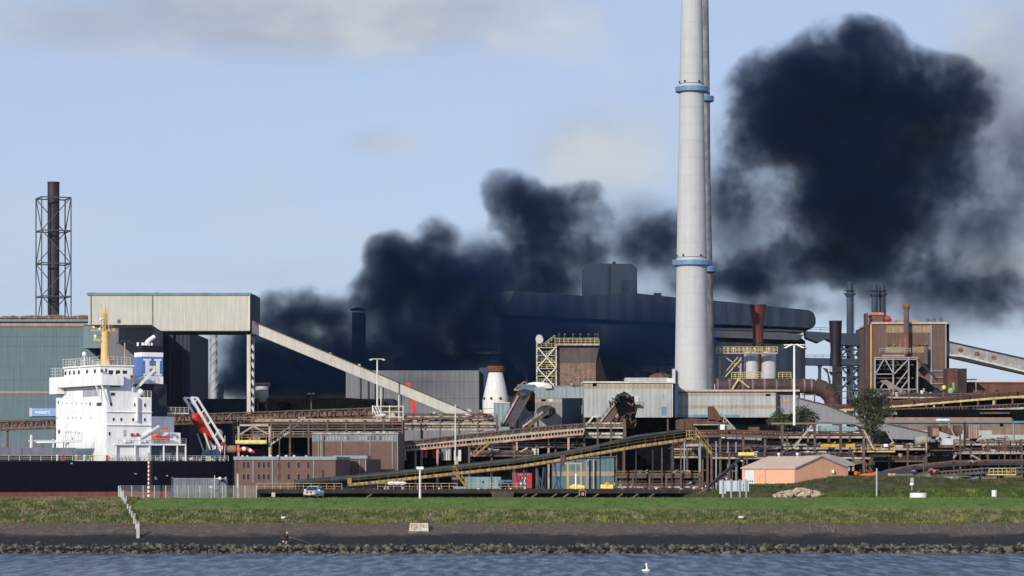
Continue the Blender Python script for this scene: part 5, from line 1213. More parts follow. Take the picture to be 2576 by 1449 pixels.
mast('tall white lamp mast rising through the sloping conveyor view', 949, 905, 1060, 735, .24, offwhite, 1.6)
mast('slim lamp mast in front of the low navy sheds', 783, 990, 1048, 800, .2, dusty, .6)
mast('thin pale mast standing before the foot of the sloping conveyor', 1145.5, 1018, 1175, 600, .16, offwhite)
mast('thin rusty mast before the brick office windows', 703, 1100, 1205, 585, .16, dusty)
mast('winged lamp mast against the grey hall behind the ship', 314, 858, 1172, 770, .28, paled, 1.8, True)
mast('broad white lamp mast before the long cladded house', 1998, 870, 1070, 560, .24, white, 2.0, True)
mast('thin tan mast beside the ship stern', 597, 1133, 1215, 600, .12, dusty)
# ---- between brick hall and cladded houses
rack('stack of pale pipe decks between the brick hall and silo foot', 1012, 1250, (1052, 1066, 1080), 700, RA, cols=5, mats=[rustm, paled, dusty, paled], stuff_=36, top=1044, depth=7, back=False)
gallery('red-brown conveyor climbing towards the two steep belts', [(1010, 1112), (1130, 1098), (1300, 1080), (1420, 1069), (1470, 1066)], 668, 14, paled, mk('conveyor_red', (.21, .095, .07), .8, .25, 1, .2), dusty, legs=(1060, 1150, 1290, 1380), vstep=9)
gallery('pale railed walkway under the red-brown conveyor', [(1010, 1123), (1180, 1107), (1330, 1093), (1468, 1080)], 664, 11, mk('lit_edge', (.38, .24, .17), .8, .25, 1, .2), darks, paled, legs=(1045, 1100, 1300, 1430), vstep=8, truss=False)
rack('busy steel platform with pumps at the foot of the steep belts', 1470, 1570, (1076, 1100), 668, RA, cols=3, mats=[paled, dusty, rustm, offwhite], stuff_=24, top=1052, depth=7)
rack('rust-brown machinery floor with yellow stair above the dark belt', 1180, 1350, (1146,), 640, RA, cols=3, mats=[rustm, dusty, rustm], stuff_=26, top=1120, depth=6)
stairs('yellow stair climbing from the machinery floor', (1192, 1148), (1235, 1112), 636, yellowp)
def dark_bunkers():
    t = thing('bunker_shed', 'black shadowy shed under the climbing conveyors', 'building', base(1300, 690))
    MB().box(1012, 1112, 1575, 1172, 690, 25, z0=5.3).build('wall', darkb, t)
    MB().box(1150, 1132, 1160, 1160, 689, .9).build('white_column', offwhite, t)
    rr = random.Random(55)
    for px in (1017, 1100, 1122, 1128, 1142, 1236): MB().box(px, 1132 + rr.uniform(-3, 3), px + rr.uniform(2, 4), 1158, 689, .9).build('column', offwhite, t)
    for px, m_ in ((1068, redp), (1088, mk('crimson', (.35, .01, .03), .6, .1)), (1058, bluep), (1100, redp)): MB().box(px, 1134, px + 7, 1152, 689.2, .6).build('stored_panel', m_, t)
    MB().box(1110, 1128, 1135, 1158, 689.1, .7).build('grey_panel', greyc, t)
    t = thing('black_shed', 'deep black open shed beneath the long cladded houses', 'building', base(1760, 742))
    MB().box(1566, 1040, 2020, 1172, 746, 20, z0=5.3).build('shade_backing', darkb, t)  # black block, the deep shade under the houses put into its colour
    for px in (1680, 1713): MB().box(px - 2, 1054, px + 2, 1172, 735, 1, z0=5.5).build('column', dusty, t)
dark_bunkers()
# ---- cladded houses
def cladded():
    band = mk('ochre_band', (.33, .26, .19), .7, .12, .5, .12, rib=1.1, ribdepth=.04)
    Y = 735.
    t = thing('cladded_house', 'big pale ribbed house with open doorway at the conveyor head', 'building', base(1580, Y))
    MB().prism([(wx(1469, Y), Y), (wx(1689, Y), Y), (wx(1708, Y + 14), Y + 14), (wx(1708, Y + 40), Y + 40), (wx(1469, Y), Y + 40)], wz(1050, Y), wz(963, Y)).build('wall', paleg, t)
    MB().box(1469, 966, 1688.5, 977, Y - .06, .055).build('ochre_band', band, t)
    MB().box(1467, 959.5, 1692, 963, Y - .5, 26).build('roof_edge', offwhite, t); MB().box(1690, 966, 1692.4, 1049, Y - .1, 1).build('corner_trim', offwhite, t)
    MB().prism([(wx(1692, Y) + .1, Y + 1), (wx(1706, Y), Y + 1.2), (wx(1706, Y), Y + 12), (wx(1692, Y) + .1, Y + 12)], wz(1050, Y), wz(964, Y)).build('dark_end', mk('end_shade_navy', (.02, .05, .09), .7, .15), t)  # end painted navy for the shade on the side away from the sun
    MB().box(1664, 1023, 1676.5, 1045, Y - .07, .06).build('blue_door', mk('door_blue', (.10, .20, .31), .5, .1), t)
    MB().box(1586, 997, 1596, 1014, Y - .07, .06).build('doorway', darkb, t); MB().box(1596, 997, 1606, 1014, Y - .12, .1).build('door_leaf', offwhite, t); MB().box(1572, 1015, 1610, 1017.5, Y - 2.2, 2.1).build('landing', paled, t)
    MB().rail(pt(1574, 1015, Y - 2), pt(1609, 1015, Y - 2), 1.1, 1.2, .09).build('landing_railing', dusty, t)
    MB().box(1491, 964.5, 1501, 972, Y - .08, .07).build('vent_opening', darkb, t)
    MB().box(1573, 952, 1680, 959, Y + 8, 8).build('roof_house', paleg, t); MB().box(1573, 950.5, 1681, 952, Y + 7.8, 8).build('roof_edge', offwhite, t)
    MB().cyl(pt(1650, 955, Y + 12), pt(1670, 955, Y + 12), 1.0, n=14).ball(pt(1661, 953, Y + 12), 1.9, (1.6, 1, .8)).build('roof_drum', rustm, t)
    MB().prism([(wx(1680, Y), Y + 5), (wx(1700, Y), Y + 5), (wx(1700, Y), Y + 9), (wx(1680, Y), Y + 9)], wz(968, Y), wz(950, Y)).build('roof_house', offwhite, t)
    Y = 742.
    t = thing('cladded_house', 'long low pale ribbed house with an ochre stripe past the chimney foot', 'building', base(1820, Y))
    MB().box(1699, 988, 1953, 1050, Y, 26, z0=wz(1050, Y)).build('wall', paleg, t)
    for a, b_ in ((989, 995), (1019, 1027)): MB().box(1699.5, a, 1952.5, b_, Y - .06, .055).build('ochre_band', band, t)
    MB().box(1699.5, 1043, 1860, 1049.5, Y - .065, .06).build('blue_skirt', mk('skirt_blue', (.13, .24, .32), .6, .2), t)
    MB().box(1697, 980, 2012, 985, Y - .4, 26).build('roof_edge', mk('roof_edge_tan', (.40, .33, .28), .7, .1), t); MB().box(1699, 985.05, 2010, 987.95, Y + .2, 25).build('eave', darks, t)
    MB().box(1952, 988, 1956, 1050, Y - .3, .29).build('corner_trim', darks, t)
    MB().box(1956, 985.1, 2008, 1042, Y + 1.5, 24).build('annex_wall', mk('lilac_grey_cladding', (.25, .25, .27), .7, .1, .1, .1, rib=1.1, ribdepth=.04), t)
    MB().box(1956.5, 1003, 1996, 1011, Y + 1.42, .07).build('ochre_band', band, t); MB().box(2008, 986, 2013, 1042, Y + 1.7, 20).build('end_wall', navyc, t)  # annex end wall in navy as painted shade
    MB().box(1926, 991, 1938, 996, Y - .09, .08).build('broken_hole', darkb, t)
    Y = 728.
    t = thing('cladded_house', 'lower pale ribbed house between the two steep belts', 'building', base(1410, Y))
    MB().box(1345, 1002, 1414, 1078, Y, 16, z0=wz(1078, Y)).build('wall', mk('taupe_cladding', (.21, .20, .19), .7, .12, .15, .14, rib=1.1, ribdepth=.04), t)
    MB().box(1345.3, 1003, 1413.7, 1013, Y - .06, .055).build('ochre_band', band, t)
    MB().prism([(wx(1414, Y) + .05, Y + .3), (wx(1432, Y), Y + 6), (wx(1466, Y), Y + 12), (wx(1466, Y), Y + 16), (wx(1414, Y) + .05, Y + 16)], wz(1078, Y), wz(1002, Y)).build('dark_end', mk('end_shade_navy', (.02, .05, .09), .7, .15), t)  # shade of the far side painted on as navy
    MB().box(1362, 1004, 1373, 1010, Y - .08, .07).build('vent_opening', darkb, t); MB().box(1380, 1003.5, 1390, 1010.5, Y - .09, .08).build('pale_shutter', offwhite, t)
    for px in (1362, 1385): MB().cyl(pt(px, 1036, Y - 1), pt(px + 3, 1030, Y - 1), .4, n=8).build('spout', offwhite, t)
    Yb = 748.
    MB().box(1345, 974, 1470, 1001.5, Yb, 10).build('upper_house', mk('blue_grey_cladding', (.22, .26, .28), .7, .1, .15, .12, rib=1.1, ribdepth=.04), t)
    MB().box(1303, 970, 1345, 990, Yb, 10).build('upper_house', mk('slate_teal', (.09, .15, .19), .7, .1), t); MB().box(1302, 967, 1345.5, 970, Yb - .3, 11).build('roof_edge', mk('rim_teal', (.13, .2, .24), .6, .1), t)
    MB().box(1370, 968, 1388, 977, Yb - 1, 3).build('roof_box', mk('cream_box', (.5, .46, .36), .6, .1), t)
    MB().ball(pt(1354, 972, Yb + 3), 2.6, (1.35, 1, .45), 16, 8).build('white_dome', white, t, smooth_=True)
    MB().box(1390, 970, 1440, 976, Yb + 2, 6).build('roof_house', mk('violet_grey', (.15, .16, .19), .7, .1), t)
    MB().beam(pt(1293, 980, Yb), pt(1319, 960, Yb), .3).beam(pt(1319, 960, Yb), pt(1340, 975, Yb), .2).beam(pt(1293, 981, Yb), pt(1305, 981, Yb), .4).build('davit', yellowp, t)
    Y = 742.; t = thing('teal_lean_to', 'pale teal lean-to against the foot of the tapered tower', 'building', base(1265, Y)); MB().box(1242, 1014, 1282, 1080, Y, 8, z0=5.3).build('wall', mk('lean_to_teal', (.20, .26, .28), .7, .08, .15, .1, rib=1.1, ribdepth=.04), t); MB().box(1241, 1012, 1283, 1014, Y - .2, 8.4).build('roof_edge', offwhite, t)
    t = thing('rear_wall', 'tan-topped ribbed wall linking two cladded houses', 'building', base(1450, 752)); MB().box(1440, 993, 1470, 1078, 752, 5, z0=5.3).build('wall', band, t)
cladded()
def tapered_tower():
    Y = 760.; t = thing('tapered_tower', 'squat white tapering tower with a rusty brown rim', 'tower', base(1246, Y)); c = wx(1247, Y); k = Y / F
    MB().lathe((c, Y), [(33 * k, 5.5), (33 * k, wz(1010, Y)), (32.5 * k, wz(1004, Y)), (17.5 * k, wz(937, Y))], 40).build('shell', mk('tower_white', (.62, .59, .56), .7, .06, .3, .1), t, smooth_=True)
    MB().lathe((c, Y), [(18 * k, wz(937, Y)), (22 * k, wz(934, Y)), (22 * k, wz(923, Y)), (20 * k, wz(921, Y))], 32).build('rim', rustm, t, smooth_=True)
    for a in (-2.6, -1.9, -1.2): MB().ball((c + cos(a) * 33 * k, Y + sin(a) * 33 * k, wz(1003, Y)), .35).build('lug', darks, t)
    for py in (1028, 1046): MB().lathe((c, Y), [(33.1 * k, wz(py + 1, Y)), (33.3 * k, wz(py + 1, Y)), (33.3 * k, wz(py, Y)), (33.1 * k, wz(py, Y))], 32).build('seam', dusty, t)
tapered_tower()
def hopper_house():
    Y = 790.; t = thing('hopper_house', 'brown patchy block house with yellow railed roof and stair tower', 'building', base(1450, Y))
    pm = mk('patchy_brown', (.17, .11, .085), .8, .45, .9, .2)
    MB().box(1404, 912, 1499, 1000, Y, 12).build('patchy_wall', pm, t); MB().poly([(1404, 912), (1404, 905), (1408, 869), (1508, 869), (1500, 905), (1500, 912)], Y - .1, 12).build('upper_wall', mk('upper_brown', (.085, .062, .062), .8, .15, .3, .2), t)
    MB().prism([(wx(1500, Y) + .02, Y + .2), (wx(1526, Y), Y + 3), (wx(1526, Y), Y + 12), (wx(1500, Y) + .02, Y + 12)], wz(1000, Y), 0, ztop=[wz(872, Y), wz(950, Y), wz(950, Y), wz(872, Y)]).build('shaded_end', mk('end_shade_umber', (.035, .025, .025), .8, .2), t)  # darker umber paints the shade on this end of the brown house
    grid = MB()
    for k in range(8): grid.box(1404 + k * 12.8, 912.5, 1405.2 + k * 12.8, 990, Y - .12, .1)
    for k in range(7): grid.box(1404, 914 + k * 12, 1499, 915 + k * 12, Y - .13, .1)
    grid.build('stiffener_rib', mk('rib_brown', (.24, .16, .12), .8, .3), t)
    yl = mk('dirty_yellow', (.45, .38, .17), .7, .3, 2, .2, rust=.3)
    MB().box(1396, 864, 1508, 868.8, Y - 1.5, 14).build('roof_walkway', paled, t)
    for yy in (Y - 1.4, Y + 10): MB().rail(pt(1396, 864, yy), pt(1507, 864, yy), 1.4, 1.2, .13, 2).build('roof_railing', yl, t)
    MB().rail(pt(1372, 870, Y - 1), pt(1396, 852, Y - 1), 1.0, 1, .12).build('stair_railing', yl, t)
    for px in (1406, 1420, 1441, 1459, 1480, 1496, 1503):
        p = thing('x', None, None, (0, 0, 0)); bpy.data.objects.remove(p)
        MB().cyl(pt(px, 864, Y + 4), pt(px, 842, Y + 4), .08).ball(pt(px + 1, 841, Y + 4), .28).build('lamp_pole', dusty, t)
    for px in (1350.5, 1399): MB().box(px - 1.6, 862 if px < 1360 else 868, px + 1.6, 1172, Y - 1.5, .5, z0=5.5).build('tower_leg', offwhite, t)
    MB().cyl(pt(1357, 855, Y - 2), pt(1357, 851, Y + 2), 1.0, n=14).build('cowl', offwhite, t)
    lv = [873, 893, 910, 926, 945, 963]
    for k, py in enumerate(lv): MB().box(1349, py, 1401, py + 2.2, Y - 1.6, 3).build('landing', paled if k % 2 else yl, t); MB().rail(pt(1350, py, Y - 1.7), pt(1400, py, Y - 1.7), 1.0, 1.3, .1).build('landing_railing', yl, t)
    for k, (a, b_) in enumerate(((873, 926), (926, 975))): MB().beam(pt(1352, a, Y - 2), pt(1398, b_, Y - 2), .3).build('cross_brace', offwhite, t); MB().beam(pt(1398, a, Y - 1.9), pt(1352, b_, Y - 1.9), .3).build('cross_brace', offwhite, t)
    for k in range(5): a, b_ = lv[k], lv[k + 1]; MB().beam(pt(1372 if k % 2 else 1396, a, Y - .5), pt(1396 if k % 2 else 1372, b_, Y - .5), .5, .25).build('stair_flight', yl, t)
    rr = random.Random(61)
    for k in range(22): px = rr.uniform(1375, 1500); py = rr.uniform(958, 980); MB().box(px, py, px + rr.uniform(2, 6), py + rr.uniform(4, 12), Y - 2 - rr.random(), 1).build('foot_equipment', (yl, rustm, dusty)[rr.randrange(3)], t)
hopper_house()
# steep belts
def steep(label, p0, p1, wpx, Y, m_, dy=0):
    t = thing('steep_conveyor', label, 'conveyor', base(p0[0], Y))
    (a, b_), (c, d) = p0, p1; w = wpx
    MB().poly([(a, b_), (a + w, b_), (c + w, d), (c, d)], Y, 4).build('belt_bed', m_, t)
    for dx, mm in ((-2, paled), (w + 1, dusty)): MB().beam(pt(a + dx, b_, Y - .3), pt(c + dx, d, Y - .3), .35, .5).build('side_beam', mm, t); MB().rail(pt(a + dx, b_, Y - .5), pt(c + dx, d, Y - .5), 1.0, 1.6, .1).build('railing', dusty, t)
    MB().ball(pt(c + w / 2, d, Y + 1), 1.6, (1.3, 1, .9), jit=.2, rnd=RA).build('head_pulley', darks, t)
    for f in (.3, .6): MB().beam(pt(a + w / 2 + (c - a) * f, b_ + (d - b_) * f, Y + 2), (wx(a + w / 2 + (c - a) * f + 6, Y), Y + 3, 5.5), .4).build('leg', darks, t)
    return t
bl = mk('belt_slate', (.055, .055, .07), .8, .25, 1, .2)
steep('steep dark belt, larger of the two beside the tapered tower', (1262, 1073), (1305, 995), 26, 705, bl)
MB_ = thing('drive_house', 'black cluttered drive house at the head of the steep belt', 'building', base(1325, 712)); MB().poly([(1296, 1000), (1310, 985), (1340, 983), (1346, 990), (1346, 1034), (1330, 1034), (1310, 1004)], 712, 6).build('wall', darkb, MB_)
steep('narrow rusty belt with a reddish bed before the lower house', (1316, 1074), (1368, 1036), 12, 700, rustm)
steep('rust covered steep conveyor rising to the big ribbed house', (1500, 1076), (1558, 1002), 22, 715, mk('belt_brown', (.10, .075, .065), .8, .3, 1, .2))
def chute():
    t = thing('chute_house', 'rusty spiky chute head where the steep conveyor ends', 'machinery', base(1580, 712)); rr = random.Random(71)
    MB().poly([(1545, 1010), (1560, 995), (1580, 996), (1597, 1014), (1603, 1030), (1598, 1050), (1598, 1078), (1572, 1078), (1560, 1050)], 712, 5).build('casing', darkb, t)
    for k in range(26): a = (rr.uniform(1535, 1600), rr.uniform(998, 1075)); MB().beam(pt(*a, 710), pt(a[0] + rr.uniform(-14, 14), a[1] + rr.uniform(-20, 20), 710.5), .28).build('strut', (rustm, dusty, darks)[rr.randrange(3)], t)
    for px in (1565, 1572): MB().box(px, 1055, px + 3, 1172, 706, .6, z0=5.5).build('column', dusty, t)
    t = thing('small_gable', 'small pale gabled hood between the cladded houses', 'hood', base(1495, 715)); MB().beam(pt(1473, 1072, 715), pt(1492, 1048, 715), .4).beam(pt(1492, 1048, 715), pt(1500, 1048, 715), .4).beam(pt(1500, 1048, 715), pt(1512, 1064, 715), .3).build('hood_edge', offwhite, t); MB().poly([(1476, 1075), (1493, 1051), (1512, 1066), (1512, 1076)], 716, 4).build('hood_body', darkb, t)
chute()

# ---- the long dark covered belt climbing across the foreground, with its ochre walkway
def front_belt():
    Y = 555.; t = thing('covered_belt', 'long black covered belt climbing over an ochre walkway across the yard', 'conveyor', base(1300, Y))
    P_ = [(740, 1207), (870, 1196), (1115, 1172), (1300, 1151), (1420, 1134), (1510, 1116), (1600, 1094), (1745, 1076)]
    cov = mk('belt_cover_green_black', (.028, .036, .034), .7, .3, .6, .25)
    for a, b_ in zip(P_, P_[1:]):
        h = 15 if a[0] < 1500 else 9
        MB().cyl(Vector(pt(a[0], a[1] + h * .5, Y + 1)), Vector(pt(b_[0], b_[1] + h * .5, Y + 1)), h * .5 * Y / F, n=14).build('belt_cover', cov, t, smooth_=True)
        MB().poly([(a[0], a[1] + h), (b_[0], b_[1] + h), (b_[0], b_[1] + h + 13), (a[0], a[1] + h + 13)], Y + 1.2, 2).build('belt_frame', darkb, t)
    och = mk('ochre_gallery', (.33, .22, .085), .7, .3, 1, .2, rust=.25)
    W_ = [(875, 1217), (930, 1212), (1115, 1192), (1300, 1172), (1390, 1158), (1415, 1153), (1510, 1137), (1600, 1121), (1720, 1104), (1745, 1100)]
    for a, b_ in zip(W_, W_[1:]):
        MB().poly([(a[0], a[1] - 1), (b_[0], b_[1] - 1), (b_[0], b_[1] + 5.5), (a[0], a[1] + 5.5)], Y - 1.2, .2).build('walkway_apron', och, t)
        MB().beam(pt(a[0], a[1] + 6.3, Y - 1.0), pt(b_[0], b_[1] + 6.3, Y - 1.0), .3, .14).build('lower_chord', dusty, t)
        MB().rail(pt(a[0], a[1] - 1, Y - 1.1), pt(b_[0], b_[1] - 1, Y - 1.1), 1.1, 1.7, .09, 1).build('walkway_railing', mk('olive_rail', (.10, .08, .04), .7, .3, 1, .1), t)
    n = MB()
    for a, b_ in zip(W_, W_[1:]):
        m_ = int((b_[0] - a[0]) / 13)
        for i in range(m_): f = i / m_; px, py = a[0] + (b_[0] - a[0]) * f, a[1] + (b_[1] - a[1]) * f; MB().beam(pt(px, py - 1, Y - 1.3), pt(px, py + 7.5, Y - 1.3), .1).build('apron_rib', mk('rib_umber', (.14, .10, .04), .8, .2), t)
    MB().box(874, 1203, 884, 1217, Y - 1.5, 1).build('start_cabinet', och, t)
    def yat(px):
        for (a, ya), (c, yc) in zip(W_, W_[1:]):
            if a <= px <= c: return ya + (yc - ya) * (px - a) / (c - a)
        return W_[-1][1]
    for px in (1237, 1290, 1324, 1350, 1372, 1448, 1475, 1510, 1551, 1600, 1642, 1665, 1690, 1713): MB().box(px - 1.6, yat(px) + 6, px + 1.6, 1172, Y, .5, z0=5.5).build('leg', (dusty, darks, gutter)[(int(px)) % 3], t)
    for a, b_, px in ((1295, 1318, 1310), (1350, 1368, 1358), (1395, 1412, 1404)):
        mb = MB(); y0 = yat(px) + 6; mb.beam(pt(a, y0, Y), pt(px, 1236, Y), .3).beam(pt(b_, y0, Y), pt(px + 4, 1236, Y), .3).beam(pt(px, 1200, Y), pt(px + 12, 1238, Y), .25).beam(pt(px, 1200, Y), pt(px - 12, 1238, Y), .25); mb.build('trestle', mk('trestle_blue', (.03, .05, .08), .7, .2), t)
    MB().box(1410, 1145, 1422, 1172, Y - 1.6, 2).build('drive_box', rustm, t)
    stairs('ochre stair dropping from the dark covered belt halfway', (1142, 1186), (1175, 1228), 553, yellowp)
    stairs('ochre stair at the top end of the dark covered belt', (1750, 1090), (1790, 1142), 553, yellowp)
    t = thing('landing', 'small yellow railed landing at the top of the covered belt', 'platform', base(1740, 552)); MB().box(1726, 1103, 1752, 1106, 551, 3).build('floor', yellowp, t); MB().rail(pt(1727, 1103, 551), pt(1751, 1103, 551), 1.5, .9, .12).build('railing', yellowp, t); MB().beam(pt(1734, 1100, 550.9), pt(1734, 1082, 550.9), .12).build('lamp_post', galv, t)
    return t
front_belt()
def quay():
    Y = 520.; t = thing('quay_deck', 'long dark quay deck on struts with railings behind the lawn', 'quay', base(1200, Y))
    qd = mk('quay_black', (.02, .018, .02), .9, .3, .5, .2)
    MB().box(646, 1231, 1790, 1241, Y, 14).build('deck_edge', mk('quay_umber', (.028, .022, .02), .9, .35, .6, .25), t); MB().box(646, 1241.05, 1760, 1280, Y + 2.5, 10).build('under_wall', qd, t)
    yr = mk('quay_rail_tan', (.34, .26, .14), .7, .3, 1, .1)
    for a, b_ in ((647, 860), (950, 1150), (1180, 1320), (1560, 1740)): MB().rail(pt(a, 1231, Y + .3), pt(b_, 1231, Y + .3), 1.05, 1.4, .09, 1).build('railing', yr if a < 1500 else dusty, t)
    for px in (930, 1320, 1345, 1395, 1425, 1455, 1500, 1560, 1600, 1640): MB().beam(pt(px - 9, 1252, Y), pt(px + 6, 1242, Y), .25).build('strut', dusty, t)
    MB().poly([(1233, 1236), (1295, 1236), (1285, 1262), (1245, 1262)], Y - .5, 2).build('hopper', mk('hopper_umber', (.06, .045, .04), .9, .3), t)
    rr = random.Random(81)
    for k in range(60):
        px = rr.uniform(880, 1320) if k < 30 else rr.uniform(1550, 1800); s = rr.uniform(1.5, 6); y = Y + rr.uniform(1, 6); m_ = (rustm, dusty, darks, offwhite, gutter)[rr.randrange(5)]
        MB().box(px, 1231 - rr.uniform(2, 7), px + s, 1231, y, 1).build('deck_stock', m_, t)
    for px in (985, 1000, 1012): MB().ball(pt(px, 1216, Y + 4), .5, (1.6, 1, .7)).build('pale_bundle', white, t)
    MB().cyl(pt(752, 1231, Y + 2), pt(752, 1216, Y + 2), .12).build('post', dusty, t)
    f = thing('yellow_portal', 'tall yellow portal frame standing on the quay', 'frame', base(1444, 530)); 
    MB().box(1426, 1168, 1431, 1231, 530, .4).build('upright', mk('portal_yellow', (.42, .29, .09), .6, .15), f); MB().box(1459, 1168, 1464, 1231, 530, .4).build('upright', MATS['portal_yellow'], f); MB().box(1421, 1164, 1465, 1167.9, 530, .5).build('crossbar', MATS['portal_yellow'], f)
    b_ = thing('yellow_hoist', 'yellow rounded hoist body beside the portal on the quay', 'machine', base(1527, 528)); MB().box(1511, 1219, 1542, 1229, 528, 1.2).build('body', byellow, b_); MB().cyl(pt(1527, 1218, 528), pt(1527, 1218, 529.2), .4, n=14).build('drum', mk('hoist_orange', (.6, .27, .04), .6, .1), b_); MB().box(1512, 1219.5, 1517, 1228, 527.9, .09).build('lamp_panel', mk('pale_yellow', (.8, .72, .25), .5, .1), b_)
    h = thing('yellow_valves', 'cluster of bright yellow valves round a white pipe', 'valve', base(1450, 527)); 
    for px, r in ((1436, .3), (1443, .45), (1449, .3), (1456, .42), (1462, .38), (1468, .3)): MB().ball(pt(px, 1228 - r * 6, 527), r, (1, 1, 1.2), 8, 6).build('valve_body', byellow, h)
    MB().cyl(pt(1448.5, 1231, 526.8), pt(1448.5, 1191, 526.8), .16, n=8).build('white_pipe', white, h)
quay()
def low_buildings():
    Y = 585.
    t = thing('teal_workshop', 'teal workshop with a tan stripe under the covered belt', 'building', base(1440, Y)); tb = mk('workshop_teal', (.085, .15, .17), .7, .12, .15, .12, rib=.9, ribdepth=.03)
    MB().poly([(1390, 1156), (1545, 1150), (1545, 1250), (1390, 1250)], Y, 12).build('wall', tb, t); MB().box(1390, 1186, 1544.6, 1198, Y - .06, .055).build('tan_stripe', tanb, t); MB().box(1545, 1152, 1552, 1250, Y + .5, 11).build('end_wall', navyc, t)  # workshop end wall carries its shade as navy colour
    MB().poly([(1386, 1153), (1548, 1147), (1548, 1150), (1386, 1156)], Y - .4, 13).build('roof_edge', mk('slate_roof', (.07, .09, .12), .7, .1), t)
    for px in (1478, 1492): MB().box(px, 1155, px + 3, 1240, Y - 1, .6).build('pipe', paled, t)
    t = thing('teal_workshop', 'pale teal shed with a ragged dark mouth beside the red box', 'building', base(1230, 590)); MB().box(1140, 1200, 1260, 1250, 590, 10).build('wall', mk('pale_teal_shed', (.17, .25, .27), .7, .12, .3, .15, rib=.9, ribdepth=.03), t); MB().box(1262, 1196, 1290, 1222, 589, 2).build('dark_mouth', darkb, t)
    for px in (1213,): MB().box(px, 1210, px + 4, 1216, 589.9, .08).build('window', glass, t)
    t = thing('red_box', 'crimson box container with a white and green square mark', 'container', base(1316, 572)); MB().box(1293, 1190, 1338, 1228, 572, 3).build('body', mk('container_crimson', (.40, .02, .045), .6, .12, 1, .1), t)
    q = white; mb = MB()
    for a in ((1308, 1201, 1314, 1206), (1320, 1201, 1326, 1206), (1308, 1214, 1314, 1219), (1320, 1214, 1326, 1219), (1314, 1207, 1320, 1213)): mb.box(*a, 571.92, .06)
    mb.build('white_mark', q, t); MB().box(1314.5, 1201.5, 1319.5, 1205.5, 571.9, .05).box(1314.5, 1214.5, 1319.5, 1218.5, 571.9, .05).build('green_mark', mk('mark_green', (.02, .25, .06), .6, .1), t)
    for k in range(9): MB().box(1294 + k * 4.6, 1192, 1296 + k * 4.6, 1195, 571.93, .05).build('white_tick', paled, t)
    # white van and a hut on the quay road
    v = thing('parked_van', 'dark blue and white van half hidden on the quay', 'van', base(1262, 560)); MB().box(1254, 1208, 1290, 1222, 560, 2).build('body', mk('van_blue', (.12, .17, .26), .4, .1), v); MB().box(1262, 1205, 1284, 1210, 560.2, 1.6).build('cab_glass', glass, v)
    for px in (1260, 1284): MB().cyl(pt(px, 1223, 559.9), pt(px, 1223, 560.3), .33, n=12).build('wheel', blackp, v)
    g = thing('grey_cabinet', 'plain grey cabinet under the stair of the covered belt', 'cabinet', base(1160, 562)); MB().box(1136, 1199, 1170, 1224, 562, 2).build('body', dusty, g); MB().box(1140, 1202, 1152, 1222, 561.9, .08).build('door', mk('cabinet_door', (.22, .19, .18), .7, .1), g)
low_buildings()
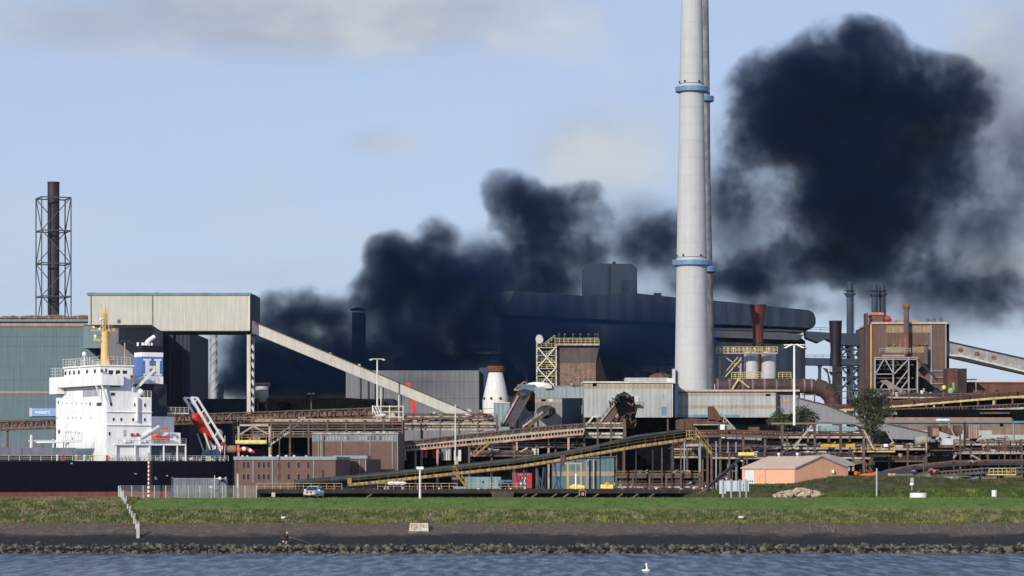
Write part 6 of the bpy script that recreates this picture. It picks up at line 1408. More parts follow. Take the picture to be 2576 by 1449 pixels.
# ---------------------------------------------------------------- right-hand side of the works
RB = random.Random(202)
def flare(label, px, Y, prof, mat, smooth_=True):
    t = thing('flare_stack', label, 'stack', base(px, Y)); c = wx(px, Y); k = Y / F
    MB().lathe((c, Y), [(r * k, wz(py, Y)) for r, py in prof], 28).build('flue', mat, t, smooth_=smooth_); return t, c, k
def stacks():
    Y = 800.
    oxb = mk('oxblood_steel', (.085, .018, .014), .7, .35, .4, .25)
    t, c, k = flare('rust red flared stack standing over two pale cylinders', 1907, Y, [(10, 960), (10, 895), (20, 880), (13, 860), (14.5, 815), (20.5, 768)], oxb)
    MB().lathe((c, Y), [(20.5 * k, wz(770, Y)), (21.2 * k, wz(770, Y)), (21.2 * k, wz(766.5, Y)), (20.5 * k, wz(766.5, Y))], 28).build('lip', darks, t)
    MB().lathe((c, Y), [(20.3 * k, wz(881, Y)), (20.6 * k, wz(879, Y)), (13.4 * k, wz(860, Y))], 28).build('skirt', mk('umber_skirt', (.03, .02, .022), .7, .3), t, smooth_=True)
    t, c, k = flare('black flared stack on a slim stem beside the steel gantry', 2102, 815, [(8, 1000), (7, 920), (16, 921), (14.5, 905), (13, 880), (16.5, 807)], mk('sooty_black', (.010, .006, .014), .6, .3))
    Y = 815.
    MB().cyl((c, Y, wz(938, Y)), (c, Y, wz(935, Y)), 17 * k, 17 * k, 16).cyl((c, Y, wz(946, Y)), (c, Y, wz(938, Y)), 9 * k, 16 * k, 16).build('platform', darks, t); MB().rail((c - 15 * k, Y - 1, wz(935, Y)), (c + 15 * k, Y - 1, wz(935, Y)), 1.1, .9, .12).build('railing', dusty, t)
    for dx in (-7, -2, 3, 8): MB().cyl((c + dx * k, Y - 1.2, 5.5), (c + dx * k, Y - 1.2, wz(920, Y)), .3).build('riser_pipe', darks, t)
    MB().poly([(2070, 925), (2082, 928), (2090, 960), (2088, 980), (2082, 940)], Y, .8).build('side_arm', darks, t)
    Y = 780.
    yl = MATS['dirty_yellow']; g = thing('twin_cylinders', 'two pale grey upright cylinders with a yellow railed gangway', 'tank', base(1910, Y)); wc = mk('cylinder_grey', (.42, .42, .44), .6, .08, .4, .12)
    for px, b_ in ((1890, 950), (1934, 956)): MB().cyl(pt(px, 1000, Y + 4), pt(px, 885, Y + 4), 18.5 * Y / F, n=24).build('cylinder', wc, g, smooth_=True)
    for px in (1811, 1863): MB().box(px - 2, 888, px + 2, 1000, Y, .5).build('frame_leg', paled, g)
    MB().beam(pt(1813, 890, Y), pt(1862, 925, Y), .3).build('frame_brace', paled, g); MB().beam(pt(1863, 890, Y), pt(1813, 950, Y), .3).build('frame_brace', paled, g); MB().beam(pt(1815, 958, Y - .5), pt(1862, 905, Y - .5), .8, .3).build('stair_flight', yl, g)
    MB().box(1802, 887, 1956, 890, Y - 2, 3).build('gangway', paled, g); MB().rail(pt(1802, 887, Y - 2), pt(1956, 887, Y - 2), 1.5, 1.0, .15, 2).build('gangway_railing', yl, g); MB().rail(pt(1802, 887, Y + 6), pt(1956, 887, Y + 6), 1.5, 1.5, .12, 1).build('gangway_railing', yl, g)
    MB().box(1840, 952, 1915, 955, Y - 2, 5).build('lower_gangway', yl, g); MB().rail(pt(1840, 952, Y - 2), pt(1915, 952, Y - 2), 1.6, 1.0, .16, 2).build('gangway_railing', yl, g)
    for px in (1812, 1822, 1832, 1845, 1880, 1898, 1934): MB().cyl(pt(px, 887, Y), pt(px, 878, Y), .14).ball(pt(px, 877, Y), .3).build('vent', offwhite, g)
    MB().box(1960, 952, 1985, 955, Y - 2, 4).build('small_landing', yl, g); MB().rail(pt(1958, 952, Y - 2), pt(1990, 952, Y - 2), 1.6, 1, .14, 2).build('gangway_railing', yl, g)
    # fat brown main running behind the cladded house
    Y = 772.; p = thing('gas_main', 'fat brown gas main with ribs bending down behind the long house', 'pipe', base(1950, Y)); pm = mk('main_brown', (.058, .032, .032), .7, .25, .4, .2)
    path = [(1800, 972, Y), (1960, 970, Y), (2050, 972, Y), (2075, 980, Y), (2092, 998, Y), (2098, 1030, Y)]
    for a, b_ in zip(path, path[1:]): MB().cyl(pt(*a), pt(*b_), 18 * Y / F if a[0] < 2040 else 21 * Y / F, n=20).build('pipe_run', pm, p, smooth_=True)
    rb = mk('main_rib', (.17, .12, .11), .7, .2)
    for px in (1802, 1832, 1865, 1890, 1920, 1950, 1990, 2020, 2038): a = Vector(pt(px, 971, Y)); MB().cyl(a, a + Vector((.5, 0, 0)), 18.8 * Y / F, n=20).build('rib', rb, p)
    MB().ball(pt(2095, 1005, Y), 20 * Y / F).build('elbow', pm, p, smooth_=True)
    MB().beam(pt(1838, 985, Y - 2.5), pt(1860, 950, Y - 2.5), .4).beam(pt(1855, 952, Y - 2.5), pt(1885, 975, Y - 2.5), .3).build('strap', yl, p)
    f = thing('frame_stand', 'open grey frame stand right behind the long house end', 'frame', base(2080, 768))
    for px in (2022, 2048): MB().box(px, 993, px + 3, 1060, 768, .5, z0=5.5).build('upright', dusty, f)
    MB().box(2018, 991, 2052, 994, 768, .6).build('crossbar', dusty, f)
    f = thing('frame_stand', 'pale railed frame below the black flared stack', 'frame', base(2150, 800))
    for px in (2110, 2135, 2160, 2178, 2198): MB().box(px, 970, px + 2, 1010, 800, .4).build('upright', dusty, f)
    for py in (970, 984, 1000): MB().box(2105, py, 2205, py + 2, 799.8, .3).build('crossbar', dusty, f)
stacks()

def brown_house():
    Y = 800.
    t = thing('brown_works_house', 'tall brown cladded house with tan panels and a rusty flue on its face', 'building', base(2285, Y))
    MB().box(2194, 815, 2381, 1000, Y, 28).build('wall', brownc, t)
    MB().box(2192, 810, 2383, 815, Y - .5, 29).build('roof_edge', mk('roof_edge_pink', (.42, .33, .27), .7, .1), t)
    tan = mk('tan_panel', (.28, .19, .12), .75, .2, .5, .15, rib=1.0, ribdepth=.02)
    MB().box(2230, 819, 2343, 837, Y - .06, .055).build('tan_panel', tan, t); MB().box(2230, 872, 2343, 887, Y - .06, .055).build('tan_panel', tan, t)
    for px in (2247, 2263, 2277, 2325): MB().box(px, 865, px + 4, 872, Y - .06, .055).build('tan_tooth', tan, t)
    for px, w in ((2233, 7), (2248, 4), (2266, 3), (2299, 2), (2305, 3), (2310, 6), (2322, 12)): MB().box(px, 868 + (px % 3), px + w, 871 + (px % 3), Y - .08, .018).build('slot_window', darkb, t)
    MB().box(2195, 1005, 2203, 1005.5, Y, 1).build('sill', tan, t)
    MB().box(2341, 817, 2344.5, 1000, Y - .3, .29).build('downpipe', gutter, t); MB().box(2378, 815, 2381, 1000, Y - .3, .29).build('downpipe', gutter, t); MB().box(2189, 816, 2193.5, 1000, Y - .3, 1).build('ochre_pipe', mk('ochre_pipe', (.45, .28, .10), .6, .2), t)
    MB().box(2381.1, 815, 2388, 1000, Y + .6, 26).build('end_wall', darkb, t); MB().box(2176, 788, 2184, 1000, Y - 1, 3).build('side_duct', mk('duct_brown', (.07, .04, .04), .7, .2), t)  # end wall painted black for the shade on that side
    MB().box(2194, 792, 2222, 810, Y + 2, 8).build('roof_hut', brownc, t); MB().poly([(2193, 786), (2222, 786), (2224, 792), (2191, 792)], Y + 1.6, 9).build('hut_roof', mk('salmon_roof', (.50, .19, .12), .7, .1), t)
    MB().box(2224, 803, 2245, 809, Y + 3, 4).ball(pt(2232, 801, Y + 3), 1, (1, 1, .8)).build('red_plant', mk('red_plant', (.40, .06, .03), .7, .2), t)
    MB().box(2257, 805, 2307, 810, Y + 10, 6).build('roof_rise', tan, t)
    fr = mk('flue_rust', (.16, .075, .05), .8, .3, .8, .3, rust=.6, rustcol=(.28, .11, .05)); fr2 = mk('flue_grey', (.10, .075, .075), .8, .3)
    MB().cyl(pt(2280, 890, Y - 2.2), pt(2280, 840, Y - 2.2), .75, n=16).build('flue', fr, t, smooth_=True); MB().cyl(pt(2280, 840, Y - 2.2), pt(2280, 776, Y - 2.2), .75, n=16).build('flue', fr2, t, smooth_=True)
    MB().cyl(pt(2280, 777, Y - 2.2), pt(2280, 772, Y - 2.2), .9, 1.15, 16).cyl(pt(2280, 772, Y - 2.2), pt(2280, 763, Y - 2.2), 1.15, 1.0, 16).build('flue_cowl', fr, t, smooth_=True)
    for py in (838, 862): MB().beam(pt(2280, py, Y - 2.2), pt(2280, py, Y), .5).build('flue_bracket', darks, t)
    MB().cyl(pt(2330, 917, Y - 2), pt(2330, 872, Y - 2), .55, n=12).build('short_flue', fr2, t); MB().beam(pt(2330, 917, Y - 2), pt(2312, 934, Y - 2), 1, 1).build('short_flue', darkb, t)
    for px, py in ((2336, 803), (2350, 802), (2368, 799)): MB().rail(pt(px - 5, 810, Y + 4), pt(px + 4, 810, Y + 4), (810 - py) * Y / F, .6, .12, 1).build('roof_aerial', darks, t)
    for py in (932, 948, 964, 980): MB().box(2344.6, py, 2378, py + 2, Y - .5, .2).build('gangway_bar', gutter, t)
    # scaffold tower in front
    Y = 775.; s = thing('coal_bunker_frame', 'grey steel frame round black hoppers before the brown house', 'frame', base(2255, Y))
    sg = mk('frame_grey', (.30, .29, .29), .6, .15, 1, .1)
    for px in (2201, 2247, 2286, 2308): MB().box(px - 1.6, 898, px + 1.6, 1040, Y, .45).build('column', sg, s)
    for py, a, b_ in ((898, 2200, 2310), (903, 2200, 2310), (940, 2200, 2248), (978, 2200, 2310), (1000, 2200, 2248), (998, 2286, 2310)): MB().box(a, py, b_, py + 2, Y - .1, .09).build('beam', sg, s)
    for a, b_ in (((2204, 938), (2225, 901)), ((2225, 901), (2246, 938)), ((2204, 998), (2225, 958)), ((2225, 958), (2250, 1000)), ((2250, 940), (2284, 905)), ((2250, 975), (2284, 930)), ((2250, 1000), (2284, 955))): MB().beam(pt(*a, Y - .2), pt(*b_, Y - .2), .28).build('brace', sg, s)
    for k in range(8): py = 905 + k * 11; MB().box(2206 + (k % 2) * 4, py, 2304 - (k % 3) * 6, py + 3.5, Y + 1 + k * .2, 4).build('deck_layer', (darkb, dusty, darks)[k % 3], s)
    MB().poly([(2203, 905), (2306, 905), (2302, 985), (2205, 985)], Y + 6, 3).build('hopper_wall', darkb, s)
    for k in range(5): MB().beam(pt(2212 + k * 14, 908, Y + .5), pt(2226 + k * 14, 925, Y + .5), .35).build('rod', darks, s)
    MB().beam(pt(2308, 903, Y), pt(2360, 958, Y), .5).build('stay', darks, s); MB().poly([(2214, 958), (2230, 955), (2300, 1000), (2290, 1012)], Y - .6, 1).build('chute', mk('chute_pink', (.26, .2, .18), .8, .3), s); MB().poly([(2310, 945), (2330, 955), (2362, 985), (2350, 992), (2312, 975)], Y + 3, 2).build('dark_chute', darkb, s)
    rr = random.Random(91)
    for k in range(34): px = rr.uniform(2200, 2375); py = rr.uniform(975, 1002); MB().box(px, py, px + rr.uniform(2, 6), py + rr.uniform(3, 10), Y - 1 - rr.random() * 2, 1).build('foot_equipment', (rustm, dusty, offwhite, darks, paled)[rr.randrange(5)], s)
    MB().rail(pt(2213, 888, 792), pt(2290, 888, 792), 1.2, 1.6, .12).box(2220, 893, 2275, 896, 792, 1).build('upper_railing', sg, s)
    MB().ball(pt(2375, 975, Y), .6).build('yellow_drum', byellow, s)
    # gallery running off to the right
    Y = 800.; g = thing('sloping_gallery', 'grey enclosed gallery sloping down out of the brown house', 'conveyor', base(2480, Y))
    gm = mk('gallery_grey', (.24, .24, .24), .7, .2, .5, .2); ns = [(2384, 860), (2750, 921)]
    MB().poly([(2384, 861), (2700, 932), (2700, 961), (2420, 893), (2384, 891)], Y, 4).build('gallery_wall', gm, g); MB().poly([(2384, 857), (2700, 928), (2700, 932), (2384, 861)], Y - .2, 4.5).build('roof', darks, g)
    MB().poly([(2384, 891), (2420, 893), (2700, 961), (2700, 966), (2420, 898), (2384, 895)], Y - .3, 4.6).build('lower_chord', mk('gallery_edge', (.45, .44, .40), .7, .1), g); MB().poly([(2384, 896), (2420, 899), (2700, 967), (2700, 969), (2384, 898)], Y, 4).build('under_beam', darks, g)
    MB().poly([(2381, 858), (2388, 860), (2388, 896), (2381, 896)], Y - .4, 5).build('collar', navyc, g)
    for k in range(10):
        px = 2413 + k * 21; py = 868 + (px - 2384) * .228 + 11
        for dx in (0, 5): MB().box(px + dx, py, px + dx + 1.8, py + 7, Y - .1, .09).build('stanchion', MATS['gallery_edge'], g)
    for k in range(3): px = 2416 + k * 42; py = 873 + (px - 2384) * .235; MB().cyl(pt(px, py, Y - .12), pt(px, py, Y - .01), .7, n=14).build('rust_hatch', mk('hatch_rust', (.15, .07, .045), .8, .3), g)
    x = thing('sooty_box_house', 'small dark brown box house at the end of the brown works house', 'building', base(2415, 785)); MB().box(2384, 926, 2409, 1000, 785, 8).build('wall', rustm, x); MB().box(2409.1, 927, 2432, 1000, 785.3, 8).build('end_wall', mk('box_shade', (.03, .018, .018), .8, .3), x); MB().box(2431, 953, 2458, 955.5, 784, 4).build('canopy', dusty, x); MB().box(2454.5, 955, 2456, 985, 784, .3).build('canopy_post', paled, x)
    MB().box(2396, 962, 2401, 990, 784.8, .15).build('green_pipe', mk('pipe_green', (.18, .38, .16), .6, .15), x); MB().ball(pt(2392, 984, 784), .8, (1, .8, 1.2)).build('green_tank', MATS['pipe_green'], x)
    t, w = bldg('rusty_wall_shed', 'long low rust-brown wall running off past the box house', 2436, 962, 2750, 1000, 790, 10, mk('wall_rust', (.11, .05, .036), .8, .3, .4, .2), roof=None); MB().box(2436, 960.5, 2750, 963.5, 789.6, 11).build('roof_edge', mk('edge_rust', (.24, .11, .06), .8, .2), t)
brown_house()

# conveyors, long shed
gallery('yellow edged double conveyor passing above the long tan shed', [(2090, 1020), (2300, 1005), (2440, 993), (2560, 984), (2720, 978)], 740, 14, mk('yellow_edge', (.46, .36, .16), .7, .25, 1, .2), mk('deck_rust', (.16, .08, .055), .8, .3, 1, .2), rustm, legs=(2220, 2350, 2500), vstep=8, rollers=dusty)
gallery('pale edged lower conveyor just above the long tan shed roof', [(2180, 1032), (2440, 1022), (2570, 1016), (2720, 1008)], 733, 11, paled, darks, dusty, legs=(2262, 2372, 2398, 2545), vstep=9, truss=False)
rack('rusty upper works deck behind the yellow edged conveyor', 2200, 2720, (1000,), 760, RB, cols=12, mats=[rustm, rustm, dusty, darks], stuff_=70, top=985, depth=8)
def long_shed():
    Y = 705.; t = thing('long_tan_shed', 'long low shed with brown band, blue gutter and pale panels', 'building', base(2430, Y))
    MB().box(2226, 1063, 2760, 1172, Y, 14, z0=5.3).build('wall', mk('shed_pale', (.36, .38, .37), .7, .1, .2, .12, rib=2.2, ribdepth=.02), t)
    bb = mk('shed_band', (.19, .135, .105), .8, .2, .4, .2)
    MB().box(2226, 1063, 2760, 1082, Y - .08, .075).build('brown_band', bb, t); MB().box(2226, 1105, 2760, 1172, Y - .07, .065, z0=5.4).build('lower_band', bb, t)
    MB().box(2495, 1082, 2760, 1093, Y - .085, .08).build('brown_patch', bb, t)
    MB().poly([(2226, 1050), (2545, 1050), (2545, 1059), (2226, 1059)], Y + 3, 10).build('roof', mk('roof_terracotta', (.26, .15, .115), .8, .15, .5, .1), t); MB().box(2224, 1059, 2762, 1064, Y - .6, .9).build('gutter', mk('gutter_blue', (.10, .19, .25), .5, .1), t)
    for px in (2386, 2548): MB().box(px, 1063, px + 3.2, 1172, Y - .4, .3, z0=5.5).build('downpipe', gutter, t)
    for px in (2365, 2380): MB().ball(pt(px, 1057, Y), .7, (1.6, 1, .5)).build('roof_dome', white, t)
    MB().box(2515, 1066, 2524, 1073, Y - .12, .035).build('small_window', darkb, t)
    k = thing('gap_shade_panel', 'black panel standing for shade between conveyor and long shed', 'building', base(2450, 730)); MB().box(2260, 1030, 2760, 1052, 728, 3).build('wall', darkb, k); MB().box(2466, 1037, 2540, 1041, 726, 1).build('pipe', dusty, k)  # black panel added as painted shade in the gap
    # grey swept gallery with dark mouth
    Y = 690.; g = thing('grey_swept_gallery', 'broad grey sheeted gallery sloping down behind the tree to a dark mouth', 'conveyor', base(2180, Y)); gs = mk('grey_sheeting', (.21, .215, .225), .75, .08, 1.2, .06, bump=.05)
    MB().poly([(2010, 1002), (2075, 1018), (2140, 1044), (2240, 1068), (2350, 1092), (2350, 1137), (2312, 1130), (2300, 1106), (2240, 1104), (2225, 1098), (2140, 1064), (2010, 1060)], Y, 6).build('sheeting', gs, g)
    MB().poly([(2010, 1000), (2075, 1016), (2140, 1042), (2240, 1066), (2350, 1090), (2350, 1092.5), (2240, 1068.5), (2140, 1044.5), (2075, 1018.5), (2010, 1002.5)], Y - .4, 6.6).build('ridge_cap', dusty, g)
    MB().poly([(2328, 1132), (2340, 1088), (2350, 1091), (2350, 1137)], Y - .15, .1).build('rusty_edge', mk('edge_ochre', (.26, .16, .10), .8, .2), g); MB().poly([(2341, 1092), (2351, 1092), (2351, 1138), (2341, 1135)], Y - .2, .04).build('blue_edge', MATS['gutter_blue'], g)
    MB().box(2236, 1105, 2300, 1172, Y + 5, 2, z0=5.3).build('dark_mouth', mk('mouth_navy', (.010, .011, .022), .8, .2), g); MB().box(2302, 1104, 2306.5, 1172, Y - .3, .6, z0=5.5).build('mouth_post', paled, g)
    h = thing('teal_canopy', 'pale teal humped canopy inside the portal frame', 'canopy', base(2100, 640)); MB().poly([(2063, 1070), (2120, 1070), (2160, 1078), (2162, 1100), (2140, 1098), (2120, 1095), (2063, 1090)], 640, 5).build('sheeting', mk('canopy_teal', (.20, .28, .29), .7, .1), h)
long_shed()
# portal frame and machinery between the long house and the orange building
def portal():
    Y = 610.; t = thing('portal_frame', 'wide rusty steel portal frame on stout posts above the orange building', 'frame', base(2060, Y))
    for px, b_ in ((1968, 1150), (2050, 1172), (2115, 1172), (2183, 1150)): MB().box(px - 3, 1066, px + 3, b_, Y, .7, z0=5.5).build('post', dusty, t)
    MB().box(1940, 1063, 2186, 1067.5, Y - .2, 1).build('top_beam', mk('beam_umber', (.17, .14, .12), .8, .2), t)
    MB().beam(pt(2042, 1070, Y - .4), pt(1995, 1128, Y - .4), .35).build('brace', paled, t)
    t2 = rack('dark pipe decks inside the rusty portal frame', 1875, 2190, (1100, 1128), 620, RB, cols=6, mats=[darks, rustm, dusty, darks, paled], stuff_=46, top=1090, depth=8)
    MB().box(2065, 1117, 2150, 1125, 612, .8).build('yellow_apron', mk('apron_ochre', (.55, .33, .06), .7, .3, 1, .1), t2)
    rack('low jumble of dusty machinery behind the orange building roof', 1790, 2190, (1152,), 600, RB, cols=9, mats=[dusty, rustm, paled, darks], stuff_=60, top=1135, depth=8)
    s = thing('shade_panel', 'black panel standing for shade behind the pipe decks', 'building', base(2050, 640)); MB().box(1960, 1085, 2236, 1172, 640, 5, z0=5.3).build('wall', darkb, s)  # black sheet painted as the shade behind the decks
    g = thing('grey_transformer_house', 'grey box house with white tank beside the tip conveyor', 'building', base(1890, 615)); MB().box(1843, 1085, 1916, 1120, 615, 4).build('wall', mk('transformer_grey', (.24, .235, .24), .7, .15), g)
    for px in (1852, 1866, 1900): MB().box(px, 1086, px + 2, 1119, 614.8, .19).build('rib', dusty, g)
    MB().box(1812, 1068, 1823, 1102, 614, 1).build('white_tank', white, g); MB().box(1824, 1068, 1842, 1104, 615, 3).build('wall', MATS['transformer_grey'], g); MB().box(1840, 1083, 1880, 1085, 614.5, 5).build('roof_edge', darks, g); MB().box(1884, 1074, 1910, 1085, 616, 2).build('roof_box', dusty, g)
    b_ = thing('brown_crusher_house', 'humped brown crusher house with a dark window slot', 'building', base(1780, 640)); MB().poly([(1703, 1080), (1703, 1056), (1715, 1054), (1740, 1052), (1800, 1056), (1808, 1062), (1830, 1062), (1830, 1080)], 640, 6).build('wall', rustm, b_); MB().box(1747, 1070, 1805, 1080, 639.8, .18).build('window_slot', darkb, b_); MB().box(1744, 1067, 1808, 1069.5, 639.6, .4).build('lintel', paled, b_)
    for px in (1717, 1738): MB().box(px, 1058, px + 3, 1080, 639.7, .25).build('pilaster', dusty, b_)
    p = thing('tip_conveyor', 'small tilted box of brown steel on a lattice jib', 'machinery', base(1800, 640)); MB().poly([(1782, 1023), (1794, 1021), (1802, 1030), (1815, 1052), (1812, 1058), (1783, 1059)], 640, 3).build('box', rustm, p)
    mb = MB(); mb.beam(pt(1813, 1040, 641), pt(1850, 1080, 641), .3).beam(pt(1812, 1052, 641), pt(1842, 1085, 641), .3)
    for k in range(6): mb.beam(pt(1815 + k * 6, 1043 + k * 6.5, 641), pt(1814 + k * 6, 1054 + k * 6, 641), .18)
    mb.build('jib', paled, p)
    gallery('level dusty conveyor with pale rollers beyond the covered belt end', [(1745, 1084), (1835, 1082), (1960, 1086)], 600, 14, dusty, mk('deck_maroon', (.10, .045, .045), .8, .3, 1, .2), rustm, legs=(1780, 1812, 1870, 1925), vstep=8, rollers=paled)
    gallery('lower maroon conveyor crossing toward the portal frame', [(1725, 1108), (1850, 1106), (1965, 1112)], 606, 12, paled, MATS['deck_maroon'], dusty, legs=(1760, 1830, 1905), vstep=8)
    y = thing('yellow_cylinder', 'bright yellow horizontal cylinder slung over the yard', 'tank', base(1877, 590, wz(1143, 590))); MB().cyl(pt(1857, 1143, 590), pt(1897, 1143, 590), .42, n=14).build('shell', mk('lemon_paint', (.72, .62, .16), .5, .08), y, smooth_=True); MB().box(1852, 1150, 1905, 1153, 589, 2).build('cradle', darks, y)
    MB().poly([(1866, 1138), (1872, 1125), (1890, 1125), (1895, 1138), (1890, 1138), (1886, 1129), (1875, 1129), (1871, 1138)], 590, .6).build('frame', dusty, y)
    q = thing('incline_truss', 'pale cluttered inclined truss rising from the lawn edge', 'conveyor', base(1800, 500))
    for dy in (0, 2):
        MB().beam(pt(1755, 1248, 505 + dy), pt(1868, 1150, 560 + dy), .35, .5).build('chord', darks, q)
    rr = random.Random(95)
    for k in range(36):
        f = rr.random(); px = 1752 + 116 * f; py = 1243 - 88 * f + rr.uniform(-2, 18); Y = 508 + 50 * f; MB().beam(pt(px, py, Y), pt(px + rr.uniform(-6, 9), py + rr.uniform(-8, 8), Y), rr.uniform(.1, .3)).build('strut', (dusty, offwhite, rustm, paled)[rr.randrange(4)], q)
    for k in range(8): f = k / 8; px = 1770 + 95 * f; MB().box(px, 1235 - 75 * f, px + 2.5, 1240, 520 + 40 * f, .4, z0=6).build('leg', dusty, q)
    stairs('short handrailed stair at the lawn edge by the sign boards', (1745, 1249), (1780, 1228), 470, dusty, w=.6)
    c = thing('lower_decks', 'orange-brown low decks and green pipework under the black shed', 'platform', base(1780, 640)); 
    for py in (1176, 1184, 1193): MB().box(1690, py, 1872, py + 2.5, 640, 3).build('deck', mk('deck_orange_brown', (.30, .17, .09), .8, .3, 1, .2), c); MB().rail(pt(1690, py, 640), pt(1872, py, 640), .7, 1.4, .12, 1).build('railing', dusty, c)
    for k in range(26): px = 1730 + rr.uniform(0, 130); py = 1198 + rr.uniform(0, 10); MB().box(px, py, px + rr.uniform(3, 12), py + rr.uniform(2, 5), 641, 1).build('green_pipework', (mk('works_green', (.04, .13, .05), .7, .3), offwhite, mk('sage', (.13, .2, .12), .7, .3))[rr.randrange(3)], c)
    for px in (1693, 1720, 1760, 1800, 1815, 1830, 1850): MB().box(px, 1110, px + 3, 1172, 600 + (px % 4), .5, z0=5.5).build('column', darks if px % 2 else gutter, c)
    s2 = thing('shade_block', 'black block standing for shade behind the green pipework', 'building', base(1700, 720)); MB().box(1566, 1100, 1890, 1172, 700, 5, z0=5.3).build('wall', darkb, s2)  # black block put in as shade behind the pipework
portal()
rack('tangled dusty steel floor under the lower maroon conveyor', 1690, 1960, (1130, 1150), 612, RB, cols=7, mats=[darks, rustm, dusty, darks, paled], stuff_=40, top=1118, depth=7)
rack('tangled rusty floor between covered belt and pump platform', 1180, 1560, (1100, 1125), 676, RB, cols=7, mats=[darks, rustm, dusty, paled, paled], stuff_=40, top=1092, depth=7)
rack('low rack of valves and pipes behind the quay railing', 1550, 1760, (1200, 1225), 560, RB, cols=5, mats=[darks, rustm, dusty, gutter], stuff_=30, top=1190, depth=6)
rack('crowded pipe rack tucked behind the orange excavator', 2190, 2330, (1130, 1160), 640, RB, cols=3, mats=[darks, dusty, rustm, darks], stuff_=36, top=1118, depth=7)
rack('tall jumble of pipes and pumps on the far dusty floor', 2400, 2740, (1118, 1140), 650, RB, cols=8, mats=[darks, dusty, rustm, darks, paled], stuff_=50, top=1105, depth=8)
def crane_machine():
    Y = 630.; t = thing('ore_machine', 'dusty brown ore handling machine with pale drum before the long shed', 'machinery', base(2400, Y))
    MB().poly([(2340, 1098), (2340, 1072), (2348, 1069), (2362, 1070), (2363, 1098), (2356, 1100)], Y, 4).build('cab_house', rustm, t); MB().box(2346, 1078, 2362, 1097, Y - .2, .18).build('cab_panel', mk('dusty_pink', (.26, .17, .14), .8, .25), t)
    MB().poly([(2364, 1072), (2382, 1070), (2392, 1082), (2400, 1095), (2364, 1083)], Y + 1, 3).build('arm', rustm, t); MB().poly([(2402, 1070), (2418, 1069), (2422, 1090), (2410, 1098), (2402, 1085)], Y, 3).build('arm', rustm, t)
    MB().box(2370, 1103, 2398, 1119, Y - .5, 3).build('pale_drum', mk('pale_lilac', (.48, .46, .50), .6, .1), t); MB().box(2366, 1119, 2400, 1126, Y - .6, 3.4).build('bed', dusty, t)
    MB().box(2436, 1068, 2463, 1103, Y, 4).build('hut', mk('hut_pinkbrown', (.24, .17, .14), .8, .2, 1, .2), t)
    for k in range(4): MB().box(2438 + k * 6, 1072, 2439.5 + k * 6, 1102, Y - .2, .19).build('hut_rib', paled, t)
    MB().beam(pt(2427, 1062, Y - 1), pt(2427, 1128, Y - 1), .45).build('column', darks, t); MB().box(2414, 1075, 2418, 1200, Y - 20, .5, z0=6).build('tall_post', dusty, t)
    MB().cyl(pt(2302, 1111, Y), pt(2335, 1105, Y), 1.0, .8, 14).build('pale_pipe', mk('pipe_sand', (.30, .27, .22), .7, .15), t); MB().box(2329, 1095, 2332, 1150, Y - 1, .4).build('riser', paled, t)
    MB().box(2345, 1131, 2414, 1134.5, Y - 2, 4).build('floor_beam', rustm, t); MB().beam(pt(2398, 1152, Y), pt(2414, 1134, Y), .3).build('brace', paled, t)
    rr = random.Random(97)
    for k in range(60):
        px = rr.uniform(2300, 2560); py = rr.uniform(1095, 1150); s = rr.uniform(2, 9)
        if rr.random() < .5: MB().beam(pt(px, py, Y + 2), pt(px + rr.uniform(-20, 25), py + rr.uniform(-3, 14), Y + 3), rr.uniform(.15, .4)).build('strut', (darks, dusty, rustm, paled)[rr.randrange(4)], t)
        else: MB().box(px, py, px + s, py + rr.uniform(2, 7), Y + 2.5, 2).build('fitting', (darks, dusty, rustm, paled, darks)[rr.randrange(5)], t)
    w = thing('shade_panel', 'black panel standing for shade under the long tan shed', 'building', base(2450, 668)); MB().box(2302, 1112, 2760, 1172, 668, 3, z0=5.3).build('wall', darkb, w)  # black sheet that paints the shade below the shed
    p = thing('railed_platform', 'grey railed platform with stair near the picture edge', 'platform', base(2530, 600)); MB().box(2470, 1138, 2570, 1141, 600, 4).build('floor', paled, p); MB().rail(pt(2472, 1138, 600), pt(2569, 1138, 600), 1.2, 1.6, .13, 1).build('railing', dusty, p); MB().box(2509, 1108, 2545, 1111, 601, 3).build('upper_floor', dusty, p)
    for px in (2512, 2541, 2556, 2565): MB().box(px, 1110, px + 3, 1172, 601, .5, z0=6).build('post', darks, p)
    gallery('rust topped conveyor arching low across the yard edge', [(2185, 1203), (2230, 1183), (2300, 1170), (2400, 1160), (2480, 1158), (2720, 1156)], 560, 9, darks, mk('arch_rust', (.22, .11, .075), .8, .3, 1, .2), dusty, legs=(2232, 2335, 2470, 2560), vstep=9)
    gallery('dark slate walkway under the rust topped conveyor', [(2200, 1208), (2320, 1190), (2480, 1178), (2720, 1176)], 545, 10, mk('slate_beam', (.06, .07, .09), .8, .3, 1, .2), darkb, dusty, legs=(2260, 2380, 2455), vstep=10, truss=False)
    y = thing('yellow_platform', 'yellow railed platform low down near the picture edge', 'platform', base(2530, 500)); MB().box(2487, 1193, 2556, 1195.5, 500, 3).build('floor', byellow, y); MB().rail(pt(2488, 1193, 500), pt(2555, 1193, 500), .95, .8, .1, 1).build('railing', MATS['dirty_yellow'], y); MB().beam(pt(2535, 1193, 500), pt(2548, 1178, 500), .2).build('brace', yellowp, y)
    for px in (2500, 2545): MB().box(px, 1195, px + 2, 1212, 500.5, .3).build('leg', dusty, y)
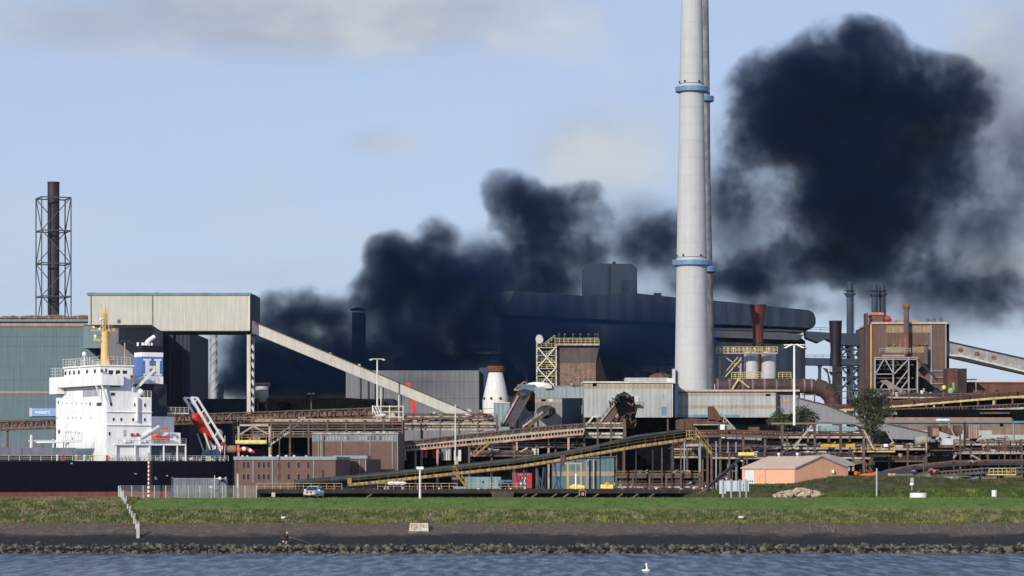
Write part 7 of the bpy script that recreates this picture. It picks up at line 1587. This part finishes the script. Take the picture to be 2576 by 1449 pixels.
    y = thing('yellow_platform', 'yellow railed platform jutting beside the tree foot', 'platform', base(2200, 590)); MB().box(2148, 1134, 2252, 1137.5, 590, 3).build('floor', mk('floor_yellow', (.58, .38, .12), .7, .2), y); MB().rail(pt(2150, 1134, 590), pt(2250, 1134, 590), 1.15, 1.3, .13, 1).build('railing', MATS['portal_yellow'], y); MB().box(2170, 1083, 2176, 1205, 589, .6, z0=6).build('mast_post', dusty, y)
    MB().beam(pt(2174, 1085, 589), pt(2198, 1130, 589), .3).build('stay', paled, y); MB().beam(pt(2230, 1085, 589), pt(2245, 1110, 589), .25).build('stay', paled, y); MB().box(2223, 1117, 2233, 1124, 588.8, .2).build('white_sign', white, y)
    MB().poly([(2150, 1138), (2250, 1138), (2230, 1150), (2160, 1150)], 591, 3).build('underframe', darks, y); MB().poly([(2135, 1172), (2150, 1150), (2185, 1152), (2200, 1172), (2200, 1160)], 600, 3).build('hopper', mk('hopper_taupe', (.13, .11, .10), .8, .3), y)
    for a, b_ in (((2190, 1158), (2176, 1190)), ((2185, 1170), (2200, 1200)), ((2178, 1165), (2190, 1204))): MB().beam(pt(*a, 588), pt(*b_, 588), .4).build('leg', rustm, y)
    d = thing('domed_hopper', 'pale humped hopper roof just behind the orange building', 'hopper', base(2110, 560)); MB().poly([(2010, 1156), (2030, 1146), (2080, 1142), (2115, 1150), (2150, 1166), (2150, 1172), (2010, 1172)], 560, 5).build('roof', mk('hopper_pale', (.23, .22, .22), .8, .2), d)
    for k in range(5): MB().box(2100 + k * 11, 1172, 2105 + k * 11, 1185, 560.5, 1).build('spout', paled, d)
    MB().box(2090, 1172.1, 2165, 1210, 562, 3).build('dark_base', darkb, d)
crane_machine()

# ---- the orange building
def orange_building():
    Y = 478.; t = thing('orange_building', 'small salmon orange building with tan gabled roof and white roller door', 'building', base(2000, Y, 8.2))
    c0 = (wx(1867, Y + 7), Y + 7.0); c1 = (wx(2001, Y), Y - .2); D = Vector((c1[0] - c0[0], c1[1] - c0[1])); 
    L2 = (wx(2131, Y + 8), Y + 8); c3 = (c0[0] + L2[0] - c1[0], c0[1] + L2[1] - c1[1])
    zb = 8.0; ze = wz(1176, Y); zr = ze + 1.75
    om = mk('salmon_cladding', (.74, .37, .235), .7, .05, .3, .06, rib=.6, ribdepth=.006)
    W = lambda a, b_, f: (a[0] + (b_[0] - a[0]) * f, a[1] + (b_[1] - a[1]) * f)
    m1 = W(c1, L2, .5); m0 = W(c0, c3, .5)
    vs = [(*c0, zb), (*c1, zb), (*L2, zb), (*c3, zb), (*c0, ze), (*c1, ze), (*L2, ze), (*c3, ze), (*m1, zr), (*m0, zr)]
    MB().add(vs, [(0, 1, 5, 4), (1, 2, 6, 8, 5), (2, 3, 7, 6), (3, 0, 4, 9, 7)]).build('wall', om, t)
    def off(p, dz, s=.25): cx, cy = (c0[0] + L2[0]) / 2, (c0[1] + L2[1]) / 2; v = Vector((p[0] - cx, p[1] - cy)).normalized() * s; return (p[0] + v.x, p[1] + v.y, dz)
    rm = mk('roof_tan', (.50, .38, .28), .8, .08, .4, .06)
    MB().add([off(c0, ze - .02), off(c1, ze - .02), (*m1, zr + .1), (*m0, zr + .1), off(c3, ze - .02), off(L2, ze - .02), off(c0, ze - .16), off(c1, ze - .16)], [(0, 1, 2, 3), (3, 2, 5, 4), (6, 7, 1, 0)]).build('roof', rm, t)
    tr = mk('trim_mauve', (.40, .33, .33), .6, .1)
    MB().beam(off(c0, ze - .13), off(c1, ze - .13), .12, .2).build('gutter', tr, t); MB().beam(off(c1, ze - .05, .3), (m1[0], m1[1] - .2, zr + .05), .1, .18).beam((m1[0], m1[1] - .2, zr + .05), off(L2, ze - .05, .3), .1, .18).build('verge_trim', tr, t)
    n = Vector((D.y, -D.x)).normalized() * .06
    def P(f, z, o=1): p = W(c0, c1, f); return (p[0] + n.x * o, p[1] + n.y * o, z)
    H = ze - zb
    def fr(f0, f1, a, b_, mat, name, o0=.2, o1=1): return MB().add([P(f0, zb + a * H, o1), P(f1, zb + a * H, o1), P(f1, zb + b_ * H, o1), P(f0, zb + b_ * H, o1)], [(0, 1, 2, 3)]).build(name, mat, t)
    d = fr(.065, .23, 0, .88, mk('door_white', (.62, .64, .66), .5, .05), 'roller_door'); fr(.05, .063, 0, .92, tr, 'door_frame'); fr(.05, .235, .885, .92, tr, 'door_frame')
    for k in range(4): fr(.085 + k * .036, .105 + k * .036, .33, .40, glass, 'door_window', o1=1.4)
    fr(.33, .335, .06, .62, tr, 'side_door_line'); fr(.33, .43, .61, .62, tr, 'side_door_line')
    for f in (.44, .992): MB().beam(P(f, zb, 2), P(f, ze - .15, 2), .12).build('downpipe', tr, t)
    MB().beam((*off(L2, 0, .1)[:2], zb), (*off(L2, 0, .1)[:2], ze), .1).build('downpipe', tr, t)
    p = W(c1, L2, .72); MB().bw(p[0] - .15, p[0] + .15, p[1] - .4, p[1] - .05, ze - .9, ze - .4).build('wall_lamp', white, t)
    for f in (.2, .55): q = W(m0, m1, f); MB().cyl((*q, zr), (*q, zr + .35), .1).ball((*q, zr + .45), .28, (1, 1, .8)).build('roof_vent', white, t)
orange_building()
def right_bits():
    Y = 492.; e = thing('excavator', 'bright orange excavator parked beside the orange building', 'excavator', base(2180, Y, 8)); og = mk('excavator_orange', (.62, .11, .02), .5, .12)
    MB().box(2168, 1191, 2192, 1201, Y, 2.4).build('body', og, e); MB().box(2156, 1188, 2168, 1198, Y + .2, 1.6).build('counterweight', og, e); MB().box(2163, 1182, 2172, 1192, Y, 1.5).build('cab', glass, e); MB().beam(pt(2192, 1195, Y), pt(2204, 1189, Y), .45).beam(pt(2204, 1189, Y), pt(2206, 1203, Y), .35).build('boom', og, e)
    for z in (0,): MB().box(2158, 1201, 2194, 1206, Y - .2, .8).build('track', blackp, e)
    MB().ball(pt(2154, 1191, Y), .4).build('orange_lamp', og, e)
    s = thing('low_hut', 'low concrete hut with sloping wings and orange doors', 'hut', base(2250, 498, 7.5)); MB().poly([(2205, 1208), (2205, 1190), (2216, 1186), (2290, 1184), (2292, 1190), (2240, 1192), (2240, 1208)], 499, 4).build('roof', mk('hut_navy', (.02, .035, .05), .7, .2), s)
    MB().box(2234, 1191, 2243, 1206, 498.8, .15).build('orange_door', mk('door_apricot', (.62, .30, .13), .6, .08), s); MB().box(2245, 1191, 2254, 1200, 498.8, .15).build('orange_door', MATS['door_apricot'], s)
    MB().poly([(2243, 1212), (2256, 1192), (2296, 1191), (2302, 1212)], 497, 2).poly([(2303, 1195), (2338, 1191), (2352, 1212), (2312, 1212)], 496.5, 2).build('wing_wall', mk('wing_concrete', (.15, .135, .125), .9, .2, .8, .2), s); MB().box(2356, 1200, 2470, 1212, 500, 1).build('low_wall', MATS['wing_concrete'], s)
    Y = 470.; c = thing('white_cabin', 'white box cabin with grey side on the mound', 'cabin', base(2405, Y, 7)); MB().box(2376, 1200, 2396, 1238, Y, 3).build('front', white, c); MB().box(2396.1, 1201, 2418, 1238, Y + .15, 3).build('side', mk('cabin_side_grey', (.36, .37, .38), .6, .15, 1, .3), c); MB().box(2374.5, 1197, 2440, 1200, Y - .1, 3.4).build('roof', mk('cabin_roof', (.13, .13, .12), .8, .2), c)
    for px in (2402, 2409): MB().box(px, 1203, px + 1, 1236, Y + .05, .09).build('seam', dusty, c)
    MB().box(2366, 1220, 2379, 1236, Y - 1, .8).build('gas_bottle', gutter, c)
    g = thing('slatted_stack', 'dark stack of slatted frames leaning beside the white cabin', 'stack', base(2445, Y - 1, 7)); MB().box(2418, 1199, 2468, 1236, Y + .8, 2).build('dark_crate', mk('crate_dark', (.03, .03, .028), .9, .3), g)
    mb = MB()
    for k in range(7): mb.beam(pt(2420 + k * 4, 1236, Y - .6), pt(2432 + k * 5, 1204 - k, Y), .1)
    for k in range(8): mb.beam(pt(2446 + k * 2, 1213 + k * 1.2, Y - .8), pt(2462 + k * .6, 1222 + k * 2, Y - .5), .09)
    mb.build('slat', mk('slat_grey', (.30, .30, .29), .7, .2), g)
    for (px, py, w, m_, lab) in ((2350, 1183.5, 24, orangep, 'orange road vehicle low behind the green mound'), (2448, 1162, 18, orangep, 'orange vehicle on the yard behind the rust topped conveyor'), (2300, 1187, 14, redp, 'small red vehicle glimpsed behind the mound')):
        v = thing('work_vehicle', lab, 'vehicle', base(px, 535)); MB().box(px - w / 2, py - 2, px + w / 2, py + 3, 535, 2).build('body', m_, v); MB().box(px - w / 2 + 2, py - 5, px - w / 2 + 9, py - 2, 535.2, 1.6).build('cab', bluep, v)
        for d_ in (-w / 3, w / 3): MB().cyl(pt(px + d_, py + 4, 534.9), pt(px + d_, py + 4, 535.2), .4, n=10).build('wheel', blackp, v)
    for px, p0 in ((2324, 1150), (2416, 1110)): simple_pole(px, p0, 1235, 520, .13, dusty, f'thin dusty pole before the long shed, {"shorter of two" if px < 2400 else "taller of two"}', zb=6.5)
    for (px, py, d_) in ((2550, 1206, 20), (2490, 1208, 18)): tag(MB().box(px - d_, py - 9, px + d_, py + 8, 495, 2).build('block_wall', MATS['wing_concrete']), 'concrete block wall below the yellow platform, ' + ('nearer the edge' if px > 2500 else 'nearer the cabin'), 'wall')
right_bits()

# ---- trees
bark = mk('bark', (.06, .045, .035), .9, .3, 2)
def leaf_material(name, c1, c2):
    m, nt, b, P = ground_mat(name, [c1], [(c2, (.45, (1, 1, 1)), .42, .62), (tuple(x * .55 for x in c1), (1.2, (1, 1, 1)), .55, .7)], .02)
    b.inputs['Roughness'].default_value = .6; b.inputs['Specular IOR Level'].default_value = .25; return m
leafm = leaf_material('tree_leaf', (.035, .048, .025), (.085, .095, .045))
def tree(label, px, Y, blobs, n, seed, trunk_to, size=.34):
    rr = random.Random(seed); x = wx(px, Y); t = thing('tree', label, 'tree', (x, Y, 5.5))
    top = wz(trunk_to, Y); mb = MB().cyl((x, Y, 5.3), (x + .2, Y, (5.5 + top) / 2), .42, .3, 8).cyl((x + .2, Y, (5.5 + top) / 2), (x, Y, top), .3, .12, 8)
    for (bx, by, brx, bry) in blobs: mb.cyl((x + .1, Y, max(5.8, wz(by + bry * 1.2, Y))), (wx(bx, Y), Y + rr.uniform(-1, 1), wz(by, Y)), .14, .04, 6)
    mb.build('trunk', bark, t)
    c = MB(); tot = sum(b_[2] * b_[3] for b_ in blobs); k_ = Y / F
    for (bx, by, brx, bry) in blobs:
        m_ = max(3, int(n * brx * bry / tot / 42))
        for q in range(m_):   # leaf clusters spread through the blob, some thrown past its rim
            a, b2 = rr.uniform(0, 2 * pi), rr.uniform(-1, 1); r = rr.random() ** .5 * rr.uniform(.8, 1.3); s_ = math.sqrt(1 - b2 * b2)
            o0 = Vector((wx(bx, Y) + brx * k_ * r * s_ * cos(a), Y + brx * k_ * r * s_ * sin(a) * .9, wz(by, Y) + bry * k_ * r * b2)); cr = rr.uniform(.22, .62)
            for w in range(int(42 * cr / .42)):
                o = o0 + Vector((rr.gauss(0, cr), rr.gauss(0, cr), rr.gauss(0, cr * .7)))
                d = Vector((rr.uniform(-1, 1), rr.uniform(-1, 1), rr.uniform(-1, 1))).normalized() * size * rr.uniform(.4, 1.0); e = Vector((rr.uniform(-1, 1), rr.uniform(-1, 1), rr.uniform(-1, 1))).normalized() * size * rr.uniform(.25, .6)
                c.add([o - d, o + e, o + d, o - e], [(0, 1, 2, 3)])
    c.build('crown', leafm, t)
tree('large grey-green tree before the long shed, crown leaning over a thin foot', 2192, 600, [(2190, 1003, 38, 26), (2165, 1022, 28, 22), (2222, 1020, 26, 24), (2180, 1040, 34, 22), (2215, 1048, 22, 16), (2198, 1068, 28, 24), (2203, 1090, 22, 18), (2150, 1008, 16, 14), (2236, 1040, 14, 10)], 9500, 3, 1000, .3)
tree('small dark tree just past the broad white lamp mast', 2026, 628, [(2022, 1040, 22, 16), (2008, 1052, 18, 14), (2040, 1054, 18, 12), (2020, 1070, 26, 12)], 3000, 5, 1035)
tree('small dark tree before the broad white lamp mast', 1965, 628, [(1962, 1047, 20, 13), (1980, 1058, 14, 10), (1950, 1060, 12, 9), (1965, 1068, 16, 8)], 2200, 8, 1045)
# ---- air
hz = bpy.data.materials.new('haze'); hz.use_nodes = True; nt = hz.node_tree; nt.nodes.remove(nt.nodes['Principled BSDF'])
pv = nd(nt, 'ShaderNodeVolumePrincipled'); pv.inputs['Color'].default_value = (.72, .82, 1, 1); pv.inputs['Density'].default_value = .000012
nt.links.new(pv.outputs[0], nt.nodes['Material Output'].inputs['Volume'])
HAZE = struct('haze', MB().bw(-2600, 2600, -80, 9200, -4, 230), hz); HAZE['kind'] = 'stuff'; HAZE['label'] = 'thin blue air haze over the whole works'
# ---------------------------------------------------------------- black smoke (a volume of its own, density grid made by nodes)
def smoke_volume(name, puffs, Y, depth, bounds, res, dens, seed, label, warp=16, thin=()):
    """puffs: (px, py, radius x, radius y, strength, depth offset) ; the grid stands at depth Y, `depth` metres thick"""
    ng = bpy.data.node_groups.new(name, 'GeometryNodeTree')
    ng.interface.new_socket('Geometry', in_out='OUTPUT', socket_type='NodeSocketGeometry')
    N = ng.nodes; L = ng.links
    pos = N.new('GeometryNodeInputPosition').outputs[0]
    def vm(op, a, b=None, out=0):
        n = N.new('ShaderNodeVectorMath'); n.operation = op
        for i, v in enumerate((a, b)):
            if v is None: continue
            if isinstance(v, tuple): n.inputs[i].default_value = v
            elif isinstance(v, (int, float)): n.inputs[3].default_value = v
            else: L.new(v, n.inputs[i])
        return n.outputs[out]
    def M(op, a, b=None, clamp=False): return mth(ng, op, a, b, None, clamp)
    def nz(vec, sc, det, rough, col=False, sd=0):
        n = N.new('ShaderNodeTexNoise'); n.noise_dimensions = '3D'; n.inputs['Scale'].default_value = sc; n.inputs['Detail'].default_value = det; n.inputs['Roughness'].default_value = rough
        L.new(vm('ADD', vec, (sd * 13.1, sd * 7.7, sd * 3.3)), n.inputs['Vector']); return n.outputs[1 if col else 0]
    # bend space so that the puffs lose their round outline
    w1 = vm('SUBTRACT', nz(pos, .022, 3, .5, True, seed), (.5, .5, .5)); wp = N.new('ShaderNodeVectorMath'); wp.operation = 'SCALE'; L.new(w1, wp.inputs[0]); wp.inputs[3].default_value = warp
    p = vm('ADD', pos, wp.outputs[0])
    tot = None
    for (px, py, rx, ry, a, dy) in puffs:
        yy = Y + dy; c = pt(px, py, yy); sx, sz = rx * yy / F, ry * yy / F; sy = min(depth * .42, .5 * (sx + sz))
        d = vm('LENGTH', vm('MULTIPLY', vm('SUBTRACT', p, c), (1 / sx, 1 / sy, 1 / sz)), None, 1)
        f = M('MULTIPLY', M('POWER', M('MAXIMUM', M('SUBTRACT', 1.0, d), 0.0), 1.15), a)
        tot = f if tot is None else M('ADD', tot, f)
    n1 = nz(p, .042, 8, .66, False, seed + 1)
    n2 = nz(pos, .16, 4, .6, False, seed + 2)
    n3 = nz(pos, .38, 4, .6, False, seed + 3)
    fb = M('ADD', M('MULTIPLY', M('SUBTRACT', n1, .5), 2.2), M('ADD', M('MULTIPLY', M('SUBTRACT', n2, .5), .85), M('MULTIPLY', M('SUBTRACT', n3, .5), .4)))
    v = M('ADD', tot, M('MULTIPLY', fb, .6))
    core = smooth(ng, v, -.1, .5)
    wisp = smooth(ng, M('ADD', n1, M('MULTIPLY', n2, .5)), .55, .95, .25, 1.6)
    dn = M('MULTIPLY', M('MULTIPLY', M('POWER', core, 1.25), wisp), M('MULTIPLY', smooth(ng, tot, .0, .12), smooth(ng, tot, 0.0, 2.2, .6, 1.9)))
    te = None
    for (px, py, rx, ry, a) in thin:
        c = pt(px, py, Y); d = vm('LENGTH', vm('MULTIPLY', vm('SUBTRACT', p, c), (F / rx / Y, 1.6 / depth, F / ry / Y)), None, 1)
        f = M('MULTIPLY', smooth(ng, d, 1.0, .1), a); te = f if te is None else M('MAXIMUM', te, f)
    if te is not None:
        tn = smooth(ng, M('ADD', n1, M('MULTIPLY', M('SUBTRACT', n2, .5), .5)), .34, .68, .3, 1.4)
        dn = M('ADD', dn, M('MULTIPLY', M('MULTIPLY', te, tn), .26))
    x0, y0, x1, y1 = bounds
    mn = (wx(x0, Y), Y - depth / 2, wz(y1, Y)); mx = (wx(x1, Y), Y + depth / 2, wz(y0, Y))
    # fade to nothing before the faces of the grid
    sp = N.new('ShaderNodeSeparateXYZ'); L.new(pos, sp.inputs[0])
    for ax, m in ((0, 10), (1, 8)):
        dn = M('MULTIPLY', dn, M('MULTIPLY', smooth(ng, sp.outputs[ax], mn[ax], mn[ax] + m), smooth(ng, sp.outputs[ax], mx[ax], mx[ax] - m)))
    vc = N.new('GeometryNodeVolumeCube'); vc.inputs['Min'].default_value = mn; vc.inputs['Max'].default_value = mx
    for k, r in zip(('Resolution X', 'Resolution Y', 'Resolution Z'), res): vc.inputs[k].default_value = r
    L.new(M('MULTIPLY', dn, dens), vc.inputs['Density'])
    m = bpy.data.materials.new(name); m.use_nodes = True; nt = m.node_tree; nt.nodes.remove(nt.nodes['Principled BSDF'])
    pv = nd(nt, 'ShaderNodeVolumePrincipled'); pv.inputs['Color'].default_value = (.010, .036, .115, 1); pv.inputs['Density'].default_value = 1; pv.inputs['Anisotropy'].default_value = .1
    nt.links.new(pv.outputs[0], nt.nodes['Material Output'].inputs['Volume'])
    sm = N.new('GeometryNodeSetMaterial'); L.new(vc.outputs[0], sm.inputs[0]); sm.inputs['Material'].default_value = m
    go = N.new('NodeGroupOutput'); L.new(sm.outputs[0], go.inputs[0])
    vol = bpy.data.volumes.new(name); o = bpy.data.objects.new(name, vol); COL.objects.link(o)
    vol.materials.append(m)
    md = o.modifiers.new('density', 'NODES'); md.node_group = ng
    tag(o, label, 'smoke', kind='stuff'); return o

NEAR = [(1400, 880, 260, 110, .28, 0), (1600, 880, 240, 120, .22, 0), (1330, 800, 120, 80, .3, 0), (575, 985, 60, 50, 1.1, 0), (750, 965, 260, 75, 1.3, 0), (680, 800, 90, 80, .8, 0), (640, 890, 95, 110, .9, 0), (850, 800, 90, 110, .8, 0), (640, 920, 70, 80, 1.1, 0), (620, 860, 45, 45, .6, 0), (700, 850, 100, 130, 1.25, 0), (750, 775, 110, 95, 1.2, 0), (840, 790, 65, 80, 1.0, 0), (760, 930, 190, 110, 1.5, 0),
        (900, 920, 150, 130, 1.4, 0), (960, 760, 110, 110, 1.2, 0), (1000, 640, 85, 90, 1.0, 0), (1105, 590, 75, 75, .85, 0), (1060, 700, 110, 120, 1.25, 0), (1080, 850, 160, 150, 1.4, 0), (1190, 830, 85, 110, 1.15, 0),
        (1130, 740, 120, 120, .75, 0), (1000, 960, 120, 50, .8, 0), (1230, 760, 70, 80, .6, 0)]
FAR = [(1290, 495, 105, 80, 1.15, 0), (1360, 560, 150, 120, 1.3, 0), (1450, 520, 95, 90, 1.25, 0), (1330, 680, 120, 120, 1.0, 0), (1430, 640, 110, 120, 1.0, 0), (1240, 700, 120, 110, .7, 0), (1400, 730, 150, 60, .8, 0),
       (1630, 600, 120, 80, .55, 0), (1690, 600, 110, 90, .9, 0), (1800, 700, 160, 70, .75, 0), (1890, 680, 150, 80, .8, 0),
       (2000, 235, 185, 150, 1.35, 0), (2140, 205, 230, 170, 1.7, 0), (2310, 260, 190, 160, 1.35, 0), (1945, 330, 150, 130, .9, 0), (2150, 350, 230, 190, 1.8, 0), (2330, 350, 130, 130, 1.1, 0), (2180, 500, 210, 170, 1.8, 0),
       (2200, 620, 180, 130, 1.4, 0), (2030, 560, 110, 140, .8, 0), (2060, 650, 140, 90, .85, 0), (2210, 720, 60, 70, .9, 0), (2430, 240, 100, 110, .5, 0), (2400, 420, 130, 140, .5, 0), (2450, 560, 200, 160, .1, 0), (2350, 700, 260, 90, .15, 0),
       (2540, 420, 90, 60, .15, 0), (1880, 470, 150, 130, .3, 0), (2540, 760, 200, 90, .25, 0), (1960, 760, 160, 50, .5, 0)]
smoke_volume('smoke', NEAR, 1000, 90, (480, 500, 1850, 1040), (460, 66, 220), .2, 1, 'black smoke rolling off the ground behind the sloping conveyor', 15, [(1380, 850, 260, 170, 1.1), (1620, 850, 260, 160, .9), (1080, 950, 210, 80, 1.1), (600, 900, 110, 120, .5), (1180, 720, 160, 160, .5)])
smoke_volume('smoke', FAR, 1330, 110, (1060, 20, 2700, 900), (520, 80, 290), .115, 5, 'dark smoke cloud billowing over the mill roof and stacks', 20, [(1620, 610, 200, 150, .9), (1860, 560, 200, 260, .75), (1880, 710, 320, 100, 1.0), (2440, 560, 330, 310, .8), (2350, 740, 400, 140, .85), (2560, 420, 180, 260, .8), (1300, 690, 240, 150, .8), (2420, 260, 190, 170, .5), (2000, 300, 230, 210, .5)])
